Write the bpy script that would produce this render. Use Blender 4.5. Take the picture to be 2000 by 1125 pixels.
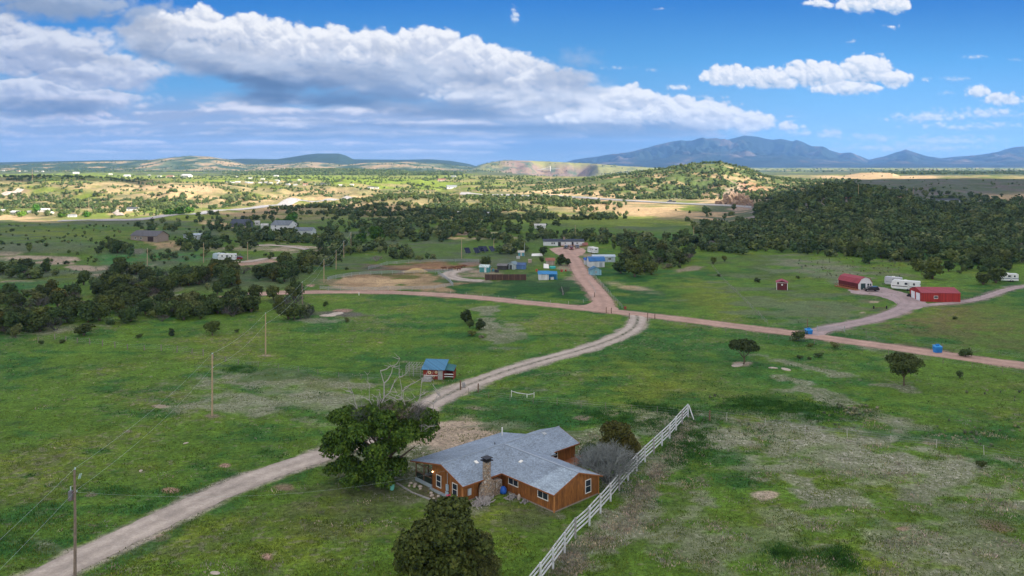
import bpy, bmesh, math, random
import numpy as np
from mathutils import Vector, Matrix
from mathutils.bvhtree import BVHTree
from math import pi, sin, cos, radians, sqrt
import time as _time
_T0 = _time.time()
def tick(n): print('TICK', n, round(_time.time()-_T0, 1), flush=True)
# ---------------------------------------------------------------- camera, light, exposure
for o in list(bpy.data.objects): bpy.data.objects.remove(o)
SC = bpy.context.scene
COL = SC.collection
F = 1550.0; HZ = 322.0; CZ = 42.0         # focal length in px of a 2000 px frame, horizon row, camera height in m
cam = bpy.data.cameras.new('camera'); camo = bpy.data.objects.new('camera', cam); COL.objects.link(camo)
cam.sensor_width = 36; cam.lens = 36*F/2000; cam.shift_y = -(562.5-HZ)/2000
cam.clip_start = 1; cam.clip_end = 60000
camo.location = (0, 0, CZ); camo.rotation_euler = (pi/2, 0, 0)
SC.camera = camo
SC.render.resolution_x = 1024; SC.render.resolution_y = 576
SC.view_settings.view_transform = 'Standard'; SC.view_settings.look = 'None'
EXPO = 1.52
SC.view_settings.exposure = EXPO; SC.view_settings.gamma = 1
SUN_EL = radians(27); SUN_AZ = radians(-24)           # azimuth from +X towards +Y
SUND = Vector((cos(SUN_EL)*cos(SUN_AZ), cos(SUN_EL)*sin(SUN_AZ), sin(SUN_EL)))
wd = bpy.data.worlds.new('World'); SC.world = wd; wd.use_nodes = True
wn = wd.node_tree.nodes; bgn = wn['Background']
st_ = wn.new('ShaderNodeTexSky'); st_.sky_type = 'NISHITA'; st_.sun_disc = False
st_.sun_elevation = SUN_EL; st_.sun_rotation = pi/2-SUN_AZ
st_.altitude = 1800
# broken cloud over the rest of the sky, added to whiten and brighten the ambient light
wc = wn.new('ShaderNodeTexCoord'); wns = wn.new('ShaderNodeTexNoise'); wns.inputs['Scale'].default_value = 2.4; wns.inputs['Detail'].default_value = 6
wr_ = wn.new('ShaderNodeValToRGB'); wr_.color_ramp.elements[0].position = .36; wr_.color_ramp.elements[1].position = .56
wm_ = wn.new('ShaderNodeMix'); wm_.data_type = 'RGBA'; wm_.inputs[7].default_value = (3.5, 3.2, 2.85, 1)
wd.node_tree.links.new(wc.outputs['Generated'], wns.inputs['Vector']); wd.node_tree.links.new(wns.outputs['Fac'], wr_.inputs[0])
wd.node_tree.links.new(wr_.outputs[0], wm_.inputs[0]); wd.node_tree.links.new(st_.outputs[0], wm_.inputs[6]); wd.node_tree.links.new(wm_.outputs[2], bgn.inputs[0])
bgn.inputs[1].default_value = 0.15
sl = bpy.data.lights.new('sun', 'SUN'); sl.energy = 4.4; sl.angle = radians(.5); sl.color = (1, .91, .77)
so = bpy.data.objects.new('sun', sl); COL.objects.link(so); so.location = SUND*300
so.rotation_euler = SUND.to_track_quat('Z', 'Y').to_euler()
try:
    SC.cycles.volume_bounces = 0; SC.cycles.max_bounces = 6; SC.cycles.diffuse_bounces = 3
    SC.cycles.transparent_max_bounces = 12
except Exception: pass
# ---------------------------------------------------------------- helpers
def tag(o, label=None, cat=None, group=None, kind=None):
    if label: o['label'] = label
    if cat: o['category'] = cat
    if group: o['group'] = group
    if kind: o['kind'] = kind
    return o
def empty(name, loc, rz=0, label=None, cat=None, group=None):
    o = bpy.data.objects.new(name, None); COL.objects.link(o); o.location = loc; o.rotation_euler = (0, 0, rz)
    o.empty_display_size = .3
    return tag(o, label, cat, group)
def linkmesh(name, me, parent=None, loc=None):
    o = bpy.data.objects.new(name, me); COL.objects.link(o)
    if parent: o.parent = parent
    if loc: o.location = loc
    return o
KIDS = {}
def copy_thing(o, loc, rz=None, label=None, scale=None, group=None):
    c = o.copy(); COL.objects.link(c); c.location = loc
    if rz is not None: c.rotation_euler = (0, 0, rz)
    if scale is not None: c.scale = scale if hasattr(scale, '__len__') else (scale,)*3
    if label: c['label'] = label
    if group: c['group'] = group
    for ch in o.children:
        d = ch.copy(); COL.objects.link(d); d.parent = c
        for g in ch.children:
            e = g.copy(); COL.objects.link(e); e.parent = d
    return c
class MB:
    def __init__(s): s.v = []; s.f = []; s.m = []; s.sm = []
    def add(s, vs, fs, mi=0, smooth=False):
        b = len(s.v); s.v += [tuple(p) for p in vs]
        for f in fs: s.f.append(tuple(b+i for i in f)); s.m.append(mi); s.sm.append(smooth)
        return s
    def hexa(s, p, mi=0):               # 8 points: bottom 4 ccw, top 4 ccw
        return s.add(p, [(3, 2, 1, 0), (4, 5, 6, 7), (0, 1, 5, 4), (1, 2, 6, 5), (2, 3, 7, 6), (3, 0, 4, 7)], mi)
    def box(s, c, d, rz=0, mi=0, M=None):
        x, y, z = d[0]/2, d[1]/2, d[2]/2
        ps = [Vector((a, b, e)) for e in (-z, z) for a, b in ((-x, -y), (x, -y), (x, y), (-x, y))]
        R = M if M is not None else Matrix.Rotation(rz, 3, 'Z')
        return s.hexa([R @ p+Vector(c) for p in ps], mi)
    def b(s, x0, x1, y0, y1, z0, z1, mi=0): return s.box(((x0+x1)/2, (y0+y1)/2, (z0+z1)/2), (x1-x0, y1-y0, z1-z0), 0, mi)
    def beam(s, a, b, w, h=None, mi=0):
        a = Vector(a); b = Vector(b); d = b-a; h = h or w
        q = d.to_track_quat('Z', 'Y').to_matrix()
        return s.box((a+b)/2, (w, h, d.length), 0, mi, q)
    def tube(s, pts, rad, n=8, mi=0, cap=True):
        pts = [Vector(p) for p in pts]
        if not hasattr(rad, '__len__'): rad = [rad]*len(pts)
        rings = []
        prev = None
        for i, p in enumerate(pts):
            d = (pts[min(i+1, len(pts)-1)]-pts[max(i-1, 0)])
            if d.length < 1e-9: d = Vector((0, 0, 1))
            d.normalize()
            u = d.cross(Vector((0, 0, 1)) if abs(d.z) < .9 else Vector((1, 0, 0))) if prev is None else prev-d*prev.dot(d)
            u.normalize(); prev = u
            w = d.cross(u)
            rings.append([p+(u*cos(2*pi*k/n)+w*sin(2*pi*k/n))*rad[i] for k in range(n)])
        vs = [p for r in rings for p in r]; fs = []
        for i in range(len(pts)-1):
            for k in range(n):
                k2 = (k+1) % n; fs.append((i*n+k, i*n+k2, (i+1)*n+k2, (i+1)*n+k))
        s.add(vs, fs, mi, True)
        if cap:
            s.add(rings[0], [tuple(range(n))[::-1]], mi); s.add(rings[-1], [tuple(range(n))], mi)
        return s
    def slab(s, a, b, c, d, t, mi=0):    # sloped slab of thickness t below quad a b c d
        nrm = (Vector(b)-Vector(a)).cross(Vector(d)-Vector(a)).normalized()
        if nrm.z < 0: a, b, c, d = d, c, b, a; nrm = -nrm
        top = [Vector(q) for q in (a, b, c, d)]; bot = [q-nrm*t for q in top]
        return s.hexa(bot+top, mi)
    def poly(s, bot, top, mi=0):         # closed prism from two matching rings
        n = len(bot)
        return s.add(list(bot)+list(top), [tuple(range(n))[::-1], tuple(range(n, 2*n))]+[(i, (i+1) % n, n+(i+1) % n, n+i) for i in range(n)], mi)
    def mesh(s, name, mats):
        me = bpy.data.meshes.new(name); me.from_pydata(s.v, [], s.f)
        for m in (mats if isinstance(mats, (list, tuple)) else [mats]): me.materials.append(m)
        me.polygons.foreach_set('material_index', s.m); me.polygons.foreach_set('use_smooth', s.sm); me.update()
        return me
    def build(s, name, mats, parent=None, loc=None): return linkmesh(name, s.mesh(name, mats), parent, loc)
def npmesh(name, V, Fq, mat, smooth=False, cols=None, attrs=None):
    me = bpy.data.meshes.new(name); nv = len(V); nf, k = Fq.shape
    me.vertices.add(nv); me.vertices.foreach_set('co', np.ascontiguousarray(V, np.float32).ravel())
    me.loops.add(nf*k); me.loops.foreach_set('vertex_index', np.ascontiguousarray(Fq, np.int32).ravel())
    me.polygons.add(nf); me.polygons.foreach_set('loop_start', np.arange(0, nf*k, k, dtype=np.int32))
    me.polygons.foreach_set('use_smooth', np.full(nf, smooth))
    for nm, c in (cols or {}).items():
        a = me.attributes.new(nm, 'FLOAT_COLOR', 'POINT')
        a.data.foreach_set('color', np.concatenate([c, np.ones((nv, 1))], 1).astype(np.float32).ravel())
    for nm, c in (attrs or {}).items():
        a = me.attributes.new(nm, 'FLOAT', 'POINT'); a.data.foreach_set('value', c.astype(np.float32).ravel())
    me.materials.append(mat); me.update(calc_edges=True); me.validate()
    return me
# ---------------------------------------------------------------- materials
class NT:
    def __init__(s, name):
        s.m = bpy.data.materials.new(name); s.m.use_nodes = True; s.t = s.m.node_tree; s.n = s.t.nodes; s.l = s.t.links
        s.p = s.n['Principled BSDF']; s.p.inputs['Specular IOR Level'].default_value = .3
    def node(s, ty, **kw):
        n = s.n.new(ty)
        for k, v in kw.items(): setattr(n, k, v)
        return n
    def lk(s, a, b): s.l.new(a, b)
    def coord(s, out='Object', sc=(1, 1, 1), rot=0):
        c = s.node('ShaderNodeTexCoord'); mp = s.node('ShaderNodeMapping'); mp.inputs['Scale'].default_value = sc
        mp.inputs['Rotation'].default_value = (0, 0, rot)
        s.lk(c.outputs[out], mp.inputs[0]); return mp.outputs[0]
    def noise(s, vec, scale, det=4, rough=.55, dist=0):
        n = s.node('ShaderNodeTexNoise'); n.inputs['Scale'].default_value = scale; n.inputs['Detail'].default_value = det
        n.inputs['Roughness'].default_value = rough; n.inputs['Distortion'].default_value = dist
        s.lk(vec, n.inputs['Vector']); return n.outputs['Fac']
    def ramp(s, fac, stops, interp='LINEAR'):
        r = s.node('ShaderNodeValToRGB'); e = r.color_ramp.elements; r.color_ramp.interpolation = interp
        while len(e) < len(stops): e.new(.5)
        for i, (p, c) in enumerate(stops):
            e[i].position = p; e[i].color = (c[0], c[1], c[2], 1) if hasattr(c, '__len__') else (c, c, c, 1)
        s.lk(fac, r.inputs[0]); return r.outputs[0]
    def mix(s, fac, a, b, mode='MIX'):
        n = s.node('ShaderNodeMix', data_type='RGBA', blend_type=mode)
        for sock, val in ((n.inputs[0], fac), (n.inputs[6], a), (n.inputs[7], b)):
            if hasattr(val, 'links'): s.lk(val, sock)
            elif hasattr(val, '__len__'): sock.default_value = (val[0], val[1], val[2], 1)
            else: sock.default_value = val if sock == n.inputs[0] else (val, val, val, 1)
        return n.outputs[2]
    def math(s, op, a, b=0, clamp=False):
        n = s.node('ShaderNodeMath', operation=op, use_clamp=clamp)
        for sock, val in ((n.inputs[0], a), (n.inputs[1], b)):
            if hasattr(val, 'links'): s.lk(val, sock)
            else: sock.default_value = val
        return n.outputs[0]
    def bump(s, h, st=.4, dist=.05):
        b = s.node('ShaderNodeBump'); b.inputs['Strength'].default_value = st; b.inputs['Distance'].default_value = dist
        s.lk(h, b.inputs['Height']); s.lk(b.outputs[0], s.p.inputs['Normal'])
    def base(s, c):
        if hasattr(c, 'links'): s.lk(c, s.p.inputs['Base Color'])
        else: s.p.inputs['Base Color'].default_value = (c[0], c[1], c[2], 1)
    def rough(s, r): s.p.inputs['Roughness'].default_value = r
def simple(name, c, rough=.7, var=.25, sc=3, metal=0, bump=0, stain=None):
    t = NT(name); v = t.coord()
    n = t.noise(v, sc, 5, .6)
    c2 = t.ramp(n, [(.25, [k*(1-var) for k in c]), (.75, [min(1, k*(1+var)) for k in c])])
    if stain:
        n2 = t.noise(v, sc*.35, 6, .7); c2 = t.mix(t.ramp(n2, [(.5, 0), (.68, 1)]), c2, stain)
    t.base(c2); t.rough(rough); t.p.inputs['Metallic'].default_value = metal
    if bump: t.bump(t.noise(v, sc*6, 4), bump, .02)
    return t.m
# ---------------------------------------------------------------- numpy noise
_rs = np.random.RandomState(7); _ang = _rs.rand(1024*1024)*2*pi
_gx = np.cos(_ang).astype(np.float32)*1.5; _gy = np.sin(_ang).astype(np.float32)*1.5
def vn(x, y, s=0):                      # gradient noise about -1..1
    x = np.asarray(x, float); y = np.asarray(y, float)
    fx = np.floor(x); fy = np.floor(y); tx = (x-fx).astype(np.float32); ty = (y-fy).astype(np.float32)
    ix = fx.astype(np.int64)+s*137+5000; iy = fy.astype(np.int64)+s*71+5000
    sx = tx*tx*tx*(tx*(tx*6-15)+10); sy = ty*ty*ty*(ty*(ty*6-15)+10)
    x0 = ix & 1023; x1 = (ix+1) & 1023; y0 = (iy & 1023)*1024; y1 = ((iy+1) & 1023)*1024
    def g(a, b, dx, dy): i = a+b; return _gx[i]*dx+_gy[i]*dy
    p = g(x0, y0, tx, ty); q = g(x1, y0, tx-1, ty); p = p+(q-p)*sx
    r = g(x0, y1, tx, ty-1); q = g(x1, y1, tx-1, ty-1); r = r+(q-r)*sx
    return p+(r-p)*sy
def fbm(x, y, o=4, s=0, g=.5, l=2.03):
    r = 0; a = 1.; t = 0
    for i in range(o):
        r = r + a*vn(x, y, s+i*17); t += a
        x = x*l+13.7; y = y*l+7.1; a *= g
    return r/t
def bil(x, y, o=4, s=0, g=.5):          # billows: rounded bumps with creases
    r = 0; a = 1.; t = 0
    for i in range(o):
        r = r + a*(1-2*np.abs(vn(x, y, s+i*31))); t += a
        x = x*2.1+3.7; y = y*2.1+9.1; a *= g
    return -r/t
def ss(a, b, x):
    t = np.clip((x-a)/(b-a), 0, 1); return t*t*(3-2*t)
def prof(pts, x):
    p = np.array(pts, float); return np.interp(x, p[:, 0], p[:, 1])
# ---------------------------------------------------------------- the sky as seen towards the north: colours of a real cloudy sky by direction
def sky_colours(x, y):
    X = np.repeat(x[None, :], len(y), 0); Y = np.repeat(y[:, None], len(x), 1)
    def srgb(c): return np.array([((v/255+.055)/1.055)**2.4 for v in c])
    t = np.clip(Y/330, -.6, 1)
    st = [(-.6, (18, 88, 180)), (0, (42, 126, 210)), (.35, (84, 160, 222)), (.65, (118, 178, 225)), (.88, (146, 190, 224)), (1, (156, 194, 222))]
    C = np.stack([np.interp(t, [a for a, b in st], [srgb(b)[k] for a, b in st]) for k in range(3)], -1)
    C *= (1+.22*ss(1000, 1700, X)*ss(0, 200, Y))[..., None]*1.0
    wx = 14*fbm(X/60, Y/60, 3, 5); wy = 14*fbm(X/60, Y/60, 3, 9)
    A = np.zeros(X.shape)
    def comp(al, col):
        nonlocal C, A
        A = 1-(1-A)*(1-al)
        C = C*(1-al[..., None]) + col*al[..., None]
    def cloud(ell, ns, amp, soft, top, mid, base, seed, flat=1.0, opac=1.0, dk=.55, relief=1.0, bot=1.0):
        f = np.full(X.shape, -9e9); hp = np.zeros(X.shape)
        fx = X+wx*.6*amp/20; fy = Y+wy*.6*amp/20
        for (cx, cy, rx, ry) in ell:
            dx = (fx-cx)/rx; dy = (fy-cy)/ry
            dyy = np.where(dy > 0, dy*1.25, dy)
            v = (1-np.sqrt(dx*dx+dyy*dyy))*min(rx, ry)
            better = v > f
            hp = np.where(better, dy, hp); f = np.maximum(f, v)
        n1 = bil(X/ns, Y/(ns*flat), 5, seed, .48)
        ns_ = bil(X/ns, Y/(ns*flat), 3, seed, .42)
        n2 = fbm(X/(ns*.45), Y/(ns*.45*flat), 4, seed+50, .5)
        e = f + amp*(n1*.8+n2*.5) + amp*.42
        sf = soft*(1+1.6*np.clip(hp, 0, 1)*bot)
        al = ss(0, 1, np.clip(e/sf, 0, 1))*opac
        # depth towards the light (upper right): how much cloud lies that way
        def sh(a, i, j): return np.roll(np.roll(a, i, 0), -j, 1)
        D = np.clip(e/(amp*2.6), 0, 1.6)
        occ = (np.clip(sh(D, 3, 2), 0, 2)*.5+np.clip(sh(D, 8, 5), 0, 2)*.5)
        rel = (ns_-sh(ns_, 2, 1))*2.2 + (ns_-sh(ns_, 6, 3))*1.1 + (n1-sh(n1, 2, 1))*.5
        b = 1.0 - dk*occ*.42 - .62*np.clip(hp*.75+.30, 0, 1.25)+rel*.17*relief+.22*n2+.05*n1
        b = np.clip(b, 0, 1.12)
        T, M, B = srgb(top), srgb(mid), srgb(base)
        b3 = b[..., None]
        col = np.where(b3 > .5, M+(T-M)*ss(0, 1, (b3-.5)*2)*np.where(b3 > 1, b3, 1), B+(M-B)*ss(0, 1, b3*2))
        comp(al, col)
    W, LG, BG = (250, 250, 252), (190, 200, 216), (120, 148, 182)
    # haze and streaked far banks above the horizon
    n = fbm(X/230, Y/26, 5, 71, .55)
    lf = ss(1650, 1050, X)
    band = ss(-.25, .3, n+.55*lf-.05)*ss(165, 235, Y)*(1-.3*ss(300, 322, Y))*lf
    comp(band*.95, srgb((150, 170, 204)))
    n = fbm(X/150, Y/15, 5, 77, .55)
    comp(ss(.05, .4, n)*ss(190, 240, Y)*lf*.85*(1-ss(312, 322, Y)), srgb((202, 206, 224)))
    # blue rain haze under the long bank
    comp(.5*ss(860, 1000, X)*ss(1620, 1130, X)*ss(250, 285, Y), srgb((92, 140, 184)))
    # left masses
    cloud([(120, 10, 190, 48), (290, 34, 120, 36), (20, -20, 160, 60)], 70, 24, 22, (176, 190, 212), (150, 170, 200), (112, 140, 180), 201, .8, .96, .5, .7)
    cloud([(60, 110, 210, 70), (180, 150, 180, 60), (60, 190, 260, 56), (10, 60, 60, 40)], 85, 24, 20, (226, 230, 240), (178, 188, 212), (118, 142, 182), 211, .62, .97, .6, 1.1)
    cloud([(140, 205, 190, 32), (20, 240, 160, 24)], 60, 18, 20, (224, 226, 238), (180, 190, 214), (112, 138, 178), 217, .5, .9, .6, .9)
    cloud([(150, 232, 110, 20), (60, 262, 170, 17), (240, 262, 80, 14)], 44, 14, 14, (234, 228, 236), (182, 190, 214), (130, 154, 190), 223, .5, .85, .6, .9)
    # the long bank: dark underside first, then the pale body, then bright towers
    cloud([(340, 100, 110, 46), (450, 130, 150, 48), (600, 158, 190, 44), (800, 172, 240, 44), (1040, 196, 230, 46)], 120, 18, 26, (180, 194, 216), (136, 158, 192), (84, 118, 162), 231, .45, .98, .6, .5)
    cloud([(300, 75, 90, 52), (420, 100, 150, 58), (560, 118, 200, 62), (760, 128, 210, 66), (930, 150, 170, 62), (1080, 190, 150, 56)], 95, 24, 20, (232, 236, 244), (190, 200, 218), (120, 146, 184), 241, .6, .97, .62, .9)
    cloud([(380, 58, 100, 46), (470, 72, 110, 50), (560, 88, 110, 46), (655, 82, 60, 40), (720, 100, 80, 44), (835, 88, 75, 44), (900, 112, 90, 42), (985, 130, 80, 38), (1060, 160, 90, 36)], 52, 19, 10, W, (208, 214, 228), (150, 170, 200), 251, .85, 1, .55, 1.25)
    cloud([(520, 200, 210, 22), (720, 222, 260, 26), (960, 240, 300, 30), (1180, 246, 260, 30)], 120, 15, 22, (202, 210, 226), (152, 172, 202), (92, 126, 170), 261, .3, .93, .5, .5)
    cloud([(450, 214, 70, 19), (600, 236, 150, 16), (820, 262, 170, 14), (540, 252, 120, 12)], 60, 12, 12, (232, 230, 238), (180, 190, 212), (120, 148, 186), 266, .45, .85, .5, .8)
    cloud([(930, 190, 120, 34), (1060, 215, 170, 34), (1200, 222, 170, 40)], 70, 17, 18, (238, 240, 246), (190, 200, 218), (128, 154, 190), 271, .5, .96, .5, .9)
    cloud([(1225, 200, 62, 40), (1300, 222, 90, 38), (1375, 232, 90, 42), (1455, 240, 75, 28), (1540, 249, 40, 16), (1180, 235, 110, 36)], 46, 15, 9, W, (212, 218, 230), (140, 166, 198), 281, .75, 1, .5, 1.2)
    cloud([(1120, 262, 260, 14), (1350, 266, 200, 11)], 90, 9, 14, (206, 212, 226), (160, 180, 206), (110, 144, 184), 291, .3, .9, .5, .5)
    cloud([(790, 298, 60, 7), (900, 278, 140, 8), (560, 284, 160, 8), (300, 288, 150, 8), (100, 296, 110, 7)], 46, 7, 8, (226, 222, 232), (180, 192, 214), (150, 172, 202), 296, .4, .75, .5, .6)
    comp(.55*ss(212, 250, Y)*ss(1080, 860, X)*(.7+.5*fbm(X/240, Y/30, 3, 420)), srgb((178, 190, 214)))
    for k, (yy, hh, x0, x1, c1, c2) in enumerate([(222, 13, 250, 900, (240, 238, 244), (164, 178, 206)), (246, 11, 0, 1000, (232, 232, 240), (156, 174, 206)), (266, 9, 180, 1120, (230, 230, 240), (160, 178, 208)), (284, 8, 0, 1000, (236, 232, 240), (172, 188, 214)), (299, 6, 60, 940, (230, 228, 238), (176, 192, 216)), (310, 4, 0, 900, (196, 204, 222), (160, 184, 212))]):
        q = fbm(X/130+k*9, (Y-yy)/40+X/900, 4, 430+k, .5); r = bil(X/48, Y/20, 4, 440+k)
        w = np.exp(-((Y-yy-10*vn(X/190, X*0, 450+k))/hh)**2)*ss(x0-60, x0+60, X)*ss(x1+90, x1-60, X); al = ss(.28, .62, w*.85+q*.55+r*.10)*ss(.05, .4, w)
        tt = ss(-.5, .6, (yy-Y)/hh+q+r*.5)[..., None]; comp(al*.95, srgb(c2)*(1-tt)+srgb(c1)*tt)
    # separate cumulus
    cloud([(1430, 150, 65, 26), (1500, 156, 90, 27), (1590, 148, 80, 32), (1690, 140, 62, 38), (1745, 156, 42, 22), (1650, 172, 80, 20), (1330, 172, 24, 8)], 30, 11, 6, W, (216, 224, 236), (158, 184, 214), 301, .9, 1, .5, 1.3)
    cloud([(1600, 8, 32, 14), (1680, 8, 50, 26), (1748, 10, 36, 26), (1740, 52, 15, 5)], 26, 10, 6, W, (210, 222, 238), (150, 184, 220), 311, .9, .98, .5, 1.2)
    cloud([(1910, 180, 30, 17), (1960, 196, 50, 15)], 24, 9, 7, W, (214, 224, 236), (160, 188, 218), 321, .9, .95, .5, 1.2)
    cloud([(1815, 232, 100, 17), (1930, 222, 90, 16), (1760, 228, 30, 10), (1900, 248, 130, 12)], 26, 15, 16, (244, 246, 250), (214, 222, 234), (176, 200, 224), 331, .6, .78, .4, 1.0)
    cloud([(1622, 264, 34, 16), (1700, 272, 80, 12), (1850, 276, 130, 14), (1780, 290, 190, 13), (1560, 262, 40, 9)], 30, 11, 14, (240, 240, 246), (206, 216, 232), (170, 196, 222), 341, .5, .75, .4, .9)
    for k, q in enumerate([(1205, 133, 34, 5), (1275, 136, 14, 5), (1285, 17, 20, 4), (1866, 155, 28, 7), (1905, 112, 34, 6), (1985, 117, 22, 5), (1850, 182, 16, 6), (1808, 158, 14, 7), (1005, 34, 10, 24), (1665, 80, 14, 5), (1320, 172, 20, 8), (1550, 228, 24, 4)]):
        cloud([q], 16, 6, 9, (236, 242, 250), (206, 222, 240), (160, 190, 224), 351+k*3, .7, .8, .3, .8)
    cloud([(1130, 120, 60, 34), (1160, 160, 70, 22)], 34, 15, 40, (178, 196, 220), (158, 182, 212), (140, 168, 206), 391, .8, .55, .3, .5)
    sn = fbm(X/110, Y/34, 4, 401, .5)  # cloud undersides: soft blobs of shade painted into the sky colour
    for (cx, cy, rx, ry, rot, a, c) in [(560, 178, 210, 34, 6, .85, (96, 126, 168)), (400, 132, 130, 26, 18, .55, (130, 152, 188)), (700, 150, 150, 30, 6, .45, (140, 160, 194)), (800, 205, 260, 24, 5, .6, (124, 150, 188)), (930, 160, 120, 24, 10, .4, (150, 168, 200)), (80, 205, 170, 18, 0, .65, (118, 144, 184)), (150, 150, 70, 14, 10, .5, (140, 158, 194)), (120, 28, 190, 34, 6, .55, (146, 166, 198)), (290, 60, 80, 30, 0, .45, (160, 176, 204)), (1180, 255, 330, 18, 0, .6, (120, 150, 188)), (1060, 200, 110, 18, 5, .35, (150, 170, 200)), (640, 262, 330, 12, 0, .45, (140, 164, 198)), (480, 165, 130, 20, 14, .6, (92, 122, 166)), (620, 196, 120, 16, 4, .6, (84, 116, 160)), (900, 222, 200, 10, 3, .5, (120, 148, 188)), (760, 244, 220, 8, 2, .5, (124, 150, 190)), (30, 220, 130, 14, 0, .6, (108, 136, 180)), (160, 110, 90, 14, 8, .4, (150, 168, 200)), (760, 100, 60, 16, 10, .3, (176, 190, 212)), (480, 95, 80, 14, 12, .3, (180, 192, 214)), (1090, 150, 90, 40, 15, .5, (150, 172, 206))]:
        r = radians(rot); dx = (X-cx); dy = (Y-cy)
        d = np.sqrt(((dx*cos(r)+dy*sin(r))/rx)**2+((-dx*sin(r)+dy*cos(r))/ry)**2)
        comp(min(1, a*1.15)*ss(1.15, .25, d+sn*.75)*A, srgb([k*.90 for k in c]))
    h = ss(280, 324, Y)
    comp(.55*h, srgb((176, 200, 222)))
    return C
# ---------------------------------------------------------------- the lie of the land: height at any point
def crest(pts, px, yc):                  # height of a skyline seen px,py at distance yc
    return CZ-(prof(pts, px)-HZ)*yc/F
LAY = [  # name, skyline points, crest distance, front width, back width, gully size, gully depth
 ('mesa', [(-900, 318), (0, 317), (60, 316), (200, 313), (290, 312), (400, 312), (480, 310), (540, 311), (575, 306), (600, 302), (620, 300), (662, 300), (676, 304), (690, 311), (780, 312), (840, 311), (880, 314), (915, 320), (950, 330), (1000, 345), (3000, 345)], 6400, 1500, 1500, 420, 16),
 ('front hills', [(-900, 322), (0, 322), (120, 317), (200, 314), (290, 313), (330, 308), (370, 304.5), (410, 306), (445, 312), (480, 321), (540, 321), (600, 316), (645, 319), (680, 321), (730, 317), (800, 316), (860, 320), (900, 324), (1000, 333), (1080, 342), (3000, 345)], 4300, 1300, 900, 300, 14),
 ('gorge', [(-900, 345), (880, 345), (925, 327), (950, 319), (985, 313), (1050, 314), (1100, 316.5), (1150, 319), (1210, 324), (1300, 329), (1400, 337), (1480, 345), (3000, 345)], 4000, 700, 1500, 160, 22),
 ('foothills', [(-900, 345), (1250, 345), (1330, 333), (1440, 332), (1520, 337), (1600, 341), (1700, 340), (1850, 343), (2100, 343), (3000, 343)], 5200, 1500, 1200, 320, 12),
 ('wooded rise', [(-900, 352), (430, 350), (480, 343), (520, 337), (560, 332.5), (620, 331), (700, 333), (780, 335), (830, 342), (870, 352), (910, 360), (3000, 360)], 2300, 500, 600, 160, 6),
 ('wooded knoll', [(-900, 362), (1740, 360), (1775, 346), (1800, 338), (1840, 335), (1880, 340), (1920, 345), (2000, 347), (2200, 348), (3000, 352)], 2500, 500, 600, 150, 8),
 ('left wooded hill', [(-900, 347), (0, 346.5), (110, 345), (210, 348), (262, 357), (300, 372), (345, 395), (3000, 420)], 1180, 300, 180, 60, 7),
 ('bluff', [(-900, 420), (215, 400), (258, 372), (285, 361), (340, 357), (420, 359), (480, 366), (530, 378), (575, 398), (640, 410), (3000, 420)], 1060, 150, 200, 45, 6),
 ('centre ridge', [(-900, 440), (620, 420), (680, 398), (730, 388), (800, 384), (870, 385), (930, 389), (985, 400), (1040, 412), (3000, 440)], 840, 140, 120, 40, 4),
 ('lower ridge', [(-900, 470), (560, 460), (620, 440), (690, 428), (760, 424), (830, 421), (900, 428), (960, 440), (3000, 470)], 640, 100, 90, 40, 3),
 ('tan hill', [(-900, 370), (1590, 362), (1620, 353), (1650, 343), (1680, 338), (1710, 337), (1742, 338), (1762, 346), (1790, 360), (1830, 372), (3000, 380)], 1750, 330, 380, 120, 4),
 ('grey hill', [(-900, 400), (1640, 390), (1700, 372), (1750, 362), (1800, 356), (1840, 351), (1870, 355), (1900, 362), (1950, 369), (2000, 365), (2300, 360), (3000, 360)], 1200, 420, 300, 110, 3),
 ('middle hill', [(-900, 400), (960, 390), (1040, 374), (1100, 364), (1150, 352), (1200, 344), (1250, 337), (1300, 330), (1350, 322), (1380, 319.5), (1410, 319), (1432, 324), (1460, 331), (1490, 345), (1530, 352), (1580, 357), (1650, 360), (1720, 385), (3000, 400)], 1090, 250, 420, 90, 9),
]
HWY_A = [(120, 432), (230, 431), (320, 424), (450, 410.5), (560, 398.5), (640, 390), (682, 385)]
HWY_B = [(900, 378), (960, 381.5), (1050, 383), (1130, 386), (1200, 391), (1300, 397), (1400, 401.5), (1468, 405)]
PLAT = 17.0
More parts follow.
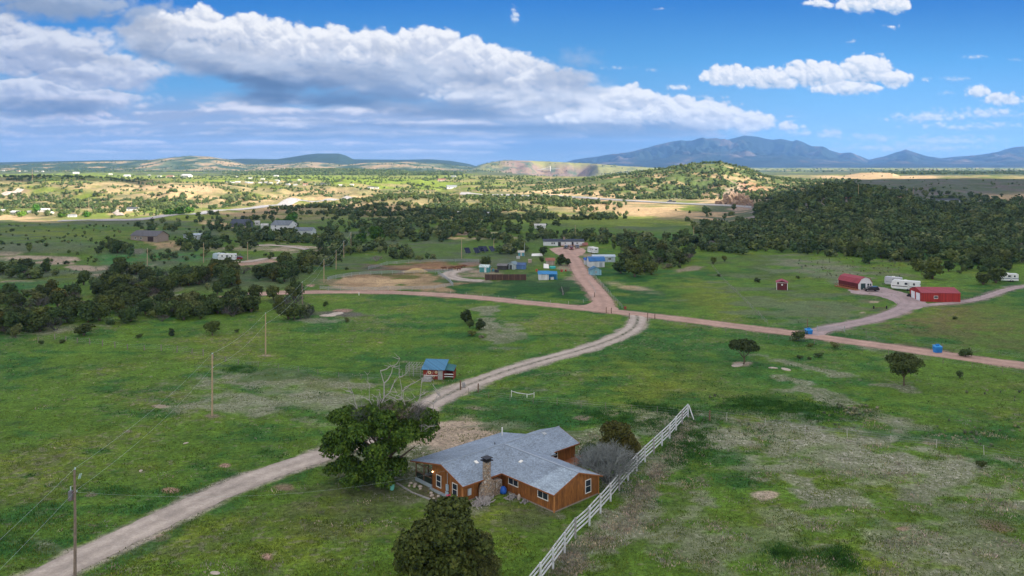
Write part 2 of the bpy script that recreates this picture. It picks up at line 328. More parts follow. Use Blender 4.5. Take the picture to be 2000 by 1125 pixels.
def H(x, y):
    x = np.asarray(x, float); y = np.asarray(y, float)
    Y = np.maximum(y, 40.0); px = 1000+F*x/Y
    z = .35*fbm(x/38, y/38, 3, 1)
    z = z + ss(170, 330, Y)*(2.2*fbm(x/150, y/120, 3, 2)) + ss(420, 640, Y)*3.6*fbm(x/85, y/60, 4, 3)
    flat = np.exp(-((x-62)/90)**2-((y-300)/110)**2)+np.exp(-((x+40)/110)**2-((y-290)/70)**2)
    z = z*(1-.8*np.clip(flat, 0, 1))
    # low banks on the left
    def bank(cx, cy, rx, ry, h):
        yy = CZ*F/(cy-HZ); xx = (cx-1000)/F*yy
        return h*np.exp(-((x-xx)/rx)**2-((y-yy)/ry)**2)
    z = z + bank(280, 468, 30, 40, 4.0)+bank(60, 492, 50, 24, 3.5)+bank(310, 560, 30, 14, 1.6)+bank(870, 448, 50, 50, 6)+bank(40, 628, 26, 12, 1.6)+bank(960, 630, 14, 14, -1.0)
    z = z + bank(720, 905, 30, 24, -.25)
    # left plateau with the villages
    sh = 45*fbm(x/160, 0*y+3, 3, 7)
    pl = PLAT*ss(690, 1330, Y+sh+45*fbm(x/70, y/110, 3, 8))
    z = z + pl + ss(700, 900, Y)*ss(1500, 1200, Y)*ss(1000, 850, px)*(9*bil(x/95, y/70, 3, 12)+9*np.maximum(fbm(x/170, y/120, 2, 14), -.2))
    # highway bench under the middle hill
    bn = ss(930, 1010, px)*ss(640, 735, Y+10*vn(x/30, y*0, 21))*ss(2100, 1600, px)
    z = z*(1-bn)+np.maximum(z, 5.0)*bn
    # dark wooded hill on the right
    y0 = prof([(-900, 900), (1300, 640), (1345, 560), (1400, 420), (1500, 395), (1650, 385), (1750, 372), (1850, 345), (1950, 305), (2050, 280), (3000, 270)], px)
    yc = 640+18*vn(x/60, 0*y, 31)
    hc = crest([(-900, 450), (1320, 445), (1345, 440), (1400, 417), (1470, 403), (1550, 378), (1600, 362), (1650, 354), (1700, 360), (1760, 374), (1800, 391), (1880, 398), (1930, 394), (2000, 387), (2300, 375), (3000, 375)], px, yc)+1.5
    hc = hc-6.0                              # the trees on it make up the rest of the skyline
    t = np.clip((Y-y0)/(yc-y0), 0, 1); s = (.55*t+.45*ss(0, 1, t))*ss(yc+260, yc+10, Y)
    hz = np.maximum(hc, 0)*s + s*(1-s)*14*bil(x/55, y/80, 4, 33)*ss(1400, 1500, px)
    z = np.maximum(z, hz*ss(1300, 1345, px)) + np.minimum(z, 0)*0
    lim = prof([(-900, 325), (900, 325), (960, 336), (1030, 341), (1070, 346), (1150, 346), (1180, 341), (1260, 334), (1330, 325), (3000, 325)], px)
    z = np.where((Y > 1350) & (Y < 3985), np.minimum(z, np.maximum(CZ-(lim-HZ)*Y/F, -60)+(1-ss(1350, 1700, Y))*30), z)
    shp = z.shape; z = np.array(z, float).ravel(); xf = np.broadcast_to(x, shp).ravel(); Yf = np.broadcast_to(Y, shp).ravel(); pf = np.broadcast_to(px, shp).ravel()
    for k, (nm, pts, ycr, wf, wb, gs, gd) in enumerate(LAY):
        m = (Yf > (ycr-wf)*.96) & (Yf < (ycr+wb)*1.04)
        if not m.any(): continue
        px_ = pf[m]; x_ = xf[m]; Y_ = Yf[m]; z_ = z[m]
        yc = ycr*(1+.03*vn(px_/140, 0*px_, 60+k))
        hc = crest(pts, px_, yc)
        up = np.maximum(hc-z_, 0)
        t = np.clip((Y_-(yc-wf))/wf, 0, 1)
        if nm == 'gorge':
            cl = ss(1030, 1060, px_)*ss(1170, 1140, px_)
            t = t*(1-cl)+cl*np.clip((Y_-(yc-150)-70*fbm(x_/110, Y_/200, 3, 88))/240, 0, 1)
        s = ss(0, 1, t)*ss(yc+wb, yc, Y_)
        g = bil(x_/gs, Y_/gs*.6, 4, 80+k)*gd
        z[m] = z_ + up*s + np.clip(up/30, 0, 1)*s*(1-s)*4*g*np.clip((yc-Y_)/wf*3, 0, 1)
    # blue range
    pts = [(-900, 345), (1050, 338), (1090, 322), (1120, 312), (1180, 304), (1230, 297), (1280, 284), (1310, 277), (1330, 274), (1350, 276), (1370, 271), (1400, 271), (1420, 273), (1440, 268), (1455, 264.5), (1480, 267), (1495, 271), (1510, 273), (1525, 271), (1548, 276), (1555, 273), (1568, 277), (1585, 286), (1610, 288), (1622, 294), (1640, 299), (1662, 299), (1680, 305), (1697, 312), (1725, 306), (1750, 298), (1770, 292), (1785, 297), (1810, 305), (1838, 309), (1870, 306), (1900, 304), (1930, 300), (1945, 298), (1965, 291), (1985, 287), (2020, 286), (2100, 282), (2300, 270), (3000, 280)]
    m = Yf > 6500
    if m.any():
        yc = 10200.; x_ = xf[m]; Y_ = Yf[m]
        hc = crest(pts, pf[m], yc)-PLAT
        t = np.clip((Y_-6600)/3600, 0, 1)
        r1 = 1-np.abs(vn(x_/900+.3*vn(x_/500, Y_/500, 41), Y_/2600, 42)); r2 = 1-np.abs(vn(x_/380, Y_/900, 43)); r3 = fbm(x_/160, Y_/260, 3, 44)
        rid = .48*r1+.30*r2+.30*r3
        s = np.clip(.22*t+.78*t**1.6, 0, 1)
        amp = s*(1-s**3)*1.3
        z[m] += np.maximum(hc, 0)*np.clip(s*(1+amp*(rid*1.7-1.08)*2.0), 0, 1)*ss(12600, 10600, Y_)
    return z.reshape(shp)
def G(px, py, sink=0.0):                 # ground point seen at a pixel
    Y = np.geomspace(60, 12000, 2600); u = (px-1000)/F
    zr = CZ-(py-HZ)/F*Y
    h = H(u*Y, Y); i = int(np.argmax(h >= zr))
    if i == 0: i = len(Y)-1
    a, b = Y[max(i-1, 0)], Y[i]
    for _ in range(2):
        q = np.linspace(a, b, 24); hh = H(u*q, q); j = max(1, int(np.argmax(hh >= CZ-(py-HZ)/F*q))); a, b = q[j-1], q[j]
    y = (a+b)/2; x = u*y
    return Vector((x, y, float(H(x, y))-sink))
def Gm(pxs, pys):                        # the same for many pixels, coarse
    pxs = np.asarray(pxs, float); pys = np.asarray(pys, float)
    Y = np.geomspace(70, 11500, 900); out = np.zeros((len(pxs), 3))
    for a in range(0, len(pxs), 1500):
        u = ((pxs[a:a+1500]-1000)/F)[:, None]; zr = CZ-(pys[a:a+1500, None]-HZ)/F*Y[None]
        h = H(u*Y[None], np.repeat(Y[None], len(u), 0)); ok = h >= zr; i = np.argmax(ok, 1); i[~ok.any(1)] = 1
        i = np.maximum(i, 1); r = np.arange(len(u))
        d0 = (zr-h)[r, i-1]; d1 = (zr-h)[r, i]; f = np.clip(d0/(d0-d1+1e-9), 0, 1); f[~ok.any(1)] = -1
        y = Y[i-1]+(Y[i]-Y[i-1])*f; x = u[:, 0]*y
        out[a:a+1500, 0] = x; out[a:a+1500, 1] = np.where(f < 0, -1, y); out[a:a+1500, 2] = H(x, y)
    return out
# ---------------------------------------------------------------- ground sheet
def grid():
    py = np.arange(1180, 372, -1.55)
    rows = list(CZ*F/(py-HZ))
    def fill(rows, a, b, st):
        rows = [r for r in rows if r < a or r > b]; return sorted(rows+list(np.arange(a, b, st)))
    rows = fill(rows, 330, 720, 3.2); rows = fill(rows, 720, 1330, 5.0); rows = fill(rows, 1330, 2600, 11)
    rows = fill(rows, 2600, 6500, 34); rows = fill(rows, 6500, 13400, 42)
    rows = [-700, -500, -350, -200, -120, -60, -20, 10, 30, 45, 58, 68]+[r for r in rows if r > 73]
    rows = np.array(sorted(rows))
    u = np.linspace(-.665, .665, 900)
    side = .665+np.cumsum(np.linspace(.004, .07, 26))
    u = np.concatenate([-side[::-1], u, side])
    return rows, u
ROWS, UU = grid()
YG = np.repeat(ROWS[:, None], len(UU), 1); WG = np.where(YG > 73, YG, np.sqrt(73.**2+(73-np.minimum(YG, 73))**2))
XG = UU[None, :]*WG
ZG = H(XG, YG)
def lin(r, g, b): return np.array([((v/255+.055)/1.055)**2.4 for v in (r, g, b)])
# real surface colours (linear)
C_MEAD = np.array([.084, .158, .019]); C_LUSH = np.array([.018, .080, .018]); C_YEL = np.array([.150, .186, .022])
C_OLIVE = np.array([.066, .094, .028]); C_DRY = np.array([.165, .150, .110]); C_SOIL = np.array([.33, .265, .20]); C_TAN = np.array([.40, .29, .165])
C_PINK = np.array([.36, .235, .185]); C_BROWN = np.array([.13, .075, .042]); C_SAGE = np.array([.085, .110, .060]); C_FIELD = np.array([.155, .21, .035])
C_ROCK = np.array([.27, .20, .155]); C_FOREST = np.array([.020, .038, .020]); C_GREY = np.array([.16, .135, .135])
C_RED = np.array([.24, .115, .075])
PAINT = [  # px, py, rx, ry, rotation, colour, strength, softness   (each becomes a patch at its own place on the ground)
 (930, 797, 34, 5, 4, C_SOIL, 1, .3), (905, 770, 22, 2.5, 0, C_SOIL, .8, .3), (1140, 816, 22, 6, 0, C_SOIL*.6, 1, .3), (1195, 808, 19, 6, 0, C_SOIL, 1, .3),
 (890, 838, 60, 24, -12, C_SOIL*1.15, 1, .25), (925, 852, 60, 16, 0, C_SOIL*1.15, 1, .25), (885, 868, 60, 22, -15, C_SOIL*1.1, 1, .25), (830, 868, 50, 16, -20, C_SOIL*1.1, 1, .25), (975, 828, 50, 8, 5, C_SOIL*.8, .6, .6), (1055, 845, 14, 4, 0, C_SOIL, 1, .3), (1160, 868, 62, 22, -25, C_SOIL*.85, .95, .5), (1235, 870, 22, 12, 0, C_SOIL*.7, .9, .4),
 (795, 925, 60, 44, 20, C_SOIL*.62, .9, .5), (850, 968, 60, 14, 28, C_SOIL*.45, .9, .4), (700, 900, 50, 25, 0, C_DRY*.8, .6, .6), (700, 990, 120, 40, -10, C_DRY*.55, .45, .6), (890, 1000, 40, 18, 0, C_SOIL*.55, .5, .6),
 (990, 955, 40, 16, 0, C_SOIL*.6, .9, .5), (1060, 985, 60, 10, 38, C_SOIL*.6, .75, .5), (1040, 1010, 60, 20, 0, C_DRY*.6, .5, .6),
 (440, 910, 13, 4, 0, C_PINK*.9, 1, .3), (332, 958, 15, 5.5, 0, C_PINK*.85, 1, .25), (315, 1050, 17, 6.5, -10, C_PINK*.9, 1, .25), (178, 967, 14, 3.5, -8, C_DRY, 1, .3), (550, 950, 18, 6, 0, C_PINK*.7, .8, .4), (523, 1090, 16, 8, 0, C_PINK*.8, 1, .35), (62, 933, 12, 4, 0, C_DRY*1.2, .9, .3), (310, 793, 12, 2.5, 0, C_SOIL*.8, 1, .3), (250, 842, 8, 2, 0, C_DRY, 1, .3), (60, 1110, 30, 8, 0, C_OLIVE, .5, .5), (95, 1070, 22, 10, 20, C_PINK*.6, .5, .5),
 (415, 812, 16, 3, 0, C_SOIL*.6, .9, .4), (520, 694, 8, 2, 0, C_SOIL*.8, .9, .4),
 (590, 775, 170, 34, 4, C_DRY, .42, .55), (560, 745, 110, 16, 3, C_DRY*1.05, .7, .5), (530, 737, 50, 5, -3, C_LUSH*1.6, .7, .5), (640, 775, 60, 12, 5, C_SOIL*.9, .6, .5), (480, 790, 60, 14, 0, C_DRY, .5, .6), (645, 757, 90, 10, 4, C_YEL*.8, .5, .5), (690, 755, 40, 6, 4, C_SOIL*.9, .6, .5),
 (960, 640, 16, 30, -22, C_SOIL*.9, .8, .5), (990, 655, 24, 16, -20, C_SOIL*.9, .7, .5), (650, 612, 40, 5, 3, C_GREY*.7, .8, .4), (665, 606, 18, 3, 0, C_PINK*.8, .9, .3), (620, 625, 34, 4, 0, C_SOIL*.8, .6, .5), (740, 669, 9, 1.5, 0, C_SOIL, .9, .3), (790, 706, 8, 1.5, 0, C_SOIL, .7, .3), (705, 700, 90, 8, 3, C_LUSH, .5, .6), (830, 690, 160, 9, -6, C_LUSH*1.3, .6, .6), (700, 730, 200, 10, 2, C_LUSH*1.2, .65, .6), (470, 722, 26, 7, 0, C_LUSH, .8, .5), (630, 717, 20, 4, 0, C_LUSH, .8, .5),
 (1000, 805, 120, 26, 6, C_LUSH*1.1, .75, .6), (1230, 822, 100, 16, 8, C_LUSH*.9, .85, .5), (1290, 800, 55, 7, 8, C_LUSH*.55, .9, .4), (900, 790, 60, 14, 0, C_LUSH*1.2, .6, .6), (1200, 1000, 1, 1, 0, C_LUSH, 0, 1),
 (1490, 735, 150, 40, 5, C_LUSH*1.5, .45, .7), (1560, 800, 110, 20, 4, C_LUSH*.9, .9, .55), (1480, 790, 60, 14, 0, C_LUSH*1.1, .7, .5), (1340, 855, 60, 45, -35, C_LUSH*1.1, .85, .6), (1345, 830, 25, 18, 0, C_LUSH*.8, .6, .5), (1260, 770, 70, 30, 0, C_YEL, .6, .7), (1340, 740, 120, 24, 10, C_YEL, .4, .7),
 (1580, 718, 80, 5, 12, C_SOIL*.9, .7, .5), (1600, 765, 70, 8, 22, C_SOIL*.8, .75, .5), (1690, 805, 90, 9, 14, C_SOIL*.75, .6, .5), (1670, 803, 45, 10, 5, C_SAGE*1.1, .8, .5), (1820, 800, 120, 12, 10, C_LUSH*1.2, .5, .6), (1820, 864, 22, 6, 0, C_SOIL, 1, .3), (1720, 850, 220, 9, 7, C_SAGE*1.2, .6, .5), (1780, 850, 180, 10, 6, C_LUSH*1.3, .5, .6), (1790, 690, 60, 14, 0, C_DRY*.7, .5, .6), (1700, 673, 40, 9, 10, C_DRY, .5, .5), (1450, 711, 18, 5, 0, C_SOIL*1.1, 1, .3), (1765, 756, 36, 6, 8, C_DRY*.8, .8, .5),
 (1640, 890, 260, 42, 10, C_SOIL*.95, .62, .6), (1470, 870, 110, 18, 12, C_SOIL*.95, .55, .55), (1830, 925, 170, 30, 16, C_SOIL, .66, .55), (1500, 968, 26, 9, 0, C_SOIL*1.05, 1, .4), (1640, 970, 60, 16, 8, C_SOIL*1.05, .8, .5), (1560, 940, 60, 12, 30, C_SOIL, .7, .5), (1700, 900, 90, 12, 14, C_SOIL*1.1, .7, .5),
 (1380, 1080, 60, 40, 60, C_SOIL*.85, .62, .6), (1540, 1070, 100, 50, 30, C_SOIL*.75, .5, .6), (1760, 1070, 130, 40, 20, C_SOIL*.75, .52, .6), (1900, 1080, 110, 50, 20, C_SOIL*.7, .5, .6), (1690, 885, 40, 9, 6, C_SOIL*1.1, .7, .5), (1760, 1033, 16, 5, 0, C_PINK*.8, .9, .4), (1945, 1030, 28, 8, 12, C_PINK*.75, .9, .4), (1880, 1000, 90, 20, 20, C_SAGE, .4, .7), (1300, 1010, 90, 40, -40, C_OLIVE, .5, .7), (1530, 1080, 40, 22, 0, C_LUSH*.8, .8, .5), (1640, 1090, 40, 20, 20, C_LUSH*.8, .8, .5), (1440, 1020, 120, 30, 20, C_MEAD, .4, .6),
 (1245, 975, 30, 60, 32, C_DRY*1.5, .6, .55), (1180, 1045, 26, 50, 40, C_DRY*1.4, .55, .55), (1300, 905, 22, 50, 38, C_DRY*.9, .5, .6), (1350, 960, 60, 14, 20, C_SOIL*.8, .7, .5), (1110, 1100, 24, 30, 40, C_GREY*.75, .7, .5), (1310, 1040, 60, 12, -40, C_SOIL*.6, .35, .5),
 (1240, 563, 50, 7, 12, C_SOIL, .85, .45), (1225, 560, 26, 6, 10, C_TAN*.9, .7, .4), (1050, 553, 90, 4, 2, C_DRY*.9, .8, .4), (1120, 556, 22, 5, 10, C_SOIL, .8, .4), (1060, 566, 190, 18, 3, C_LUSH*.85, .92, .35), (880, 565, 60, 10, 3, C_LUSH*1.1, .7, .5), (1220, 545, 60, 9, 10, C_LUSH*1.0, .8, .5), (1330, 580, 70, 16, 10, C_LUSH*.85, .6, .6), (1260, 585, 70, 14, 10, C_LUSH*1.2, .5, .6), (1390, 585, 60, 26, 20, C_YEL, .55, .6), (1500, 510, 90, 12, 4, C_OLIVE*1.1, .7, .5), (1490, 535, 90, 12, 3, C_OLIVE, .6, .6), (1600, 525, 80, 18, 8, C_SAGE*1.5, .8, .5), (1620, 525, 60, 10, 10, C_DRY*1.1, .45, .5), (1590, 598, 130, 30, 6, C_SAGE*1.25, .75, .5), (1740, 506, 90, 10, 3, C_MEAD, .8, .5), (1810, 530, 60, 10, 3, C_MEAD*1.1, .7, .5), (1880, 620, 130, 30, 6, C_BROWN*1.2, .34, .7), (1830, 645, 90, 16, 6, C_BROWN*1.3, .45, .6), (1900, 660, 130, 14, 8, C_OLIVE*1.2, .6, .6), (1960, 590, 40, 12, 0, C_MEAD, .6, .6),
 (1770, 610, 10, 3, 0, C_SOIL, .9, .3), (1685, 610, 12, 2.4, 0, C_SOIL, .9, .3), (1710, 590, 8, 1.8, 0, C_SOIL, .9, .3), (1780, 512, 60, 6, 6, C_DRY, .5, .5), (1730, 535, 40, 7, 10, C_DRY*.8, .5, .5), (1345, 525, 24, 4, -12, C_SOIL*.8, .8, .4), (1150, 505, 16, 20, 0, C_SOIL*.9, .7, .5), (1115, 525, 20, 12, 20, C_SOIL*.9, .7, .5),
 # corrals
 (725, 553, 86, 14.5, 1, C_TAN*.92+C_PINK*.1, 1, .1), (690, 552, 40, 6, 2, C_BROWN*1.2, .45, .6), (800, 542, 90, 7, 1, C_BROWN*1.0, .55, .5), (795, 556, 60, 12, 0, C_TAN*.75, .9, .3), (830, 553, 35, 13, 0, C_TAN*.65, .95, .3), (750, 548, 45, 4, 0, C_TAN*1.1, .9, .4), (850, 563, 30, 9, 20, C_TAN*.7, .9, .3), (700, 565, 60, 4, 2, C_TAN*.9, .8, .4),
 (820, 523, 105, 8, 0, C_BROWN*1.0, .95, .2), (870, 515, 60, 6, 0, C_BROWN*1.8, .8, .4), (790, 519, 30, 3, 0, C_TAN*.6, .7, .4), (880, 524, 60, 3, 0, C_BROWN*2.2, .7, .4), (905, 533, 30, 4, -6, C_SOIL*.9, .9, .3), (690, 523, 50, 6, 4, C_GREY*.8, .5, .5), (940, 536, 40, 4, -4, C_SOIL*.8, .7, .4), (910, 512, 36, 4, 0, C_GREY*1.1, .6, .4),
 (608, 558, 8, 2.2, 0, C_PINK, 1, .3), (640, 545, 30, 10, -10, C_SAGE*1.2, .6, .5), (640, 525, 50, 5, 0, C_LUSH*1.1, .6, .5),
 # left banks
 (60, 503, 105, 7, 3, C_SOIL*.95, 1, .35), (150, 520, 55, 7, 12, C_SOIL*.9, 1, .35), (230, 523, 50, 5, 0, C_SOIL*.8, .8, .4), (315, 475, 36, 12, 20, C_TAN*.85, .95, .35), (345, 480, 26, 6, 20, C_TAN*.7, .7, .5), (265, 490, 25, 8, 0, C_GREY, .7, .4), (20, 549, 40, 3.5, 0, C_SOIL*.9, .9, .4), (30, 560, 60, 10, 0, C_LUSH*1.3, .8, .5), (230, 508, 40, 10, 0, C_LUSH*1.7, .8, .5), (340, 500, 60, 8, 0, C_LUSH*1.9, .8, .5), (160, 465, 120, 10, 0, C_MEAD*.9, .6, .6), (110, 457, 110, 8, 2, C_YEL*.9, .6, .6), (290, 577, 60, 7, -8, C_SOIL*.75, .75, .5), (30, 615, 26, 8, -30, C_SOIL*.85, .9, .4), (110, 645, 60, 5, -8, C_SOIL*.7, .6, .5), (100, 670, 100, 10, -5, C_MEAD, .5, .6), (120, 485, 140, 10, 0, C_SAGE*1.1, .6, .6), (500, 487, 90, 4, 1, C_SOIL, .9, .35), (560, 481, 60, 2.5, 3, C_SOIL, .9, .35), (460, 495, 80, 9, 0, C_MEAD, .6, .5), (480, 515, 60, 5, -8, C_PINK, .9, .3), (510, 508, 40, 1.8, -6, C_SOIL, .9, .3), (590, 470, 30, 2, 4, C_SOIL, .8, .4), (640, 462, 26, 1.6, 4, C_SOIL, .9, .3), (475, 445, 16, 2, 20, C_SOIL*1.2, .9, .4), (420, 436, 40, 3, 8, C_TAN*1.2, .8, .5),
 (905, 455, 32, 9, 14, C_SOIL*1.05+C_PINK*.1, 1, .35), (880, 462, 26, 5, 0, C_TAN*1.2, .8, .4), (965, 460, 36, 5, 6, C_SOIL*1.05, .9, .35), (865, 445, 14, 4, 0, C_SOIL, .8, .4), (860, 420, 1, 1, 0, C_SOIL, 0, 1),
 (860, 490, 90, 14, 0, C_MEAD*.85, .75, .5), (950, 480, 60, 10, 0, C_MEAD*.8, .7, .5), (580, 535, 50, 8, 0, C_SAGE, .5, .5),
 (1120, 432, 170, 8, 1, C_FIELD, .95, .3), (1000, 426, 60, 6, 6, C_FIELD*1.1, .9, .4), (1220, 436, 110, 6, 0, C_FIELD*.9, .9, .4), (1090, 447, 120, 8, 2, C_MEAD*.9, .8, .5), (960, 420, 60, 3, 4, C_TAN*1.1, .8, .4), (1140, 458, 60, 4, 0, C_MEAD*.8, .6, .5), (680, 430, 60, 10, 4, C_MEAD*.9, .7, .5), (640, 440, 30, 8, 0, C_MEAD*.9, .6, .5),
 # lit soils
 (290, 372, 130, 12, 2, C_TAN, .55, .45), (360, 366, 70, 7, 0, C_TAN*1.1, .8, .4), (470, 393, 70, 7, -4, C_TAN*1.1, .7, .5), (230, 402, 50, 6, -4, C_TAN, .8, .5), (30, 427, 80, 5, 2, C_TAN*1.05, .95, .3), (25, 380, 28, 5, -12, C_TAN*.8, .8, .4), (500, 413, 110, 7, -5, C_TAN*.72, .95, .35), (620, 376, 50, 5, -3, C_TAN*.9, .7, .5), (680, 384, 50, 4, 0, C_TAN*.9, .8, .5), (640, 398, 30, 5, -8, C_YEL*1.2, .8, .5), (700, 400, 90, 10, 4, C_TAN, .7, .5), (790, 410, 80, 8, 6, C_TAN, .7, .5), (920, 410, 90, 10, 0, C_TAN, .4, .5), (310, 413, 90, 7, 0, C_FIELD, .9, .4), (360, 424, 80, 5, -2, C_FIELD, .9, .4), (170, 426, 70, 5, 0, C_FIELD*.9, .7, .5), (235, 413, 22, 4, 0, C_TAN*1.1, .8, .3), (200, 345, 130, 6, 0, C_FIELD, .9, .4), (400, 352, 90, 4, 0, C_FIELD, .8, .4), (720, 352, 210, 7, 2, C_FIELD*1.05, 1, .25), (600, 348, 130, 4, -1, C_FIELD, 1, .3), (850, 366, 90, 4, 0, C_FIELD, .95, .3), (120, 343, 140, 3, 0, C_FIELD*.95, .9, .4), (870, 345, 40, 3, 0, C_FIELD, .8, .4),
 (1120, 378, 92, 5.5, 2, C_TAN*1.25, 1, .3), (1220, 385, 30, 3, 6, C_TAN*1.15, .9, .3), (1270, 413, 120, 13, 4, C_TAN*.95+C_RED*.15, .9, .3), (1180, 402, 90, 6, 3, C_TAN*.8, .6, .4), (1250, 428, 90, 5, 2, C_FIELD*.9, .8, .4), (1436, 385, 24, 20, 10, C_ROCK*1.1, .95, .35), (1400, 391, 34, 5, -6, C_TAN, .9, .35), (1480, 370, 26, 10, 20, C_RED*1.3+C_TAN*.3, .6, .5), (1490, 395, 20, 6, 0, C_TAN*.8, .6, .5),
 (1700, 383, 90, 6, 6, C_RED*1.0+C_SOIL*.25, .9, .35), (1650, 378, 40, 4, 0, C_RED+C_SOIL*.3, .7, .4), (1750, 388, 20, 5, 20, C_RED*1.2, .8, .4), (1900, 480, 60, 10, -20, C_GREY, .3, .7), (1960, 420, 50, 16, -30, C_GREY, .4, .7), (1840, 470, 1, 1, 0, C_GREY, 0, 1),
]
C_ROADP = np.array([.40, .265, .215]); C_DRIVE = np.array([.40, .345, .30]); C_GRAV = np.array([.33, .26, .26])
ROADS = [
 ([(140, 592), (205, 594), (270, 594), (335, 593), (400, 588), (470, 578), (530, 573), (600, 571), (680, 570), (760, 571), (850, 575), (930, 581), (1010, 589), (1090, 597), (1160, 604), (1220, 611), (1300, 620), (1380, 630), (1460, 640), (1540, 650), (1620, 661), (1700, 672.5), (1780, 684), (1850, 694), (1930, 705), (2010, 715), (2120, 728)], 6.2, C_ROADP, .8),
 ([(1243, 612), (1246, 622), (1243, 634), (1232, 646), (1205, 660), (1165, 675), (1115, 690), (1060, 704), (1005, 720), (955, 737), (912, 753), (880, 768), (850, 783), (825, 800), (790, 828), (740, 855), (680, 876), (600, 898), (520, 925), (430, 962), (340, 1003), (250, 1046), (170, 1085), (90, 1125), (0, 1175)], 4.6, C_DRIVE, .85),
 ([(1100, 486), (1110, 496), (1122, 508), (1128, 520), (1134, 532), (1143, 545), (1155, 558), (1166, 572), (1176, 585), (1180, 596), (1178, 606)], 6.5, C_ROADP*.95, .7),
 ([(1585, 655), (1600, 645), (1640, 637), (1690, 628), (1735, 616), (1768, 602), (1778, 590), (1765, 578), (1735, 571)], 5.4, C_GRAV, .6),
 ([(1790, 598), (1850, 593), (1900, 587), (1935, 577), (1965, 566), (2000, 559), (2060, 550)], 3.4, C_GRAV*.9, .7),
 ([(945, 549), (905, 547), (880, 542), (874, 536), (885, 530), (915, 525)], 6, C_DRIVE*.9, .6),
]
def smooth2(p, it=2):
    p = np.asarray(p, float)
    for _ in range(it):
        q = [p[0]]
        for i in range(len(p)-1): q += [p[i]*.75+p[i+1]*.25, p[i]*.25+p[i+1]*.75]
        q.append(p[-1]); p = np.array(q)
    return p
def wp(px, py): yy = CZ*F/(py-HZ); return ((px-1000)/F*yy, yy)

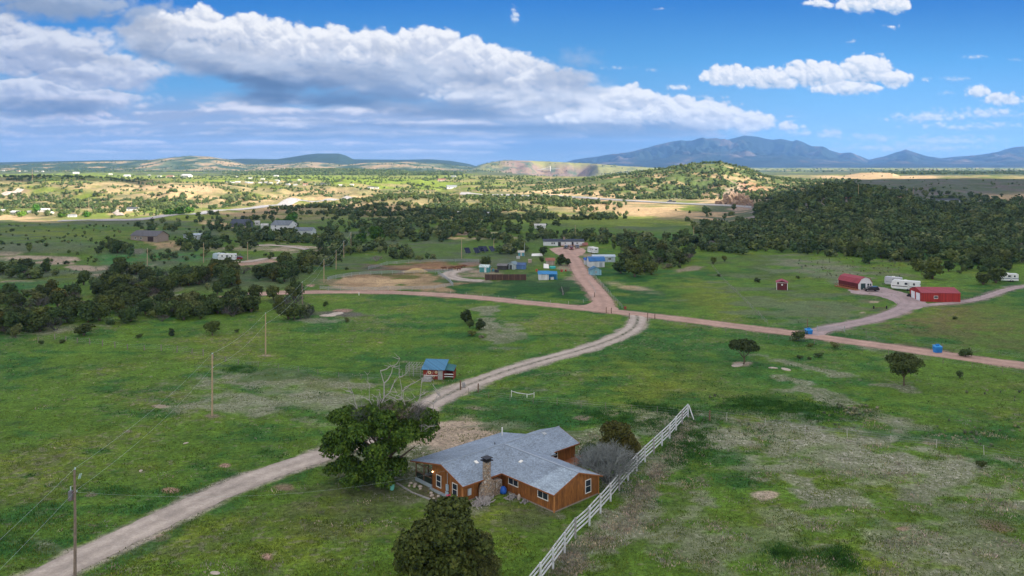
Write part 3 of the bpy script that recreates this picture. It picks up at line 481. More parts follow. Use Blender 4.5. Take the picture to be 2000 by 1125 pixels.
def paint_ground(x, y, z):
    Yc = np.maximum(y, 40.); px = 1000+F*x/Yc; py = np.where(y > 40, HZ+F*(CZ-z)/Yc, 1950)
    def L(a, b, t): return a+(b-a)*np.clip(t, 0, 1)[..., None]
    n1 = fbm(x/26, y/20, 4, 101); n2 = fbm(x/9, y/6, 4, 105); n3 = fbm(x/70, y/55, 3, 109); n4 = fbm(x/3.1, y/2.3, 3, 113)
    near = ss(320, 200, y)
    c = np.zeros(x.shape+(3,))+C_MEAD
    c = L(c, C_YEL, ss(-.05, .55, n1+.4*n2)*.8)
    c = L(c, C_LUSH*1.25, ss(-.04, .36, -n3*.8+n2*.65-.02)*.8)
    c = L(c, C_OLIVE, ss(.1, .5, n1*.5-n2*.7)*.45)
    c = L(c, C_LUSH*.9, ss(.25, .55, n4+.25*n2)*.42*near)
    c = L(c, C_DRY*.8, ss(.22, .5, -n4+.3*n1)*.28*near); c = L(c, C_DRY*1.1, ss(.30, .42, fbm(x/1.4, y/1.0, 3, 117)+.5*n1)*.5*near)
    # middle distance: duller
    mid = ss(585, 545, py)
    cm = np.zeros_like(c)+C_MEAD*.8
    cm = L(cm, C_SAGE, ss(-.2, .3, n3+n1*.4)); cm = L(cm, C_LUSH*1.2, ss(.15, .5, n1)*.5); cm = L(cm, C_SOIL*.7, ss(.26, .48, n2*.6-n3*.6)*.75); cm = L(cm, C_YEL*.8, ss(.1, .4, -n1-.2*n2)*.5)
    c = L(c, cm, mid*ss(1120, 1000, px)+mid*ss(470, 440, py)*ss(1000, 1120, px)); c *= (1+.22*np.clip(n4, -1, 1)*mid)[..., None]
    # sunlit dry hills: tan soil with thin green
    far = ss(438, 424, py+6*n3)
    b1 = fbm(x/60, y/34, 4, 121)
    cf = np.zeros_like(c)+C_TAN*.48+C_OLIVE*.62
    cf = L(cf, C_FIELD*.72, ss(-.12, .35, b1)); cf = L(cf, C_SAGE, ss(.0, .4, fbm(x/30, y/22, 3, 125))*.6)
    c = L(c, cf, far)
    c = L(c, C_FIELD*.75+C_TAN*.1, ss(1250, 1500, y)*ss(1000, 850, px)*.7)
    # big hills by place
    g = fbm(x/40, y/30, 4, 131)
    dark = ss(1345, 1400, px)*ss(385, 420, y)*ss(900, 860, y)*ss(505, 480, py-8*n1)
    c = L(c, C_SAGE*.95, dark); c = L(c, C_GREY*1.3, dark*ss(.05, .3, g)); c = L(c, C_GREY*.8, dark*ss(1820, 1960, px)*.5)
    mh = ss(1000, 1040, px)*ss(1690, 1640, px)*ss(840, 870, y)*ss(1520, 1500, y)
    c = L(c, C_OLIVE*1.25, mh); c = L(c, C_TAN*.85, mh*ss(-.02, .3, g)*.9); c = L(c, C_ROCK, mh*ss(.3, .5, -g)*.6)
    gh = ss(1640, 1680, px)*ss(790, 850, y)*ss(1420, 1380, y)
    c = L(c, C_SAGE*.85, gh); c = L(c, C_GREY*.75, gh*ss(-.1, .3, g)*.8); c = L(c, C_TAN, gh*ss(1900, 1940, px)*ss(1010, 900, y)*.8)
    th = ss(1580, 1620, px)*ss(1850, 1810, px)*ss(1400, 1430, y)*ss(2000, 1950, y)
    c = L(c, C_TAN*.98, th); c = L(c, C_TAN*.8+C_RED*.15, th*ss(0, .4, g))
    # distances
    a = fbm(x/260, y/200, 5, 141)
    wr = ss(1750, 1850, y)*ss(2700, 2600, y)
    c = L(c, np.where((a > .2)[..., None], C_FIELD*.8, C_SAGE*.8), wr*ss(430, 470, px)*0+wr*.9)
    c = L(c, C_FOREST*2.2, ss(1950, 2100, y)*ss(2750, 2650, y)*ss(1755, 1790, px)*.9)
    d = ss(2550, 2800, y)
    cd = np.zeros_like(c)+C_SAGE*.7; cd = L(cd, C_FOREST*1.6, ss(-.2, .15, a)); cd = L(cd, C_FIELD*.8, ss(.28, .42, -a)); cd = L(cd, C_TAN*.9, ss(.42, .55, fbm(x/90, y/60, 4, 145)))
    c = L(c, cd, d)
    fh = ss(2950, 3300, y)*ss(4900, 4700, y)
    q = fbm(x/120, y/220, 4, 151)
    c = L(c, C_SAGE*1.1, fh); c = L(c, C_TAN*.75, fh*ss(-.05, .3, q+.2*ss(300, 420, px)*ss(920, 600, px)-.1)); c = L(c, C_FOREST*1.6, fh*ss(.0, .25, -q+.3*ss(300, 200, px)))
    gg = ss(3250, 3400, y)*ss(5000, 4800, y)*ss(925, 960, px)*ss(1420, 1250, px)
    c = L(c, C_FIELD*.55+C_TAN*.3, gg); c = L(c, C_FOREST*2, gg*ss(.1, .35, q)*.8)
    gc = gg*ss(3300, 3350, y)*ss(4010, 3960, y)*ss(1175, 1140, px)
    q2 = fbm(x/55, z/30+y/130, 5, 156); c = L(c, C_ROCK*.62+C_RED*.1, gc*ss(960, 1000, px)); c = L(c, C_FOREST*2.4+.01, gc*ss(.02, .28, q2)*.85); c = L(c, C_TAN*.7, gc*ss(.12, .35, -q2)*.5)
    ms = ss(4800, 5000, y)*ss(1000, 950, px)
    c = L(c, C_FOREST*1.1, ms)
    ft = ss(3700, 3900, y)*ss(1230, 1300, px)*ss(6400, 6200, y)
    c = L(c, C_FIELD*.8+C_TAN*.15, ft); c = L(c, C_FOREST*2.2, ft*ss(.0, .2, a)); c = L(c, C_TAN, ft*ss(.18, .35, -fbm(x/300, y/90, 4, 158)))
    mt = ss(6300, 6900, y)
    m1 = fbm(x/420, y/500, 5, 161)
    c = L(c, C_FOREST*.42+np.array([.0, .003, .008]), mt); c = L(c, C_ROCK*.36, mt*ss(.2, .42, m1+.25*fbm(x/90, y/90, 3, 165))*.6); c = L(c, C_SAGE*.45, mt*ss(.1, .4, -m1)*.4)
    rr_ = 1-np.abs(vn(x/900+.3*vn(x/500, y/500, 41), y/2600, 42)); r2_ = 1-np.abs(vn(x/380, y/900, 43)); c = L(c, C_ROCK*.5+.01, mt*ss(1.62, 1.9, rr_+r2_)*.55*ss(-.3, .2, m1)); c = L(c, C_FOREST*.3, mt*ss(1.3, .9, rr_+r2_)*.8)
    bare = np.zeros(x.shape)
    # patches
    wob = 1.0
    e1 = fbm(x/5., y/3.4, 4, 171); e2 = fbm(x/16, y/11, 4, 173); e3 = fbm(x/45, y/30, 4, 175)
    for (cx, cy, rx, ry, rot, col, stg, soft) in PAINT:
        if stg <= 0: continue
        m = (np.abs(px-cx) < (rx+ry)*2+10) & (np.abs(py-cy) < ry*2.4+rx*abs(sin(radians(rot)))*1.6+6)
        if not m.any(): continue
        X = px[m]-cx; Yq = py[m]-cy; r = radians(rot)
        dx = X*cos(r)+Yq*sin(r); dy = -X*sin(r)+Yq*cos(r)
        d = np.sqrt((dx/rx)**2+(dy/ry)**2)
        yy = y[m]; nz = np.where(yy < 220, .55*e1[m]+.45*e2[m], np.where(yy < 520, e2[m], e3[m]))
        if soft >= .5 and yy.mean() < 330: nz = nz*1.35
        k = stg*ss(1+soft, 1-soft, d+nz*(1.0 if soft < .3 else 2.3))
        thin = col[0] > .13 and col[2] > .06 and yy.mean() < 260 and soft >= .45 and cy > 560
        if thin: col = np.array([.40, .375, .33])*(.75+.25*col[0]/.33); k = np.clip(k*.92, 0, 1)
        c[m] = c[m]+(col-c[m])*k[:, None]
        if thin: bare[m] = np.maximum(bare[m], k)
    for pts, w, col, k in ROADS:
        wpt = np.array([wp(a, b) for a, b in pts]); wpt = smooth2(wpt, 3)
        lo = wpt.min(0)-w*3-3; hi = wpt.max(0)+w*3+3
        m = (x > lo[0]) & (x < hi[0]) & (y > lo[1]) & (y < hi[1])
        X = x[m]; Yq = y[m]; d = np.full(X.shape, 9e9)
        for i in range(len(wpt)-1):
            a = wpt[i]; b = wpt[i+1]; ab = b-a; t = np.clip(((X-a[0])*ab[0]+(Yq-a[1])*ab[1])/(ab@ab), 0, 1)
            d = np.minimum(d, np.hypot(X-a[0]-t*ab[0], Yq-a[1]-t*ab[1]))
        nz = e1[m]*1.4+e2[m]*1.2
        kk = k*ss(w*.5+1.3, w*.5-.2, d+nz*1.1)
        c[m] = c[m]+(np.array(col)*.8-c[m])*kk[:, None]
        kk = .7*ss(w*.5+.6, w*.5+1.4, d)*ss(w*.5+4, w*.5+1.6, d+nz*1.5)*ss(.0, .3, fbm(X/9, Yq/9, 2, 191)+.1)
        c[m] = c[m]+(C_LUSH*1.1-c[m])*kk[:, None]
    # mown lines and wheel tracks
    c[...] *= (1+.12*np.clip(fbm(x/1.7, y/1.2, 2, 181), -1, 1)*near)[..., None]
    tilt = ss(6900, 7000, y)
    return np.clip(c, .004, .8), bare, px, py
tick('H')
CG, BG_, PXG, PYG = paint_ground(XG, YG, ZG)
def ground_material():
    t = NT('ground'); at = t.node('ShaderNodeAttribute'); at.attribute_name = 'col'; ab = t.node('ShaderNodeAttribute'); ab.attribute_name = 'bare'
    v = t.coord('Object'); vs = t.coord('Object', (1, 1.0, .3))
    n1 = t.noise(v, 1.7, 5, .7); n2 = t.noise(v, .33, 4, .6); n3 = t.noise(v, 7.0, 3, .6); n4 = t.noise(v, .045, 6, .65)
    k = t.ramp(n1, [(.30, .42), (.5, 1.0), (.70, 1.6)])
    k2 = t.ramp(n2, [(.3, .75), (.7, 1.25)]); k3 = t.ramp(n3, [(.25, .62), (.75, 1.4)]); k4 = t.ramp(n4, [(.3, .85), (.7, 1.15)])
    c = t.mix(1, at.outputs['Color'], k, 'MULTIPLY'); c = t.mix(1, c, k2, 'MULTIPLY'); c = t.mix(1, c, k3, 'MULTIPLY'); c = t.mix(1, c, k4, 'MULTIPLY')
    # grass tufts standing in the bare patches, pale grit in the grass
    tuft = t.noise(v, 1.5, 6, .75); gm = t.ramp(tuft, [(.40, 0), (.485, 1)])
    f = t.mix(1, gm, ab.outputs['Fac'], 'MULTIPLY')
    c = t.mix(f, c, t.mix(n2, (.050, .085, .020), (.10, .125, .030)))
    t.base(c); t.rough(.95); t.p.inputs['Specular IOR Level'].default_value = .12
    h = t.mix(.5, t.noise(v, 1.3, 6, .75), t.noise(v, 4.5, 3, .6))
    t.bump(h, .9, .35)
    return t.m
M_GROUND = ground_material()
def _faces(nr, nc):
    i = np.arange(nr-1)[:, None]*nc+np.arange(nc-1)[None]; i = i.ravel()
    return np.stack([i, i+1, i+nc+1, i+nc], 1)
gv = np.stack([XG, YG, ZG], -1).reshape(-1, 3)
gme = npmesh('ground', gv, _faces(*XG.shape), M_GROUND, True, {'col': CG.reshape(-1, 3)}, {'bare': BG_.ravel()})
ground = tag(linkmesh('ground', gme), kind='structure')
def zg(x, y):                            # height of the built sheet (bilinear), vectorised
    x = np.atleast_1d(np.asarray(x, float)); y = np.atleast_1d(np.asarray(y, float))
    r = np.clip(np.searchsorted(ROWS, y)-1, 0, len(ROWS)-2); t = (y-ROWS[r])/(ROWS[r+1]-ROWS[r])
    w = np.where(y > 73, y, np.sqrt(73.**2+(73-np.minimum(y, 73))**2)); u = x/w
    c = np.clip(np.searchsorted(UU, u)-1, 0, len(UU)-2); s = (u-UU[c])/(UU[c+1]-UU[c])
    return (ZG[r, c]*(1-s)+ZG[r, c+1]*s)*(1-t)+(ZG[r+1, c]*(1-s)+ZG[r+1, c+1]*s)*t
def Z(x, y): return float(zg(x, y)[0])
def P(px, py, dz=0.0):                   # where the ground shows at a pixel of the photograph
    g = G(px, py); return Vector((g.x, g.y, Z(g.x, g.y)+dz))
# ---------------------------------------------------------------- sky dome and the passing cloud that shades the valley
def build_sky():
    R = 30000.
    px = np.concatenate([np.linspace(-900, -60, 60)[:-1], np.arange(-60, 2061, 1.9), np.linspace(2060, 2900, 60)[1:]])
    py = np.concatenate([np.arange(-420, -8, 8.0), np.arange(-8, 352, 1.5)])
    C = sky_colours(px, py)
    f = ss(-420, -200, py)[:, None, None]; C = C*f+(1-f)*np.array([.03, .14, .48])
    X = np.repeat(((px-1000)/F)[None], len(py), 0); Zz = np.repeat(((HZ-py)/F)[:, None], len(px), 1); n = np.sqrt(X*X+1+Zz*Zz)
    V = np.stack([X/n*R, R/n, CZ+Zz/n*R], -1).reshape(-1, 3)
    m = bpy.data.materials.new('sky'); m.use_nodes = True; t = m.node_tree; t.nodes.clear()
    o = t.nodes.new('ShaderNodeOutputMaterial'); e = t.nodes.new('ShaderNodeEmission'); a = t.nodes.new('ShaderNodeAttribute'); a.attribute_name = 'col'
    t.links.new(a.outputs['Color'], e.inputs[0]); e.inputs[1].default_value = SKYK*2**-EXPO; t.links.new(e.outputs[0], o.inputs[0])
    try: m.cycles.emission_sampling = 'NONE'
    except Exception: pass
    me = npmesh('sky', V, _faces(len(py), len(px)), m, True, {'col': C.reshape(-1, 3)})
    return tag(linkmesh('sky', me), kind='structure')
SKYK = 1.0
tick('ground')
build_sky()
tick('sky')
def cloud(name, outline, hgt, thick, label, seed):
    # a flat-based cloud high to the right, behind the camera: its shade falls on `outline`
    off = SUND*(hgt/SUND.z); n = len(outline)
    P2 = [Vector((a+off.x, b+off.y)) for a, b in outline]
    c = sum(P2, Vector((0, 0)))/n; rng = random.Random(seed)
    pts = []
    for i in range(n):                   # resample finely, ragged edge
        a, b = P2[i], P2[(i+1) % n]; k = max(2, int((b-a).length/22))
        for j in range(k):
            q = a.lerp(b, j/k); w = 16*float(fbm(q.x/60, q.y/60, 4, seed)); d = (q-c).normalized(); pts.append(q+d*w)
    m = len(pts); vs = []; fs = []
    prof_ = [(1.0, 0), (1.004, .12), (.985, .4), (.93, .62), (.8, .85), (.5, 1.0), (0.02, 1.02)]
    for s, h in prof_:
        for q in pts:
            w = c+(q-c)*s
            inn = min(1, (1-s)*4); hh = hgt+thick*h+inn*12*float(bil(w.x/160, w.y/160, 3, seed))
            vs.append((w.x, w.y, hh))
    for r in range(len(prof_)-1):
        for i in range(m): fs.append((r*m+i, r*m+(i+1) % m, (r+1)*m+(i+1) % m, (r+1)*m+i))
    b = MB(); b.add(vs, fs, 0, True); b.add([(c.x, c.y, hgt)]+[(q.x, q.y, hgt) for q in pts], [(0, (i+1) % m+1, i+1) for i in range(m)], 0, True)
    mt = NT('cloud'); mt.base((.9, .9, .92)); mt.rough(1)
    return tag(b.build(name, mt.m), kind='stuff')
def wp(px, py): yy = CZ*F/(py-HZ); return ((px-1000)/F*yy, yy)
SHADE = [wp(-900, 436), wp(-300, 437), wp(60, 436), wp(200, 431), wp(300, 429), wp(420, 420), wp(540, 408), wp(620, 403), wp(650, 414), wp(700, 413), wp(800, 418), wp(900, 420), wp(960, 430), wp(1060, 438), wp(1200, 441), wp(1330, 444), wp(1400, 423), wp(1540, 400), wp(1610, 395), (405, 980), (565, 1200), (640, 1430), (1500, 1500), (2100, 900), (2100, -300), (900, -620), (-300, -620), (-900, -200), (-1150, 250)]
cloud('cloud', SHADE, 1050, 26, '', 5)
cloud('cloud', [(-1500, 1120), (-1100, 1040), (-800, 1080), (-560, 1130), (-520, 1230), (-640, 1380), (-900, 1480), (-1500, 1500)], 1050, 20, '', 9)  # unseen second cloud, added to darken the left ridge for contrast
# ---------------------------------------------------------------- roads: worn sheets a few centimetres above the ground
def road_mat(name, c, streak, tufts=0):
    t = NT(name); uv = t.node('ShaderNodeAttribute'); uv.attribute_name = 'across'
    v = t.coord('Object')
    n = t.noise(v, .9, 6, .65); n2 = t.noise(v, .16, 4, .6); n3 = t.noise(v, 5, 3, .6)
    c1 = t.ramp(n, [(.3, [k*.82 for k in c]), (.7, [min(1, k*1.15) for k in c])])
    c1 = t.mix(1, c1, t.ramp(n2, [(.3, .82), (.7, 1.15)]), 'MULTIPLY'); c1 = t.mix(1, c1, t.ramp(n3, [(.3, .86), (.7, 1.12)]), 'MULTIPLY')
    # wheel tracks: 'across' runs 0..1 over the width
    w = t.math('ADD', uv.outputs['Fac'], t.math('MULTIPLY', t.math('SUBTRACT', n2, .5), .16))
    tr = t.ramp(w, [(.0, .82), (.22, 1.1), (.34, .98), (.5, .80), (.66, .98), (.78, 1.1), (1, .82)])
    c1 = t.mix(streak, c1, t.mix(1, c1, tr, 'MULTIPLY'))
    if tufts:
        g = t.ramp(w, [(.36, 0), (.45, 1), (.55, 1), (.64, 0)]); at = t.node('ShaderNodeAttribute'); at.attribute_name = 'mid'
        g = t.mix(1, g, t.ramp(n, [(.42, 0), (.6, 1)]), 'MULTIPLY'); g = t.mix(1, g, at.outputs['Fac'], 'MULTIPLY')
        c1 = t.mix(g, c1, (.06, .07, .03))
    t.base(c1); t.rough(.95); t.bump(t.noise(v, 3, 6, .7), .5, .06)
    return t.m
def ribbon(name, pts, width, mat, lift=.05, world=False, step=.8, rag=.3, mid=None, taper=0):
    p = np.array(pts if world else [wp_fix(a, b) for a, b in pts], float); p = smooth2(p, 3)
    seg = np.hypot(*(p[1:]-p[:-1]).T); L = np.concatenate([[0], np.cumsum(seg)]); tot = L[-1]
    n = int(tot/step)+2; s = np.linspace(0, tot, n); cx = np.interp(s, L, p[:, 0]); cy = np.interp(s, L, p[:, 1])
    tx = np.gradient(cx); ty = np.gradient(cy); l = np.hypot(tx, ty); nx, ny = -ty/l, tx/l
    K = 9; across = np.linspace(0, 1, K); V = []; A = []
    wl = width*.5+rag*fbm(s/2.2, s*0+3, 4, len(pts)); wr = width*.5+rag*fbm(s/2.2, s*0+9, 4, len(pts)+5)
    X = np.zeros((n, K)); Yv = np.zeros((n, K))
    for k, a in enumerate(across):
        off = np.where(a < .5, -(1-2*a)*wl, (2*a-1)*wr); X[:, k] = cx+nx*off; Yv[:, k] = cy+ny*off
    Zv = zg(X.ravel(), Yv.ravel()).reshape(X.shape)
    edge = np.minimum(across, 1-across)*2
    Zv = Zv+lift*(.35+.65*ss(0, .4, edge))[None]*(1+np.maximum(Yv, 0)/260)
    md = np.repeat((ss(*mid, Yv[:, 4]) if mid else np.zeros(n))[:, None], K, 1)
    me = npmesh(name, np.stack([X, Yv, Zv], -1).reshape(-1, 3), _faces(n, K), mat, True, None, {'across': np.repeat(across[None], n, 0).ravel(), 'mid': md.ravel()})
    return tag(linkmesh(name, me), kind='structure')
def wp_fix(px, py): g = G(px, py); return (g.x, g.y)
M_RP = road_mat('red dirt road', C_ROADP, .6); M_RD = road_mat('pale dirt track', C_DRIVE, .8, 1); M_RG = road_mat('grey gravel', C_GRAV, .5)
M_AS = road_mat('worn asphalt', (.33, .32, .33), .3)
ribbon('county_road', ROADS[0][0], 6.0, M_RP, .06, step=1.2)
ribbon('ranch_driveway', ROADS[1][0], 4.5, M_RD, .05, step=.5, rag=.55, mid=(128, 142))
ribbon('homestead_driveway', ROADS[2][0], 6.2, M_RP, .09, step=1.2, rag=.8)
ribbon('gravel_driveway', ROADS[3][0], 5.0, M_RG, .07, step=1.0)
ribbon('farm_track', ROADS[4][0], 3.0, M_RG, .07, step=1.0, rag=.9)
ribbon('corral_track', ROADS[5][0], 5.5, M_RD, .08, step=1.5, rag=.9)
def sheet(name, pts, mat, lift, rag=.8):        # an open yard drawn by its outline
    c = np.mean([wp_fix(a, b) for a, b in pts], 0); p = smooth2(np.array([wp_fix(a, b) for a, b in pts+pts[:1]]), 3)[:-1]
    p = p+rag*np.stack([fbm(p[:, 0]/3, p[:, 1]/3, 3, 5), fbm(p[:, 0]/3, p[:, 1]/3, 3, 8)], 1)
    rings = 8; V = []; n = len(p)
    for k in range(rings+1):
        q = c+(p-c)*(k/rings); V.append(np.stack([q[:, 0], q[:, 1], zg(q[:, 0], q[:, 1])+lift*(1.0 if k < rings else .3)], 1))
    V = np.concatenate(V); i = np.arange(n); Fq = np.concatenate([np.stack([k*n+i, (k+1)*n+i, (k+1)*n+(i+1) % n, k*n+(i+1) % n], 1) for k in range(rings)])
    return tag(linkmesh(name, npmesh(name, V, Fq, mat, True, None, {'across': np.full(len(V), .3), 'mid': np.zeros(len(V))})), kind='structure')
sheet('homestead_yard', [(1072, 486), (1095, 482), (1130, 482), (1146, 488), (1140, 498), (1118, 502), (1090, 500)], M_RP, .05)
sheet('gravel_yard', [(1655, 566), (1700, 560), (1722, 560), (1760, 570), (1790, 580), (1815, 592), (1800, 603), (1770, 606), (1748, 590), (1715, 577), (1665, 574)], M_RG, .045)
sheet('road_junction', [(1105, 600), (1150, 595), (1166, 583), (1186, 582), (1200, 598), (1212, 607), (1180, 606), (1140, 603)], M_RP, .05)
hwA = ribbon('highway', HWY_A, 13, M_AS, .25, step=8, rag=.2)
hwB = ribbon('highway', HWY_B, 13, M_AS, .25, step=8, rag=.2)
ribbon('village_street', [(235, 422), (222, 414), (235, 409), (260, 411)], 6, M_RD, .2, step=4)
ribbon('hill_track', [(0, 383), (15, 376), (40, 370)], 10, M_RD, .3, step=6)
ribbon('farm_lane', [(470, 440), (478, 446), (470, 451)], 5, M_RD, .2, step=4)
ribbon('valley_lane', [(450, 512), (490, 512), (512, 506), (545, 504)], 4, M_RD, .15, step=2)
ribbon('upper_lane', [(495, 480), (540, 479), (580, 484), (602, 488)], 4, M_RD, .15, step=2)
tick('roads')
# ---------------------------------------------------------------- trees
def foliage_mat(name, a, b, c, attr=False, sc=5.0):
    t = NT(name); v = t.coord('Object'); n = t.noise(v, sc, 4, .7); n2 = t.noise(v, sc*4, 2, .6)
    col = t.ramp(n, [(.30, a), (.5, b), (.72, c)])
    if attr: r = t.node('ShaderNodeAttribute'); r.attribute_name = 'tint'; rnd = r.outputs['Fac']
    else: r = t.node('ShaderNodeObjectInfo'); rnd = r.outputs['Random']
    col = t.mix(1, col, t.ramp(rnd, [(0, (.55, .62, .62)), (.3, (1.0, .95, .80)), (.6, (.85, 1.05, 1.0)), (.85, (1.5, 1.35, .95)), (.93, (1.6, 1.4, 1.2)), (1, (2.1, 1.7, 1.9))]), 'MULTIPLY')
    col = t.mix(1, col, t.ramp(n2, [(.25, .7), (.75, 1.35)]), 'MULTIPLY')
    t.base(col); t.rough(.85); t.p.inputs['Specular IOR Level'].default_value = .15
    return t.m
M_JUN = foliage_mat('juniper foliage', (.030, .046, .018), (.052, .076, .026), (.098, .120, .040))
M_JUNS = foliage_mat('far juniper foliage', (.034, .056, .025), (.060, .088, .036), (.112, .140, .054), True, .35)
M_DEC = foliage_mat('cottonwood foliage', (.024, .072, .012), (.048, .115, .016), (.085, .155, .022))
M_GRY = foliage_mat('dead twigs', (.055, .048, .052), (.10, .09, .095), (.17, .155, .16))
M_OLV = foliage_mat('russet juniper foliage', (.032, .042, .013), (.068, .068, .019), (.13, .10, .025))
M_SAG = foliage_mat('sage foliage', (.06, .075, .045), (.09, .105, .065), (.14, .15, .10))
M_BARK = simple('bark', (.10, .075, .055), .9, .35, 6, bump=.6)
M_DEAD = simple('weathered dead wood', (.33, .31, .30), .85, .25, 5, bump=.4)
def ico(sub=1):
    b = bmesh.new(); bmesh.ops.create_icosphere(b, subdivisions=sub, radius=1)
    v = np.array([q.co[:] for q in b.verts]); f = np.array([[w.index for w in q.verts] for q in b.faces]); b.free(); return v, f
ICO1, ICO2 = ico(1), ico(2)
def leaf_cards(cent, nrm, size, rs, bend=.5):
    # small bent leaf sprays, two triangles each, roughly facing outwards but tumbled
    n = len(cent); d = nrm+rs.normal(0, .55, (n, 3)); d /= np.linalg.norm(d, axis=1)[:, None]
    a = np.cross(d, rs.normal(0, 1, (n, 3))); a /= np.linalg.norm(a, axis=1)[:, None]+1e-9; b = np.cross(d, a)
    s = size*(.6+.8*rs.rand(n))[:, None]; w = s*(.45+.4*rs.rand(n))[:, None]
    p0 = cent-a*s; p1 = cent+b*w+d*s*.2; p2 = cent+a*s; p3 = cent-b*w-d*s*.15
    V = np.stack([p0, p1, p2, p3], 1).reshape(-1, 3); k = np.arange(n)[:, None]*4
    return V, np.concatenate([k+[0, 1, 2], k+[0, 2, 3]])
def crown_np(seed, lobes, nleaf, size, core=.72, gap=.0, sub=1):
    # lobes: (x, y, z, rx, ry, rz); returns verts, tris
    rs = np.random.RandomState(seed); VV = []; FF = []; nb = 0; iv, jf = (ICO1, ICO2)[sub-1]
    L = np.array(lobes); wt = (L[:, 3]*L[:, 5]); wt = wt/wt.sum(); cnt = rs.multinomial(nleaf, wt)
    for (x, y, z, rx, ry, rz), m in zip(lobes, cnt):
        if core > 0:
            r = core*(.8+.35*rs.rand(len(iv), 1)); v = iv*r*[rx, ry, rz]+[x, y, z]; VV.append(v); FF.append(jf+nb); nb += len(v)
        d = rs.normal(0, 1, (m, 3)); d /= np.linalg.norm(d, axis=1)[:, None]; d[:, 2] = np.where(d[:, 2] < -.5, -d[:, 2], d[:, 2])
        rr = 1-.45*rs.rand(m, 1)**2.2+.10*rs.rand(m, 1)
        # clumping: push radius by a coarse noise of direction
        q = .16*fbm(d[:, 0]*2.4+seed, d[:, 1]*2.4+d[:, 2]*2.1, 2, seed)[:, None]*1.6
        c = d*(rr+q)*[rx, ry, rz]+[x, y, z]
        v, f = leaf_cards(c, d, size, rs); VV.append(v); FF.append(f+nb); nb += len(v)
    V = np.concatenate(VV); V[:, 2] = np.maximum(V[:, 2], .0)
    return V, np.concatenate(FF)
def jun_lobes(seed, n=9, wide=1.0, tall=1.0):
    rs = random.Random(seed); L = [(0, 0, .42*tall, .30*wide, .30*wide, .40*tall)]
    for i in range(n):
        a = i*2.4+rs.random(); h = rs.uniform(.14, .78)*tall; r = (.30*wide)*(1-(h/tall-.25)**2*.9)*rs.uniform(.5, 1.0)
        s = rs.uniform(.13, .22); L.append((cos(a)*r, sin(a)*r, max(h, s*.6), s*wide, s*wide, s*rs.uniform(.8, 1.25)))
    return L
def tri_mesh(name, VF, mat): return npmesh(name, VF[0], VF[1], mat)
def trunk_mesh(name, seed, h=.5, r=.04, lean=.05, mat=None, forks=2):
    rs = random.Random(seed); b = MB()
    for k in range(forks+1):
        a = rs.uniform(0, 6.28); l = lean*(k*1.3+.4)
        b.tube([(0, 0, -.04), (cos(a)*l*.4, sin(a)*l*.4, h*.35), (cos(a)*l*1.4, sin(a)*l*1.4, h*.7), (cos(a)*l*2.6, sin(a)*l*2.6, h)], [r, r*.8, r*.5, r*.2], 7)
    return b.mesh(name, mat or M_BARK)
TREE = {}
def make_kind(key, n, mat, leafsets, wide=1.0, tall=1.0, size=.045, nl=9, trunk=(.5, .035, .05)):
    out = []
    for i in range(n):
        L = jun_lobes(hash_(key)+i*13, nl, wide, tall)
        ms = [tri_mesh(key+' crown', crown_np(100+i+hash_(key), L, q, size*sf, sub=1), mat) for q, sf in leafsets]
        out.append((ms, trunk_mesh(key+' trunk', i+5, *trunk)))
    TREE[key] = out
def hash_(s): return sum(ord(c)*(i+3) for i, c in enumerate(s)) % 977
LS = [(2600, .75), (900, 1.15), (330, 1.7)]
make_kind('juniper', 6, M_JUN, LS)
make_kind('round juniper', 3, M_JUN, LS, 1.45, .95)
make_kind('tall juniper', 2, M_JUN, LS, .8, 1.15, .045, 8)
make_kind('russet juniper', 2, M_OLV, LS, 1.1, .95)
make_kind('broadleaf', 3, M_DEC, LS, 1.3, 1.0, .05, 12)
make_kind('sage', 2, M_SAG, LS, 1.5, .7, .05)
def twig_mesh(seed, n, h=1.0, w=.5, mat=None, r=.006):
    rs = random.Random(seed); V = []; Fq = []
    def tri(a, b, r0, r1):
        d = (b-a); u = d.orthogonal().normalized(); v = d.cross(u).normalized(); k = len(V)
        for p, q in ((a, r0), (b, r1)):
            for j in range(3): V.append(p+(u*cos(j*2.094)+v*sin(j*2.094))*q)
        for j in range(3): Fq.append((k+j, k+(j+1) % 3, k+3+(j+1) % 3, k+3+j))
    def grow(p, d, l, r, dep):
        q = p+d*l; tri(p, q, r, r*.6)
        if dep == 0: return
        for _ in range(rs.choice((2, 3, 3))):
            e = (d+Vector((rs.gauss(0, .55), rs.gauss(0, .55), rs.gauss(.05, .35)))).normalized(); grow(q, e, l*rs.uniform(.6, .85), r*.62, dep-1)
    for i in range(n):
        a = rs.uniform(0, 6.28); d = Vector((cos(a)*w, sin(a)*w, rs.uniform(.5, 1.1))).normalized(); grow(Vector((cos(a)*.03, sin(a)*.03, -.03)), d, .30*h, r*3.2, 4)
    me = npmesh('twigs', np.array([v[:] for v in V]), np.array(Fq), mat or M_GRY); return me
DEADM = [twig_mesh(i, 9, 1.0, .7) for i in range(3)]
PROTO = {}
KN = {'juniper': 'juniper', 'round juniper': 'juniper', 'tall juniper': 'juniper', 'russet juniper': 'juniper', 'broadleaf': 'deciduous_tree', 'sage': 'sagebrush', 'dead': 'dead_shrub'}
CAT = {'juniper': 'juniper tree', 'round juniper': 'juniper tree', 'tall juniper': 'juniper tree', 'russet juniper': 'juniper tree', 'broadleaf': 'tree', 'sage': 'bush', 'dead': 'dead bush'}
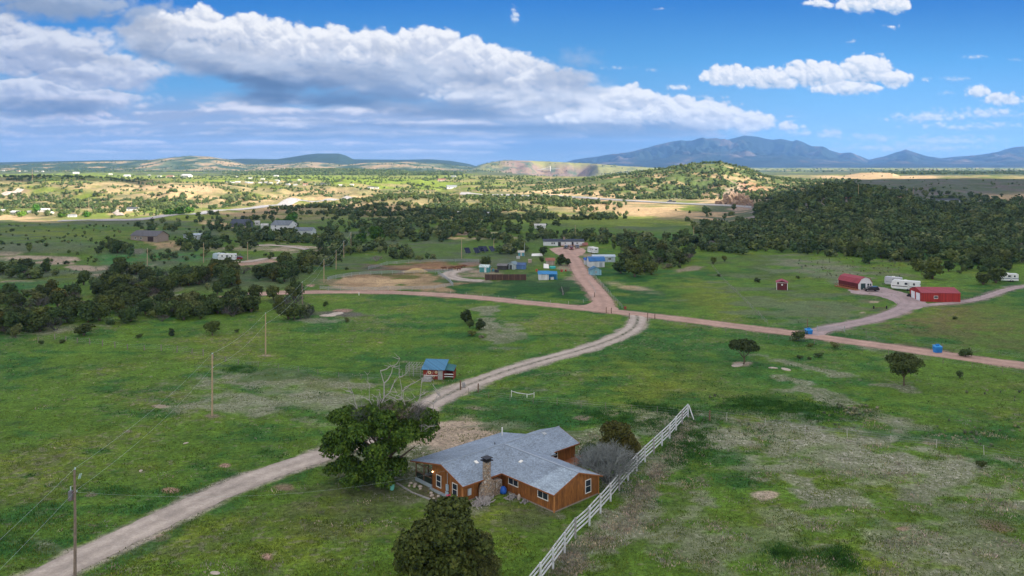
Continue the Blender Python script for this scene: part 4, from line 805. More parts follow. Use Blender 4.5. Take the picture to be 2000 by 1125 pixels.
def put_tree(key, x, y, h, w=1.0, label='', group=None, rz=None, rs=random):
    pxs = h*F/max(y, 1)
    lod = 0 if pxs > 60 else 1 if pxs > 24 else 2
    if key == 'dead': i = rs.randrange(3); crown, tr = DEADM[i], None; lod = 0
    else: i = rs.randrange(len(TREE[key])); crown, tr = TREE[key][i][0][lod], TREE[key][i][1]
    o = empty(KN[key], (x, y, Z(x, y)-.05*h*.3), rs.uniform(0, 6.28) if rz is None else rz, label, CAT[key], group)
    o.scale = (h*w, h*w, h)
    if key == 'dead':
        linkmesh('branches', crown, o); return o
    linkmesh('crown', crown, o)
    linkmesh('trunk', tr, o)
    return o
R = random.Random(11)
# single trees one can point at: kind, foot px, foot py, height px, width factor, label
SINGLE = [
 ('round juniper', 415, 655, 34, .9, 'rounded dark juniper alone on the green slope left of the pole below the tree belt'),
 ('tall juniper', 335, 656, 15, 1.3, 'small dark conical juniper bush on the green slope between two larger lone junipers'),
 ('round juniper', 272, 660, 9, 1.4, 'tiny flat juniper bush on the grass left of the conical one'),
 ('juniper', 165, 655, 27, 1.5, 'broad juniper at the upper edge of the left pasture behind the old post fence'),
 ('round juniper', 80, 672, 9, 1.2, 'small bush at the left end of the old post fence'),
 ('round juniper', 122, 670, 9, 1.4, 'small bush among the posts of the old fence'),
 ('juniper', 678, 629, 9, 1.5, 'small dark bush beside the rocky ledge in the pasture'),
 ('tall juniper', 636, 598, 10, 1.5, 'small upright bush below the red dirt road near the third pole'),
 ('round juniper', 463, 649, 7, 1.3, 'tiny bush on the grass left of the third wooden pole'),
 ('juniper', 912, 632, 33, .9, 'dark juniper with bare grey branch tips in the middle of the pasture'),
 ('juniper', 937, 644, 24, 1.1, 'round juniper at the right of the pasture clump'),
 ('juniper', 918, 641, 18, 1.2, 'smaller juniper between the two big ones of the pasture clump'),
 ('round juniper', 921, 656, 14, 1.2, 'low juniper below the pasture clump'),
 ('sage', 939, 660, 9, 1.1, 'smallest olive bush at the foot of the pasture clump'),
 ('round juniper', 1560, 665, 22, 1.25, 'round bush in front of the blue bins beside the red dirt road'),
 ('round juniper', 1630, 680, 13, 1.3, 'small bush on the near verge of the road right of the blue bins'),
 ('round juniper', 1886, 697, 19, 1.25, 'round bush on the verge beside the farther right blue bin'),
 ('juniper', 1875, 738, 16, 1.0, 'small spiky juniper in the grass right of the umbrella shaped tree'),
 ('round juniper', 1562, 701, 8, 1.6, 'left low bush of the little row in the right pasture'),
 ('round juniper', 1599, 697, 9, 1.9, 'flat wide bush of the little row in the right pasture'),
 ('round juniper', 1581, 702, 6, 1.5, 'tiny bush between the two of the little row in the right pasture'),
 ('round juniper', 1583, 677, 8, 1.5, 'low bush under the blue bins on the near verge'),
 ('juniper', 1457, 668, 8, 1.2, 'small dark bush just behind the round crowned tree with a bare patch'),
 ('round juniper', 1918, 914, 16, 1.3, 'low bush alone on the eroded slope at the lower right'),
 ('round juniper', 1479, 551, 9, 1.4, 'dark bush on the meadow left of the small maroon shed'),
 ('round juniper', 1404, 540, 6, 1.3, 'tiny bush at the fence corner in the meadow'),
 ('juniper', 1415, 511, 13, 1.05, 'round dark juniper standing clear of the wood at the meadow edge'),
 ('juniper', 1393, 516, 16, 1.0, 'upright juniper at the corner of the wood above the meadow'),
 ('round juniper', 1558, 544, 7, 1.3, 'small bush behind the maroon shed'),
 ('round juniper', 1865, 624, 8, 1.3, 'small dark bush in the brown tinged field below the red garage'),
 ('tall juniper', 1822, 545, 46, 1.15, 'tall dark evergreen tree behind the red garage'),
 ('juniper', 1793, 530, 30, 1.2, 'dark juniper behind the garage left of the tall evergreen'),
 ('juniper', 1853, 530, 24, 1.2, 'dark juniper behind the garage right of the tall evergreen'),
 ('juniper', 1698, 515, 33, 1.1, 'dark juniper on the hill foot behind the red roofed house'),
 ('juniper', 1920, 556, 26, 1.4, 'dark juniper left of the far right camper'),
 ('juniper', 1945, 553, 34, 1.2, 'tall juniper partly hiding the far right camper'),
 ('juniper', 1892, 527, 20, 1.2, 'juniper on the slope left of the far right camper'),
 ('juniper', 990, 511, 0, 1, ''),
 ('juniper', 949, 523, 25, 1.2, 'big dark juniper standing behind the teal shed by the corral'),
 ('juniper', 1095, 518, 24, 1.1, 'round dark juniper left of the homestead drive'),
 ('juniper', 1108, 519, 16, 1.1, 'smaller juniper beside the homestead drive'),
 ('juniper', 1061, 499, 20, 1.1, 'dark juniper in the homestead garden before the long white house'),
 ('juniper', 1058, 512, 12, 1.2, 'small juniper in the homestead garden above the rust roofed shed'),
 ('juniper', 1240, 541, 42, 1.15, 'large dark juniper at the corner of the wood right of the blue roofed sheds'),
 ('juniper', 1213, 534, 32, 1.2, 'dark juniper right behind the small teal shed'),
 ('juniper', 1272, 536, 30, 1.2, 'dark juniper at the front edge of the wood above the bare patch'),
 ('broadleaf', 568, 450, 38, .82, 'large bright green cottonwood behind the white house'),
 ('broadleaf', 545, 444, 20, 1.0, 'smaller green cottonwood left of the large one behind the white house'),
 ('broadleaf', 735, 470, 34, .85, 'green leafy tree in the creek bottom right of the white houses'),
 ('broadleaf', 705, 474, 22, 1.2, 'low green leafy tree in the creek bottom'),
 ('broadleaf', 70, 416, 18, .9, 'sunlit green tree among the white farm buildings at the far left'),
 ('broadleaf', 42, 424, 14, 1.1, 'sunlit yellow green tree left of the white farm buildings'),
 ('broadleaf', 330, 420, 14, 1.6, 'sunlit bright green grove tree beside the highway bend, left one'),
 ('broadleaf', 350, 419, 17, 1.4, 'sunlit bright green grove tree beside the highway bend, middle one'),
 ('broadleaf', 370, 416, 13, 1.5, 'sunlit bright green grove tree beside the highway bend, right one'),
 ('broadleaf', 120, 425, 10, 1.6, 'sunlit yellow green bush among the far left farm buildings'),
 ('broadleaf', 170, 424, 11, 1.6, 'sunlit green trees right of the far left farm'),
 ('dead', 455, 618, 32, 1.0, 'bare grey spreading shrub in the tree belt below the road'),
 ('dead', 583, 606, 28, 1.0, 'bare grey shrub at the foot of the fourth pole'),
 ('dead', 315, 628, 20, 1.1, 'low bare grey shrub at the edge of the tree belt'),
 ('dead', 140, 590, 30, 1.1, 'bare grey shrub among the dark junipers at the left'),
 ('dead', 400, 610, 20, 1.1, 'bare grey bush between junipers of the tree belt left of the big grey shrub'),
 ('dead', 735, 510, 16, 1.2, 'grey leafless bush beside the corral junipers'),
 ('dead', 92, 520, 14, 1.2, 'pale grey leafless bush above the left juniper group'),
 ('dead', 600, 520, 18, 1.2, 'grey leafless bush in the thicket left of the corral'),
 ('dead', 988, 487, 16, 1.2, 'grey leafless bush beside the solar panels'),
 ('dead', 1295, 525, 18, 1.3, 'grey leafless bush at the edge of the homestead wood'),
 ('dead', 660, 612, 0, 1, ''),
]
for key, px, py, hp, w, lab in SINGLE:
    if not lab: continue
    g = P(px, py); put_tree(key, g.x, g.y, hp*g.y/F, w, lab, None, rs=R)
# woods and thickets: cx, cy, rx, ry, rotation, count, tree height in m (min, max), place words, mixture
ZONES = [
 (55, 640, 75, 18, -4, 26, 4.5, 7.0, 'dark juniper of the thick clump at the far left edge of the pasture'),
 (150, 612, 120, 20, 4, 42, 4.5, 7, 'juniper of the dense belt left of the red dirt road'),
 (300, 612, 100, 16, 4, 30, 4.5, 6.5, 'juniper of the belt just above the old post fence'),
 (390, 606, 70, 14, -4, 22, 5, 7, 'juniper of the belt in front of the red dirt road'),
 (505, 597, 85, 14, -8, 24, 5, 7, 'juniper of the belt between the road and the third wooden pole'),
 (585, 618, 40, 8, -8, 9, 3.5, 5.5, 'bushy juniper at the foot of the fourth pole'),
 (80, 590, 80, 16, 0, 26, 4, 6.5, 'juniper of the upper left part of the tree belt'),
 (60, 538, 75, 10, 4, 24, 5, 7, 'dark juniper of the row under the pale bank at the left'),
 (15, 602, 30, 8, 0, 6, 4, 6, 'juniper at the very left edge beside the green hollow'),
 (230, 570, 75, 16, 5, 32, 5, 7.5, 'juniper of the thicket above the left bend of the dirt road'),
 (330, 560, 70, 14, 0, 28, 5, 7, 'juniper of the thicket in front of the second distant pole'),
 (420, 562, 36, 14, 0, 16, 6, 8.5, 'juniper of the tall clump above the dirt road'),
 (235, 535, 25, 8, 0, 6, 5, 8, 'big juniper standing on the pale bank at the left'),
 (320, 535, 60, 8, 0, 16, 4.5, 6.5, 'juniper left of the parked white trailers'),
 (470, 540, 80, 9, 4, 30, 5, 7.5, 'juniper of the row below the parked white trailers'),
 (565, 545, 40, 12, -10, 20, 5, 8, 'juniper left of the corrals beside the fence line'),
 (600, 515, 60, 14, -8, 38, 5, 8, 'juniper of the thick wood left of the corrals'),
 (660, 497, 30, 8, 0, 10, 5, 7, 'juniper near the row of distant poles left of the corrals'),
 (240, 490, 42, 9, 6, 20, 5, 8, 'juniper on the mound below the brown house'),
 (320, 497, 30, 8, 0, 9, 5, 7, 'juniper below the bare bank of the brown house'),
 (370, 483, 36, 9, 8, 16, 5, 7.5, 'juniper right of the brown house'),
 (130, 492, 110, 6, 0, 7, 3.5, 5, 'lone bush on the wide green slope at the left'),
 (425, 480, 60, 9, 6, 30, 5, 8, 'juniper between the white trailers and the house lane'),
 (520, 465, 70, 9, 4, 40, 6, 8.5, 'juniper of the wood before the white house'),
 (610, 475, 50, 12, 10, 30, 5, 8, 'juniper right of the small grey roofed house'),
 (465, 447, 60, 7, 4, 24, 5, 7, 'juniper by the dark house left of the white house'),
 (700, 487, 60, 10, 0, 28, 5, 8, 'juniper of the thicket above the upper corral'),
 (775, 497, 45, 9, 4, 22, 5, 7.5, 'juniper directly behind the upper corral'),
 (820, 507, 25, 5, 0, 7, 5, 7, 'juniper at the right end of the thicket behind the corral'),
 (760, 455, 70, 14, 8, 70, 5, 8, 'juniper of the wood in the middle valley'),
 (860, 447, 90, 14, 8, 80, 5, 8, 'juniper around the pale bluff in the middle valley'),
 (930, 440, 90, 10, 8, 60, 5, 8, 'juniper above the pale bluff'),
 (690, 418, 60, 8, 4, 26, 5, 8, 'juniper of the slope behind the white house'),
 (980, 470, 50, 6, 4, 34, 5, 7, 'juniper left of the long white house'),
 (1000, 492, 32, 8, 0, 20, 5, 8, 'juniper of the garden thicket beside the solar panels'),
 (1150, 468, 110, 9, 0, 90, 5, 8, 'juniper of the wood behind the long white house'),
 (1250, 485, 60, 16, 8, 60, 5, 8, 'juniper of the wood right of the long white house'),
 (1230, 522, 34, 12, 20, 18, 6, 9, 'juniper at the wood edge beside the blue roofed sheds'),
 (1310, 512, 55, 13, -6, 40, 5, 8, 'juniper of the wood edge above the meadow'),
 (1330, 480, 60, 14, 0, 60, 5, 8, 'juniper of the wood around the lone utility pole'),
 (1450, 487, 80, 9, 2, 50, 5, 7, 'juniper at the foot of the dark hill'),
 (1600, 490, 90, 11, 4, 60, 5, 8, 'juniper at the foot of the dark hill above the red roofed house'),
 (1740, 500, 70, 12, 4, 40, 5, 8, 'juniper at the hill foot behind the caravans'),
 (1850, 490, 60, 18, 4, 50, 5, 8, 'juniper on the slope above the red garage'),
 (1950, 510, 60, 20, 0, 60, 5, 8, 'juniper at the right edge above the camper'),
 (1900, 530, 40, 8, 0, 7, 3, 5, 'small bush on the slope by the far right camper'),
]
BIG = [   # seen only in the mass: (polygon or ellipse), count, height range
 ((1660, 425, 330, 60), 1300, 4.5, 8), ((1530, 455, 150, 30), 420, 4.5, 7), ((1880, 440, 150, 55), 700, 5, 8), ((1640, 368, 110, 12), 160, 4, 7), ((1720, 372, 70, 8), 60, 4, 6),
]
def ell(n, cx, cy, rx, ry, rot, rs):
    r = np.sqrt(rs.rand(n)); a = rs.rand(n)*2*pi; x = r*np.cos(a)*rx; y = r*np.sin(a)*ry; t = radians(rot)
    return cx+x*cos(t)-y*sin(t), cy+x*sin(t)+y*cos(t)
rsn = np.random.RandomState(3)
CAND = []
for (cx, cy, rx, ry, rot, n, h0, h1, lab) in ZONES:
    a, b = ell(int(n*.84), cx, cy, rx*1.05, ry*1.08, rot, rsn); g = Gm(a, b)
    for q in g:
        if q[1] < 60: continue
        hh = rsn.uniform(h0, h1)*(.6 if rsn.rand() < .22 else .86); CAND.append((hh*F/q[1], q[0], q[1], hh, lab))
CAND.sort(key=lambda c: -c[0])
NT_ = 235
ROADW = [np.array(smooth2([wp(a, b) for a, b in r[0]], 2)) for r in ROADS]
def on_road(x, y, m=4.2): return any(np.min(np.hypot(p[:, 0]-x, p[:, 1]-y)) < m for p in ROADW)
KEEP = []      # filled by buildings: (x, y, radius) no-tree areas
for a, b, r in [(1100, 478, 15), (1172, 512, 13), (1163, 533, 8), (1158, 492, 6), (280, 468, 14), (547, 448, 10), (592, 456, 9), (440, 506, 12), (373, 464, 9), (465, 443, 9), (986, 524, 14), (1018, 524, 9), (1074, 514, 8), (1068, 544, 9), (1678, 562, 14), (1760, 560, 10), (1828, 580, 14), (1965, 545, 7), (945, 530, 6), (1490, 560, 40), (930, 490, 16), (1850, 395, 16)]:
    w = wp(a, b); KEEP.append((w[0], w[1], r))
def clear(x, y): return all((x-a)**2+(y-b)**2 > r*r for a, b, r in KEEP) and not on_road(x, y)
used = 0; rest = []
for (s, x, y, hh, lab) in CAND:
    if not clear(x, y): continue
    if used < NT_:
        u = R.random(); key = 'juniper' if u < .5 else 'round juniper' if u < .74 else 'tall juniper' if u < .82 else 'russet juniper' if u < .90 else 'dead' if y < 420 else 'juniper'
        l2 = lab if key != 'dead' else lab.replace('dark juniper', 'juniper').replace('juniper', 'grey leafless shrub', 1)
        if key == 'russet juniper': l2 = lab.replace('dark ', '').replace('juniper', 'olive brown juniper', 1)
        if key == 'tall juniper': l2 = lab.replace('dark ', '').replace('juniper', 'slim upright juniper', 1)
        if key == 'round juniper': l2 = lab.replace('dark ', '').replace('juniper', 'wide rounded juniper', 1)
        put_tree(key, x, y, hh*(.8 if key == 'dead' else 1), R.uniform(.95, 1.25), l2, 'trees: '+l2, rs=R); used += 1
    else: rest.append((x, y, hh))
# ---- the countless rest: far woods and scrub as one mass, every tree its own little crown
def far_pts(n, px0, px1, y0, y1, dens, seed, py=None):
    rs = np.random.RandomState(seed); Y = np.exp(rs.uniform(math.log(y0), math.log(y1), n)); px = rs.uniform(px0, px1, n); x = (px-1000)/F*Y
    d = dens(px, Y, x); k = rs.rand(n) < d; return x[k], Y[k]
FX = [np.array(rest)[:, :2]]; FH = [np.array(rest)[:, 2]]
def addfar(xy, h0, h1, seed):
    rs = np.random.RandomState(seed); p = np.stack(xy, 1); FX.append(p); FH.append(rs.uniform(h0, h1, len(p)))
for (cx, cy, rx, ry), n, h0, h1 in BIG:
    a, b = ell(n, cx, cy, rx, ry, 0, rsn); g = Gm(a, b); g = g[(g[:, 1] > 300) & (g[:, 1] < 1000)]; addfar((g[:, 0], g[:, 1]), h0, h1, n)
cl = lambda x, y, s, f=60: ss(-.25, .3, fbm(x/f, y/f*.8, 3, s))
dk = lambda px, Y, x: ss(1340, 1400, px)*ss(370, 400, Y+60*ss(1600, 1900, px))*(.18+.62*cl(x, Y, 201, 26))*(1-ss(1500, 1400, px)*ss(520, 560, Y))*(1-.6*np.exp(-((px-1950)/70)**2-((Y-440)/90)**2))
addfar(far_pts(5200, 1330, 2090, 330, 730, dk, 1), 4.5, 7.5, 1)
mh_ = lambda px, Y, x: ss(960, 1100, px)*(.25+.75*cl(x, Y, 202, 30))*(1-.8*np.exp(-((px-1120)/100)**2-((Y-1000)/60)**2))
addfar(far_pts(7000, 980, 1680, 845, 1300, mh_, 2), 3.5, 6, 2)
bench = lambda px, Y, x: cl(x, Y, 203, 34)*.9*(1-ss(480, 560, Y)*ss(620, 560, Y)*ss(930, 960, px)*ss(1360, 1300, px))*(1-.85*ss(1180, 1220, px))
addfar(far_pts(4200, 800, 1420, 600, 830, bench, 3), 3, 5.5, 3)
lh = lambda px, Y, x: ss(-.12, .2, fbm(x/55, Y/40, 3, 204))*ss(1030, 960, px)*(1-.75*np.exp(-((px-350)/90)**2-((Y-1150)/250)**2))*(1-.8*ss(560, 600, Y)*ss(760, 700, Y)*ss(700, 600, px))
addfar(far_pts(15000, -60, 1040, 640, 1500, lh, 4), 3.5, 6, 4)
vl = lambda px, Y, x: .6*cl(x, Y, 205, 60)*ss(0, 1, np.clip((px-200)/100, 0, 1))
addfar(far_pts(1500, 0, 1100, 430, 640, vl, 5), 3.5, 6, 5)
sc_ = lambda px, Y, x: .5*cl(x, Y, 206, 30)*ss(700, 500, px)
addfar(far_pts(1600, -40, 700, 300, 560, sc_, 6), 1.2, 2.6, 6)
wd_ = lambda px, Y, x: ss(430, 500, px)*ss(920, 850, px)*ss(1800, 1900, Y)
addfar(far_pts(5200, 420, 930, 1750, 2500, wd_, 7), 6, 9, 7)
wk_ = lambda px, Y, x: ss(1700, 1780, px)*(.3+.7*cl(x, Y, 208, 90))
addfar(far_pts(2600, 1680, 2090, 2050, 2650, wk_, 8), 6, 10, 8)
vg = lambda px, Y, x: .55*cl(x, Y, 209, 120)
addfar(far_pts(1000, -40, 1050, 1350, 1800, vg, 9), 4, 7, 9)
gm_ = lambda px, Y, x: .10+.25*cl(x, Y, 210, 50)
addfar(far_pts(500, 1600, 2080, 800, 1300, gm_, 10), 3, 5, 10)
th_ = lambda px, Y, x: .12+0*px
addfar(far_pts(160, 1600, 1800, 1450, 1800, th_, 13), 3, 5, 13)
df = lambda px, Y, x: .8*cl(x, Y, 211, 160)
addfar(far_pts(6000, -40, 1000, 2600, 4200, df, 11), 5, 9, 11)
fr = lambda px, Y, x: .7*cl(x, Y, 212, 200)
addfar(far_pts(2200, 1050, 2080, 2700, 5200, fr, 12), 6, 10, 12)
P2 = np.concatenate(FX); HH = np.concatenate(FH); HH = HH*np.random.RandomState(6).uniform(.55, 1.1, len(HH))
hw = [np.array([wp_fix(a, b) for a, b in h]) for h in (HWY_A, HWY_B)]
def near_line(p, L, m):
    d = np.full(len(p), 9e9)
    for i in range(len(L)-1):
        a, b = L[i], L[i+1]; ab = b-a; t = np.clip(((p-a)@ab)/(ab@ab), 0, 1); d = np.minimum(d, np.hypot(*(p-a-t[:, None]*ab).T))
    return d < m
ok = ~(near_line(P2, hw[0], 22)|near_line(P2, hw[1], 20))
for L in ROADW: ok &= ~near_line(P2, L, 5)
for a, b, r in KEEP: ok &= (P2[:, 0]-a)**2+(P2[:, 1]-b)**2 > r*r
_p = 1000+F*P2[:, 0]/P2[:, 1]; ok &= ~((_p > 1230) & (_p < 1475) & (P2[:, 1] > 545) & (P2[:, 1] < 838) & (np.random.RandomState(2).rand(len(P2)) < .93))
P2 = P2[ok]; HH = HH[ok]; ZZ = zg(P2[:, 0], P2[:, 1])
tick('far trees %d' % len(P2))
def mass(name, pts, zz, hh, kinds, seed, mat):
    rs = np.random.RandomState(seed); VV = []; FF = []; TT = []; nb = 0
    which = rs.randint(0, len(kinds), len(pts))
    for k, (v, f) in enumerate(kinds):
        m = which == k; n = m.sum()
        if not n: continue
        a = rs.rand(n)*6.28; w = rs.uniform(.8, 1.6, n)*hh[m]; c = np.cos(a); s = np.sin(a)
        X = (v[None, :, 0]*c[:, None]-v[None, :, 1]*s[:, None])*w[:, None]+pts[m, 0][:, None]
        Y_ = (v[None, :, 0]*s[:, None]+v[None, :, 1]*c[:, None])*w[:, None]+pts[m, 1][:, None]
        Z_ = v[None, :, 2]*hh[m][:, None]+(zz[m]-.04*hh[m])[:, None]
        VV.append(np.stack([X, Y_, Z_], -1).reshape(-1, 3)); TT.append(np.repeat(rs.rand(n), len(v)))
        FF.append((f[None]+(np.arange(n)*len(v))[:, None, None]+nb).reshape(-1, 3)); nb += n*len(v)
    me = npmesh(name, np.concatenate(VV), np.concatenate(FF), mat, False, None, {'tint': np.concatenate(TT)})
    return tag(linkmesh(name, me), kind='stuff')
def small_kind(seed, nl, n, size): return crown_np(seed, jun_lobes(seed, nl, 1.1), n, size, .8)
far_m = P2[:, 1] > 950
K1 = [small_kind(900+i, 3, 60, .10) for i in range(5)]; K2 = [small_kind(950+i, 1, 8, .16) for i in range(4)]
mass('juniper_woodland', P2[~far_m], ZZ[~far_m], HH[~far_m], K1, 5, M_JUNS)
mass('distant_woodland', P2[far_m], ZZ[far_m], HH[far_m], K2, 6, M_JUNS)
tick('masses')
# ---------------------------------------------------------------- materials for built things
def batten(name, c, dark, ax=(1, 1), w=.32, metal=0):
    t = NT(name); v = t.coord('Object'); sp = t.node('ShaderNodeSeparateXYZ'); t.lk(v, sp.inputs[0])
    u = t.math('ADD', t.math('MULTIPLY', sp.outputs[0], ax[0]), t.math('MULTIPLY', sp.outputs[1], ax[1]))
    fr = t.math('FRACT', t.math('DIVIDE', u, w)); g = t.ramp(fr, [(.0, 0), (.06, 1), (.16, 1), (.22, 0)])
    cid = t.math('FLOOR', t.math('DIVIDE', u, w)); wn_ = t.node('ShaderNodeTexWhiteNoise', noise_dimensions='1D'); t.lk(cid, wn_.inputs['W'])
    n = t.noise(t.coord('Object', (2, 2, .5)), 2.2, 5, .65)
    col = t.ramp(n, [(.28, dark), (.62, c)]); col = t.mix(1, col, t.ramp(wn_.outputs['Value'], [(0, .8), (1, 1.2)]), 'MULTIPLY')
    col = t.mix(t.mix(1, g, .75, 'MULTIPLY'), col, [k*.55 for k in c]); t.base(col); t.rough(.6); t.p.inputs['Metallic'].default_value = metal
    t.bump(g, .5, .03); return t.m
def shingle(name, c, ax, patch=None):
    t = NT(name); v = t.coord('Object', (1, 1, 1) if ax == 'x' else (1, 1, 1), 0 if ax == 'x' else pi/2)
    b = t.node('ShaderNodeTexBrick'); b.inputs['Scale'].default_value = 1.0; b.inputs['Brick Width'].default_value = .32; b.inputs['Row Height'].default_value = .145
    b.inputs['Mortar Size'].default_value = .012; b.inputs['Mortar Smooth'].default_value = .3; b.inputs['Bias'].default_value = 0
    b.inputs['Color1'].default_value = (*[k*.78 for k in c], 1); b.inputs['Color2'].default_value = (*[k*1.18 for k in c], 1); b.inputs['Mortar'].default_value = (*[k*.55 for k in c], 1)
    t.lk(v, b.inputs['Vector']); n = t.noise(t.coord('Object'), .45, 6, .7); n2 = t.noise(t.coord('Object'), 6, 4, .7)
    col = t.mix(1, b.outputs['Color'], t.ramp(n, [(.3, .80), (.7, 1.16)]), 'MULTIPLY'); col = t.mix(1, col, t.ramp(n2, [(.3, .75), (.7, 1.25)]), 'MULTIPLY')
    if patch:       # newer shingles near one end
        sp = t.node('ShaderNodeSeparateXYZ'); t.lk(t.coord('Object'), sp.inputs[0])
        st = t.math('ADD', sp.outputs[1], t.math('MULTIPLY', t.math('FLOOR', t.math('MULTIPLY', sp.outputs[0], 1.1)), .28))
        g = t.math('LESS_THAN', st, patch); col = t.mix(g, col, t.mix(1, col, (1.28, 1.27, 1.22), 'MULTIPLY'))
    t.base(col); t.rough(.85); t.bump(b.outputs['Fac'], .3, -.02); return t.m
def stone(name, cols, sc):
    t = NT(name); v = t.coord('Object'); vo = t.node('ShaderNodeTexVoronoi'); vo.inputs['Scale'].default_value = sc; t.lk(v, vo.inputs['Vector'])
    ve = t.node('ShaderNodeTexVoronoi', feature='DISTANCE_TO_EDGE'); ve.inputs['Scale'].default_value = sc; t.lk(v, ve.inputs['Vector'])
    s = t.node('ShaderNodeSeparateColor'); t.lk(vo.outputs['Color'], s.inputs[0])
    col = t.ramp(s.outputs[0], [(i/(len(cols)-1), c) for i, c in enumerate(cols)]); col = t.mix(1, col, t.ramp(t.noise(v, sc*3, 3), [(.3, .8), (.7, 1.2)]), 'MULTIPLY')
    e = t.ramp(ve.outputs['Distance'], [(.02, 0), (.08, 1)]); t.base(t.mix(e, (.10, .085, .07), col)); t.rough(.9); t.bump(e, .8, .05); return t.m
def glass(name='window glass', c=(.02, .03, .045)):
    t = NT(name); t.base(c); t.rough(.08); t.p.inputs['Specular IOR Level'].default_value = .6; return t.m
M_WALLX = batten('stained boards', (.30, .115, .028), (.12, .045, .015))
M_SHX = shingle('shingles', (.235, .295, .375), 'x'); M_SHY = shingle('shingles wing', (.235, .295, .375), 'y', 3.6)
M_STONE = stone('rubble stone', [(.45, .34, .24), (.30, .20, .13), (.52, .47, .42), (.24, .19, .16), (.42, .30, .20), (.36, .33, .31)], 4.5)
M_GLASS = glass(); M_WHITE = simple('white paint', (.72, .72, .70), .5, .08); M_TRIM = simple('brown trim', (.24, .085, .028), .6, .2)
M_BLACK = simple('black metal', (.02, .02, .022), .5, .2); M_METG = simple('grey metal', (.36, .39, .42), .4, .12, 4, .4)
M_CONC = simple('pale blue block', (.30, .36, .40), .85, .15, 2, bump=.3); M_WOODG = simple('grey weathered wood', (.30, .29, .29), .85, .28, 4, bump=.5)
M_RAIL = simple('whitewashed rails', (.56, .58, .61), .8, .22, 3, bump=.4, stain=(.30, .29, .28)); M_WOODB = simple('brown old wood', (.16, .10, .065), .85, .3, 4, bump=.4)
M_POLE = simple('pole wood', (.40, .29, .19), .85, .22, 3, bump=.4); M_POLED = simple('old pole wood', (.20, .155, .125), .85, .3, 3, bump=.5)
M_RUB = simple('rubber', (.02, .02, .02), .8, .1); M_PORC = simple('insulator', (.45, .60, .62), .25, .1)
M_SCREEN = simple('dark insect screen', (.018, .03, .022), .5, .2)
def frame_win(parent, c, ang, w, h, slide='v', fm=None, name='window'):
    # c: centre on the wall face; ang: direction the window looks (outward normal angle)
    o = empty(name, c, 0); COL.objects.unlink(o); bpy.data.objects.remove(o)
    R3 = Matrix.Rotation(ang+pi/2, 3, 'Z'); b = MB(); t = .08
    def bx(x, z, dx, dz, y=0, dy=.09):
        b.box(Vector(c)+R3 @ Vector((x, -y, z)), (dx, dy, dz), 0, 0, R3)
    bx(0, h/2, w+t, t); bx(0, -h/2, w+t, t*1.2, .01); bx(-w/2, 0, t, h-t); bx(w/2, 0, t, h-t)
    if slide == 'v': bx(0, 0, w-t, .05)
    elif slide == 'h': bx(0, 0, .05, h-t)
    elif slide == 'x': bx(0, 0, .05, h-t); bx(-w/4, 0, w/2-.06, .04); bx(w/4, 0, w/2-.06, .04)
    f = b.build(name, fm or M_WHITE, parent)
    g = MB(); g.box(Vector(c)+R3 @ Vector((0, .005, 0)), (w-t*.9, .05, h-t*.9), 0, 0, R3); g.build('pane', M_GLASS, f)
    return f
def wallseg(b, p, q, z0, za, zb, th=.16, mi=0):
    p = Vector((*p, 0)); q = Vector((*q, 0)); d = (q-p).normalized(); n = Vector((d.y, -d.x, 0))*th   # outward on the right of p->q; thickness inward
    a0, a1, b0, b1 = p, q, q-n, p-n
    b.hexa([(a0.x, a0.y, z0), (a1.x, a1.y, z0), (b0.x, b0.y, z0), (b1.x, b1.y, z0), (a0.x, a0.y, za), (a1.x, a1.y, zb), (b0.x, b0.y, zb), (b1.x, b1.y, za)], mi)
# ---------------------------------------------------------------- the ranch house
HA = math.atan2(.68, .733)
hz0 = float(np.mean(zg([5, 0, -5, 4, 10], [96, 103, 104, 110, 101])))
HO = Vector((5.09, 95.8, hz0))
house = empty('ranch_house', HO, HA, 'brown board house with blue grey shingle roof and stone chimney in the foreground', 'house')
def hl(x, y, z=0):                     # house-local to world
    return HO+Matrix.Rotation(HA, 3, 'Z') @ Vector((x, y, z))
b = MB(); e = .02
RL = lambda x: 3.9-.354*abs(x-4.05)-.13
RF = lambda y: (3.9-.354*(13.4-y) if y < 13.4 else 3.9-.197*(y-13.4))-.13
wallseg(b, (0, 0), (4.05, 0), -.7, RL(0), RL(4.05)); wallseg(b, (4.05, 0), (8.1, 0), -.7, RL(4.05), RL(8.1))
wallseg(b, (8.1, 0), (8.1, 9.6), -.7, RL(8.1), RL(8.1)); wallseg(b, (0, 9.6), (0, 0.16), -.7, RL(0), RL(0))
wallseg(b, (-6.4, 9.6), (-.0, 9.6), -.7, RF(9.6), RF(9.6)); wallseg(b, (8.1, 9.6), (9.2, 9.6), -.7, RF(9.6), RF(9.6))
wallseg(b, (-6.4, 13.4), (-6.4, 9.6), -.7, RF(13.4), RF(9.6)); wallseg(b, (-6.4, 15.8), (-6.4, 13.4), -.7, RF(15.8), RF(13.4))
wallseg(b, (-2.4, 15.8), (-6.24, 15.8), -.7, RF(15.8), RF(15.8)); wallseg(b, (-2.4, 19.5), (-2.4, 15.8), -.7, RF(19.5), RF(15.8)); wallseg(b, (9.2, 19.5), (-2.24, 19.5), -.7, RF(19.5), RF(19.5))
wallseg(b, (9.2, 9.6), (9.2, 13.4), -.7, RF(9.6), RF(13.4)); wallseg(b, (9.2, 13.4), (9.2, 19.4), -.7, RF(13.4), RF(19.4))
RE = lambda y: 3.72-.34*abs(y-13.6)-.13
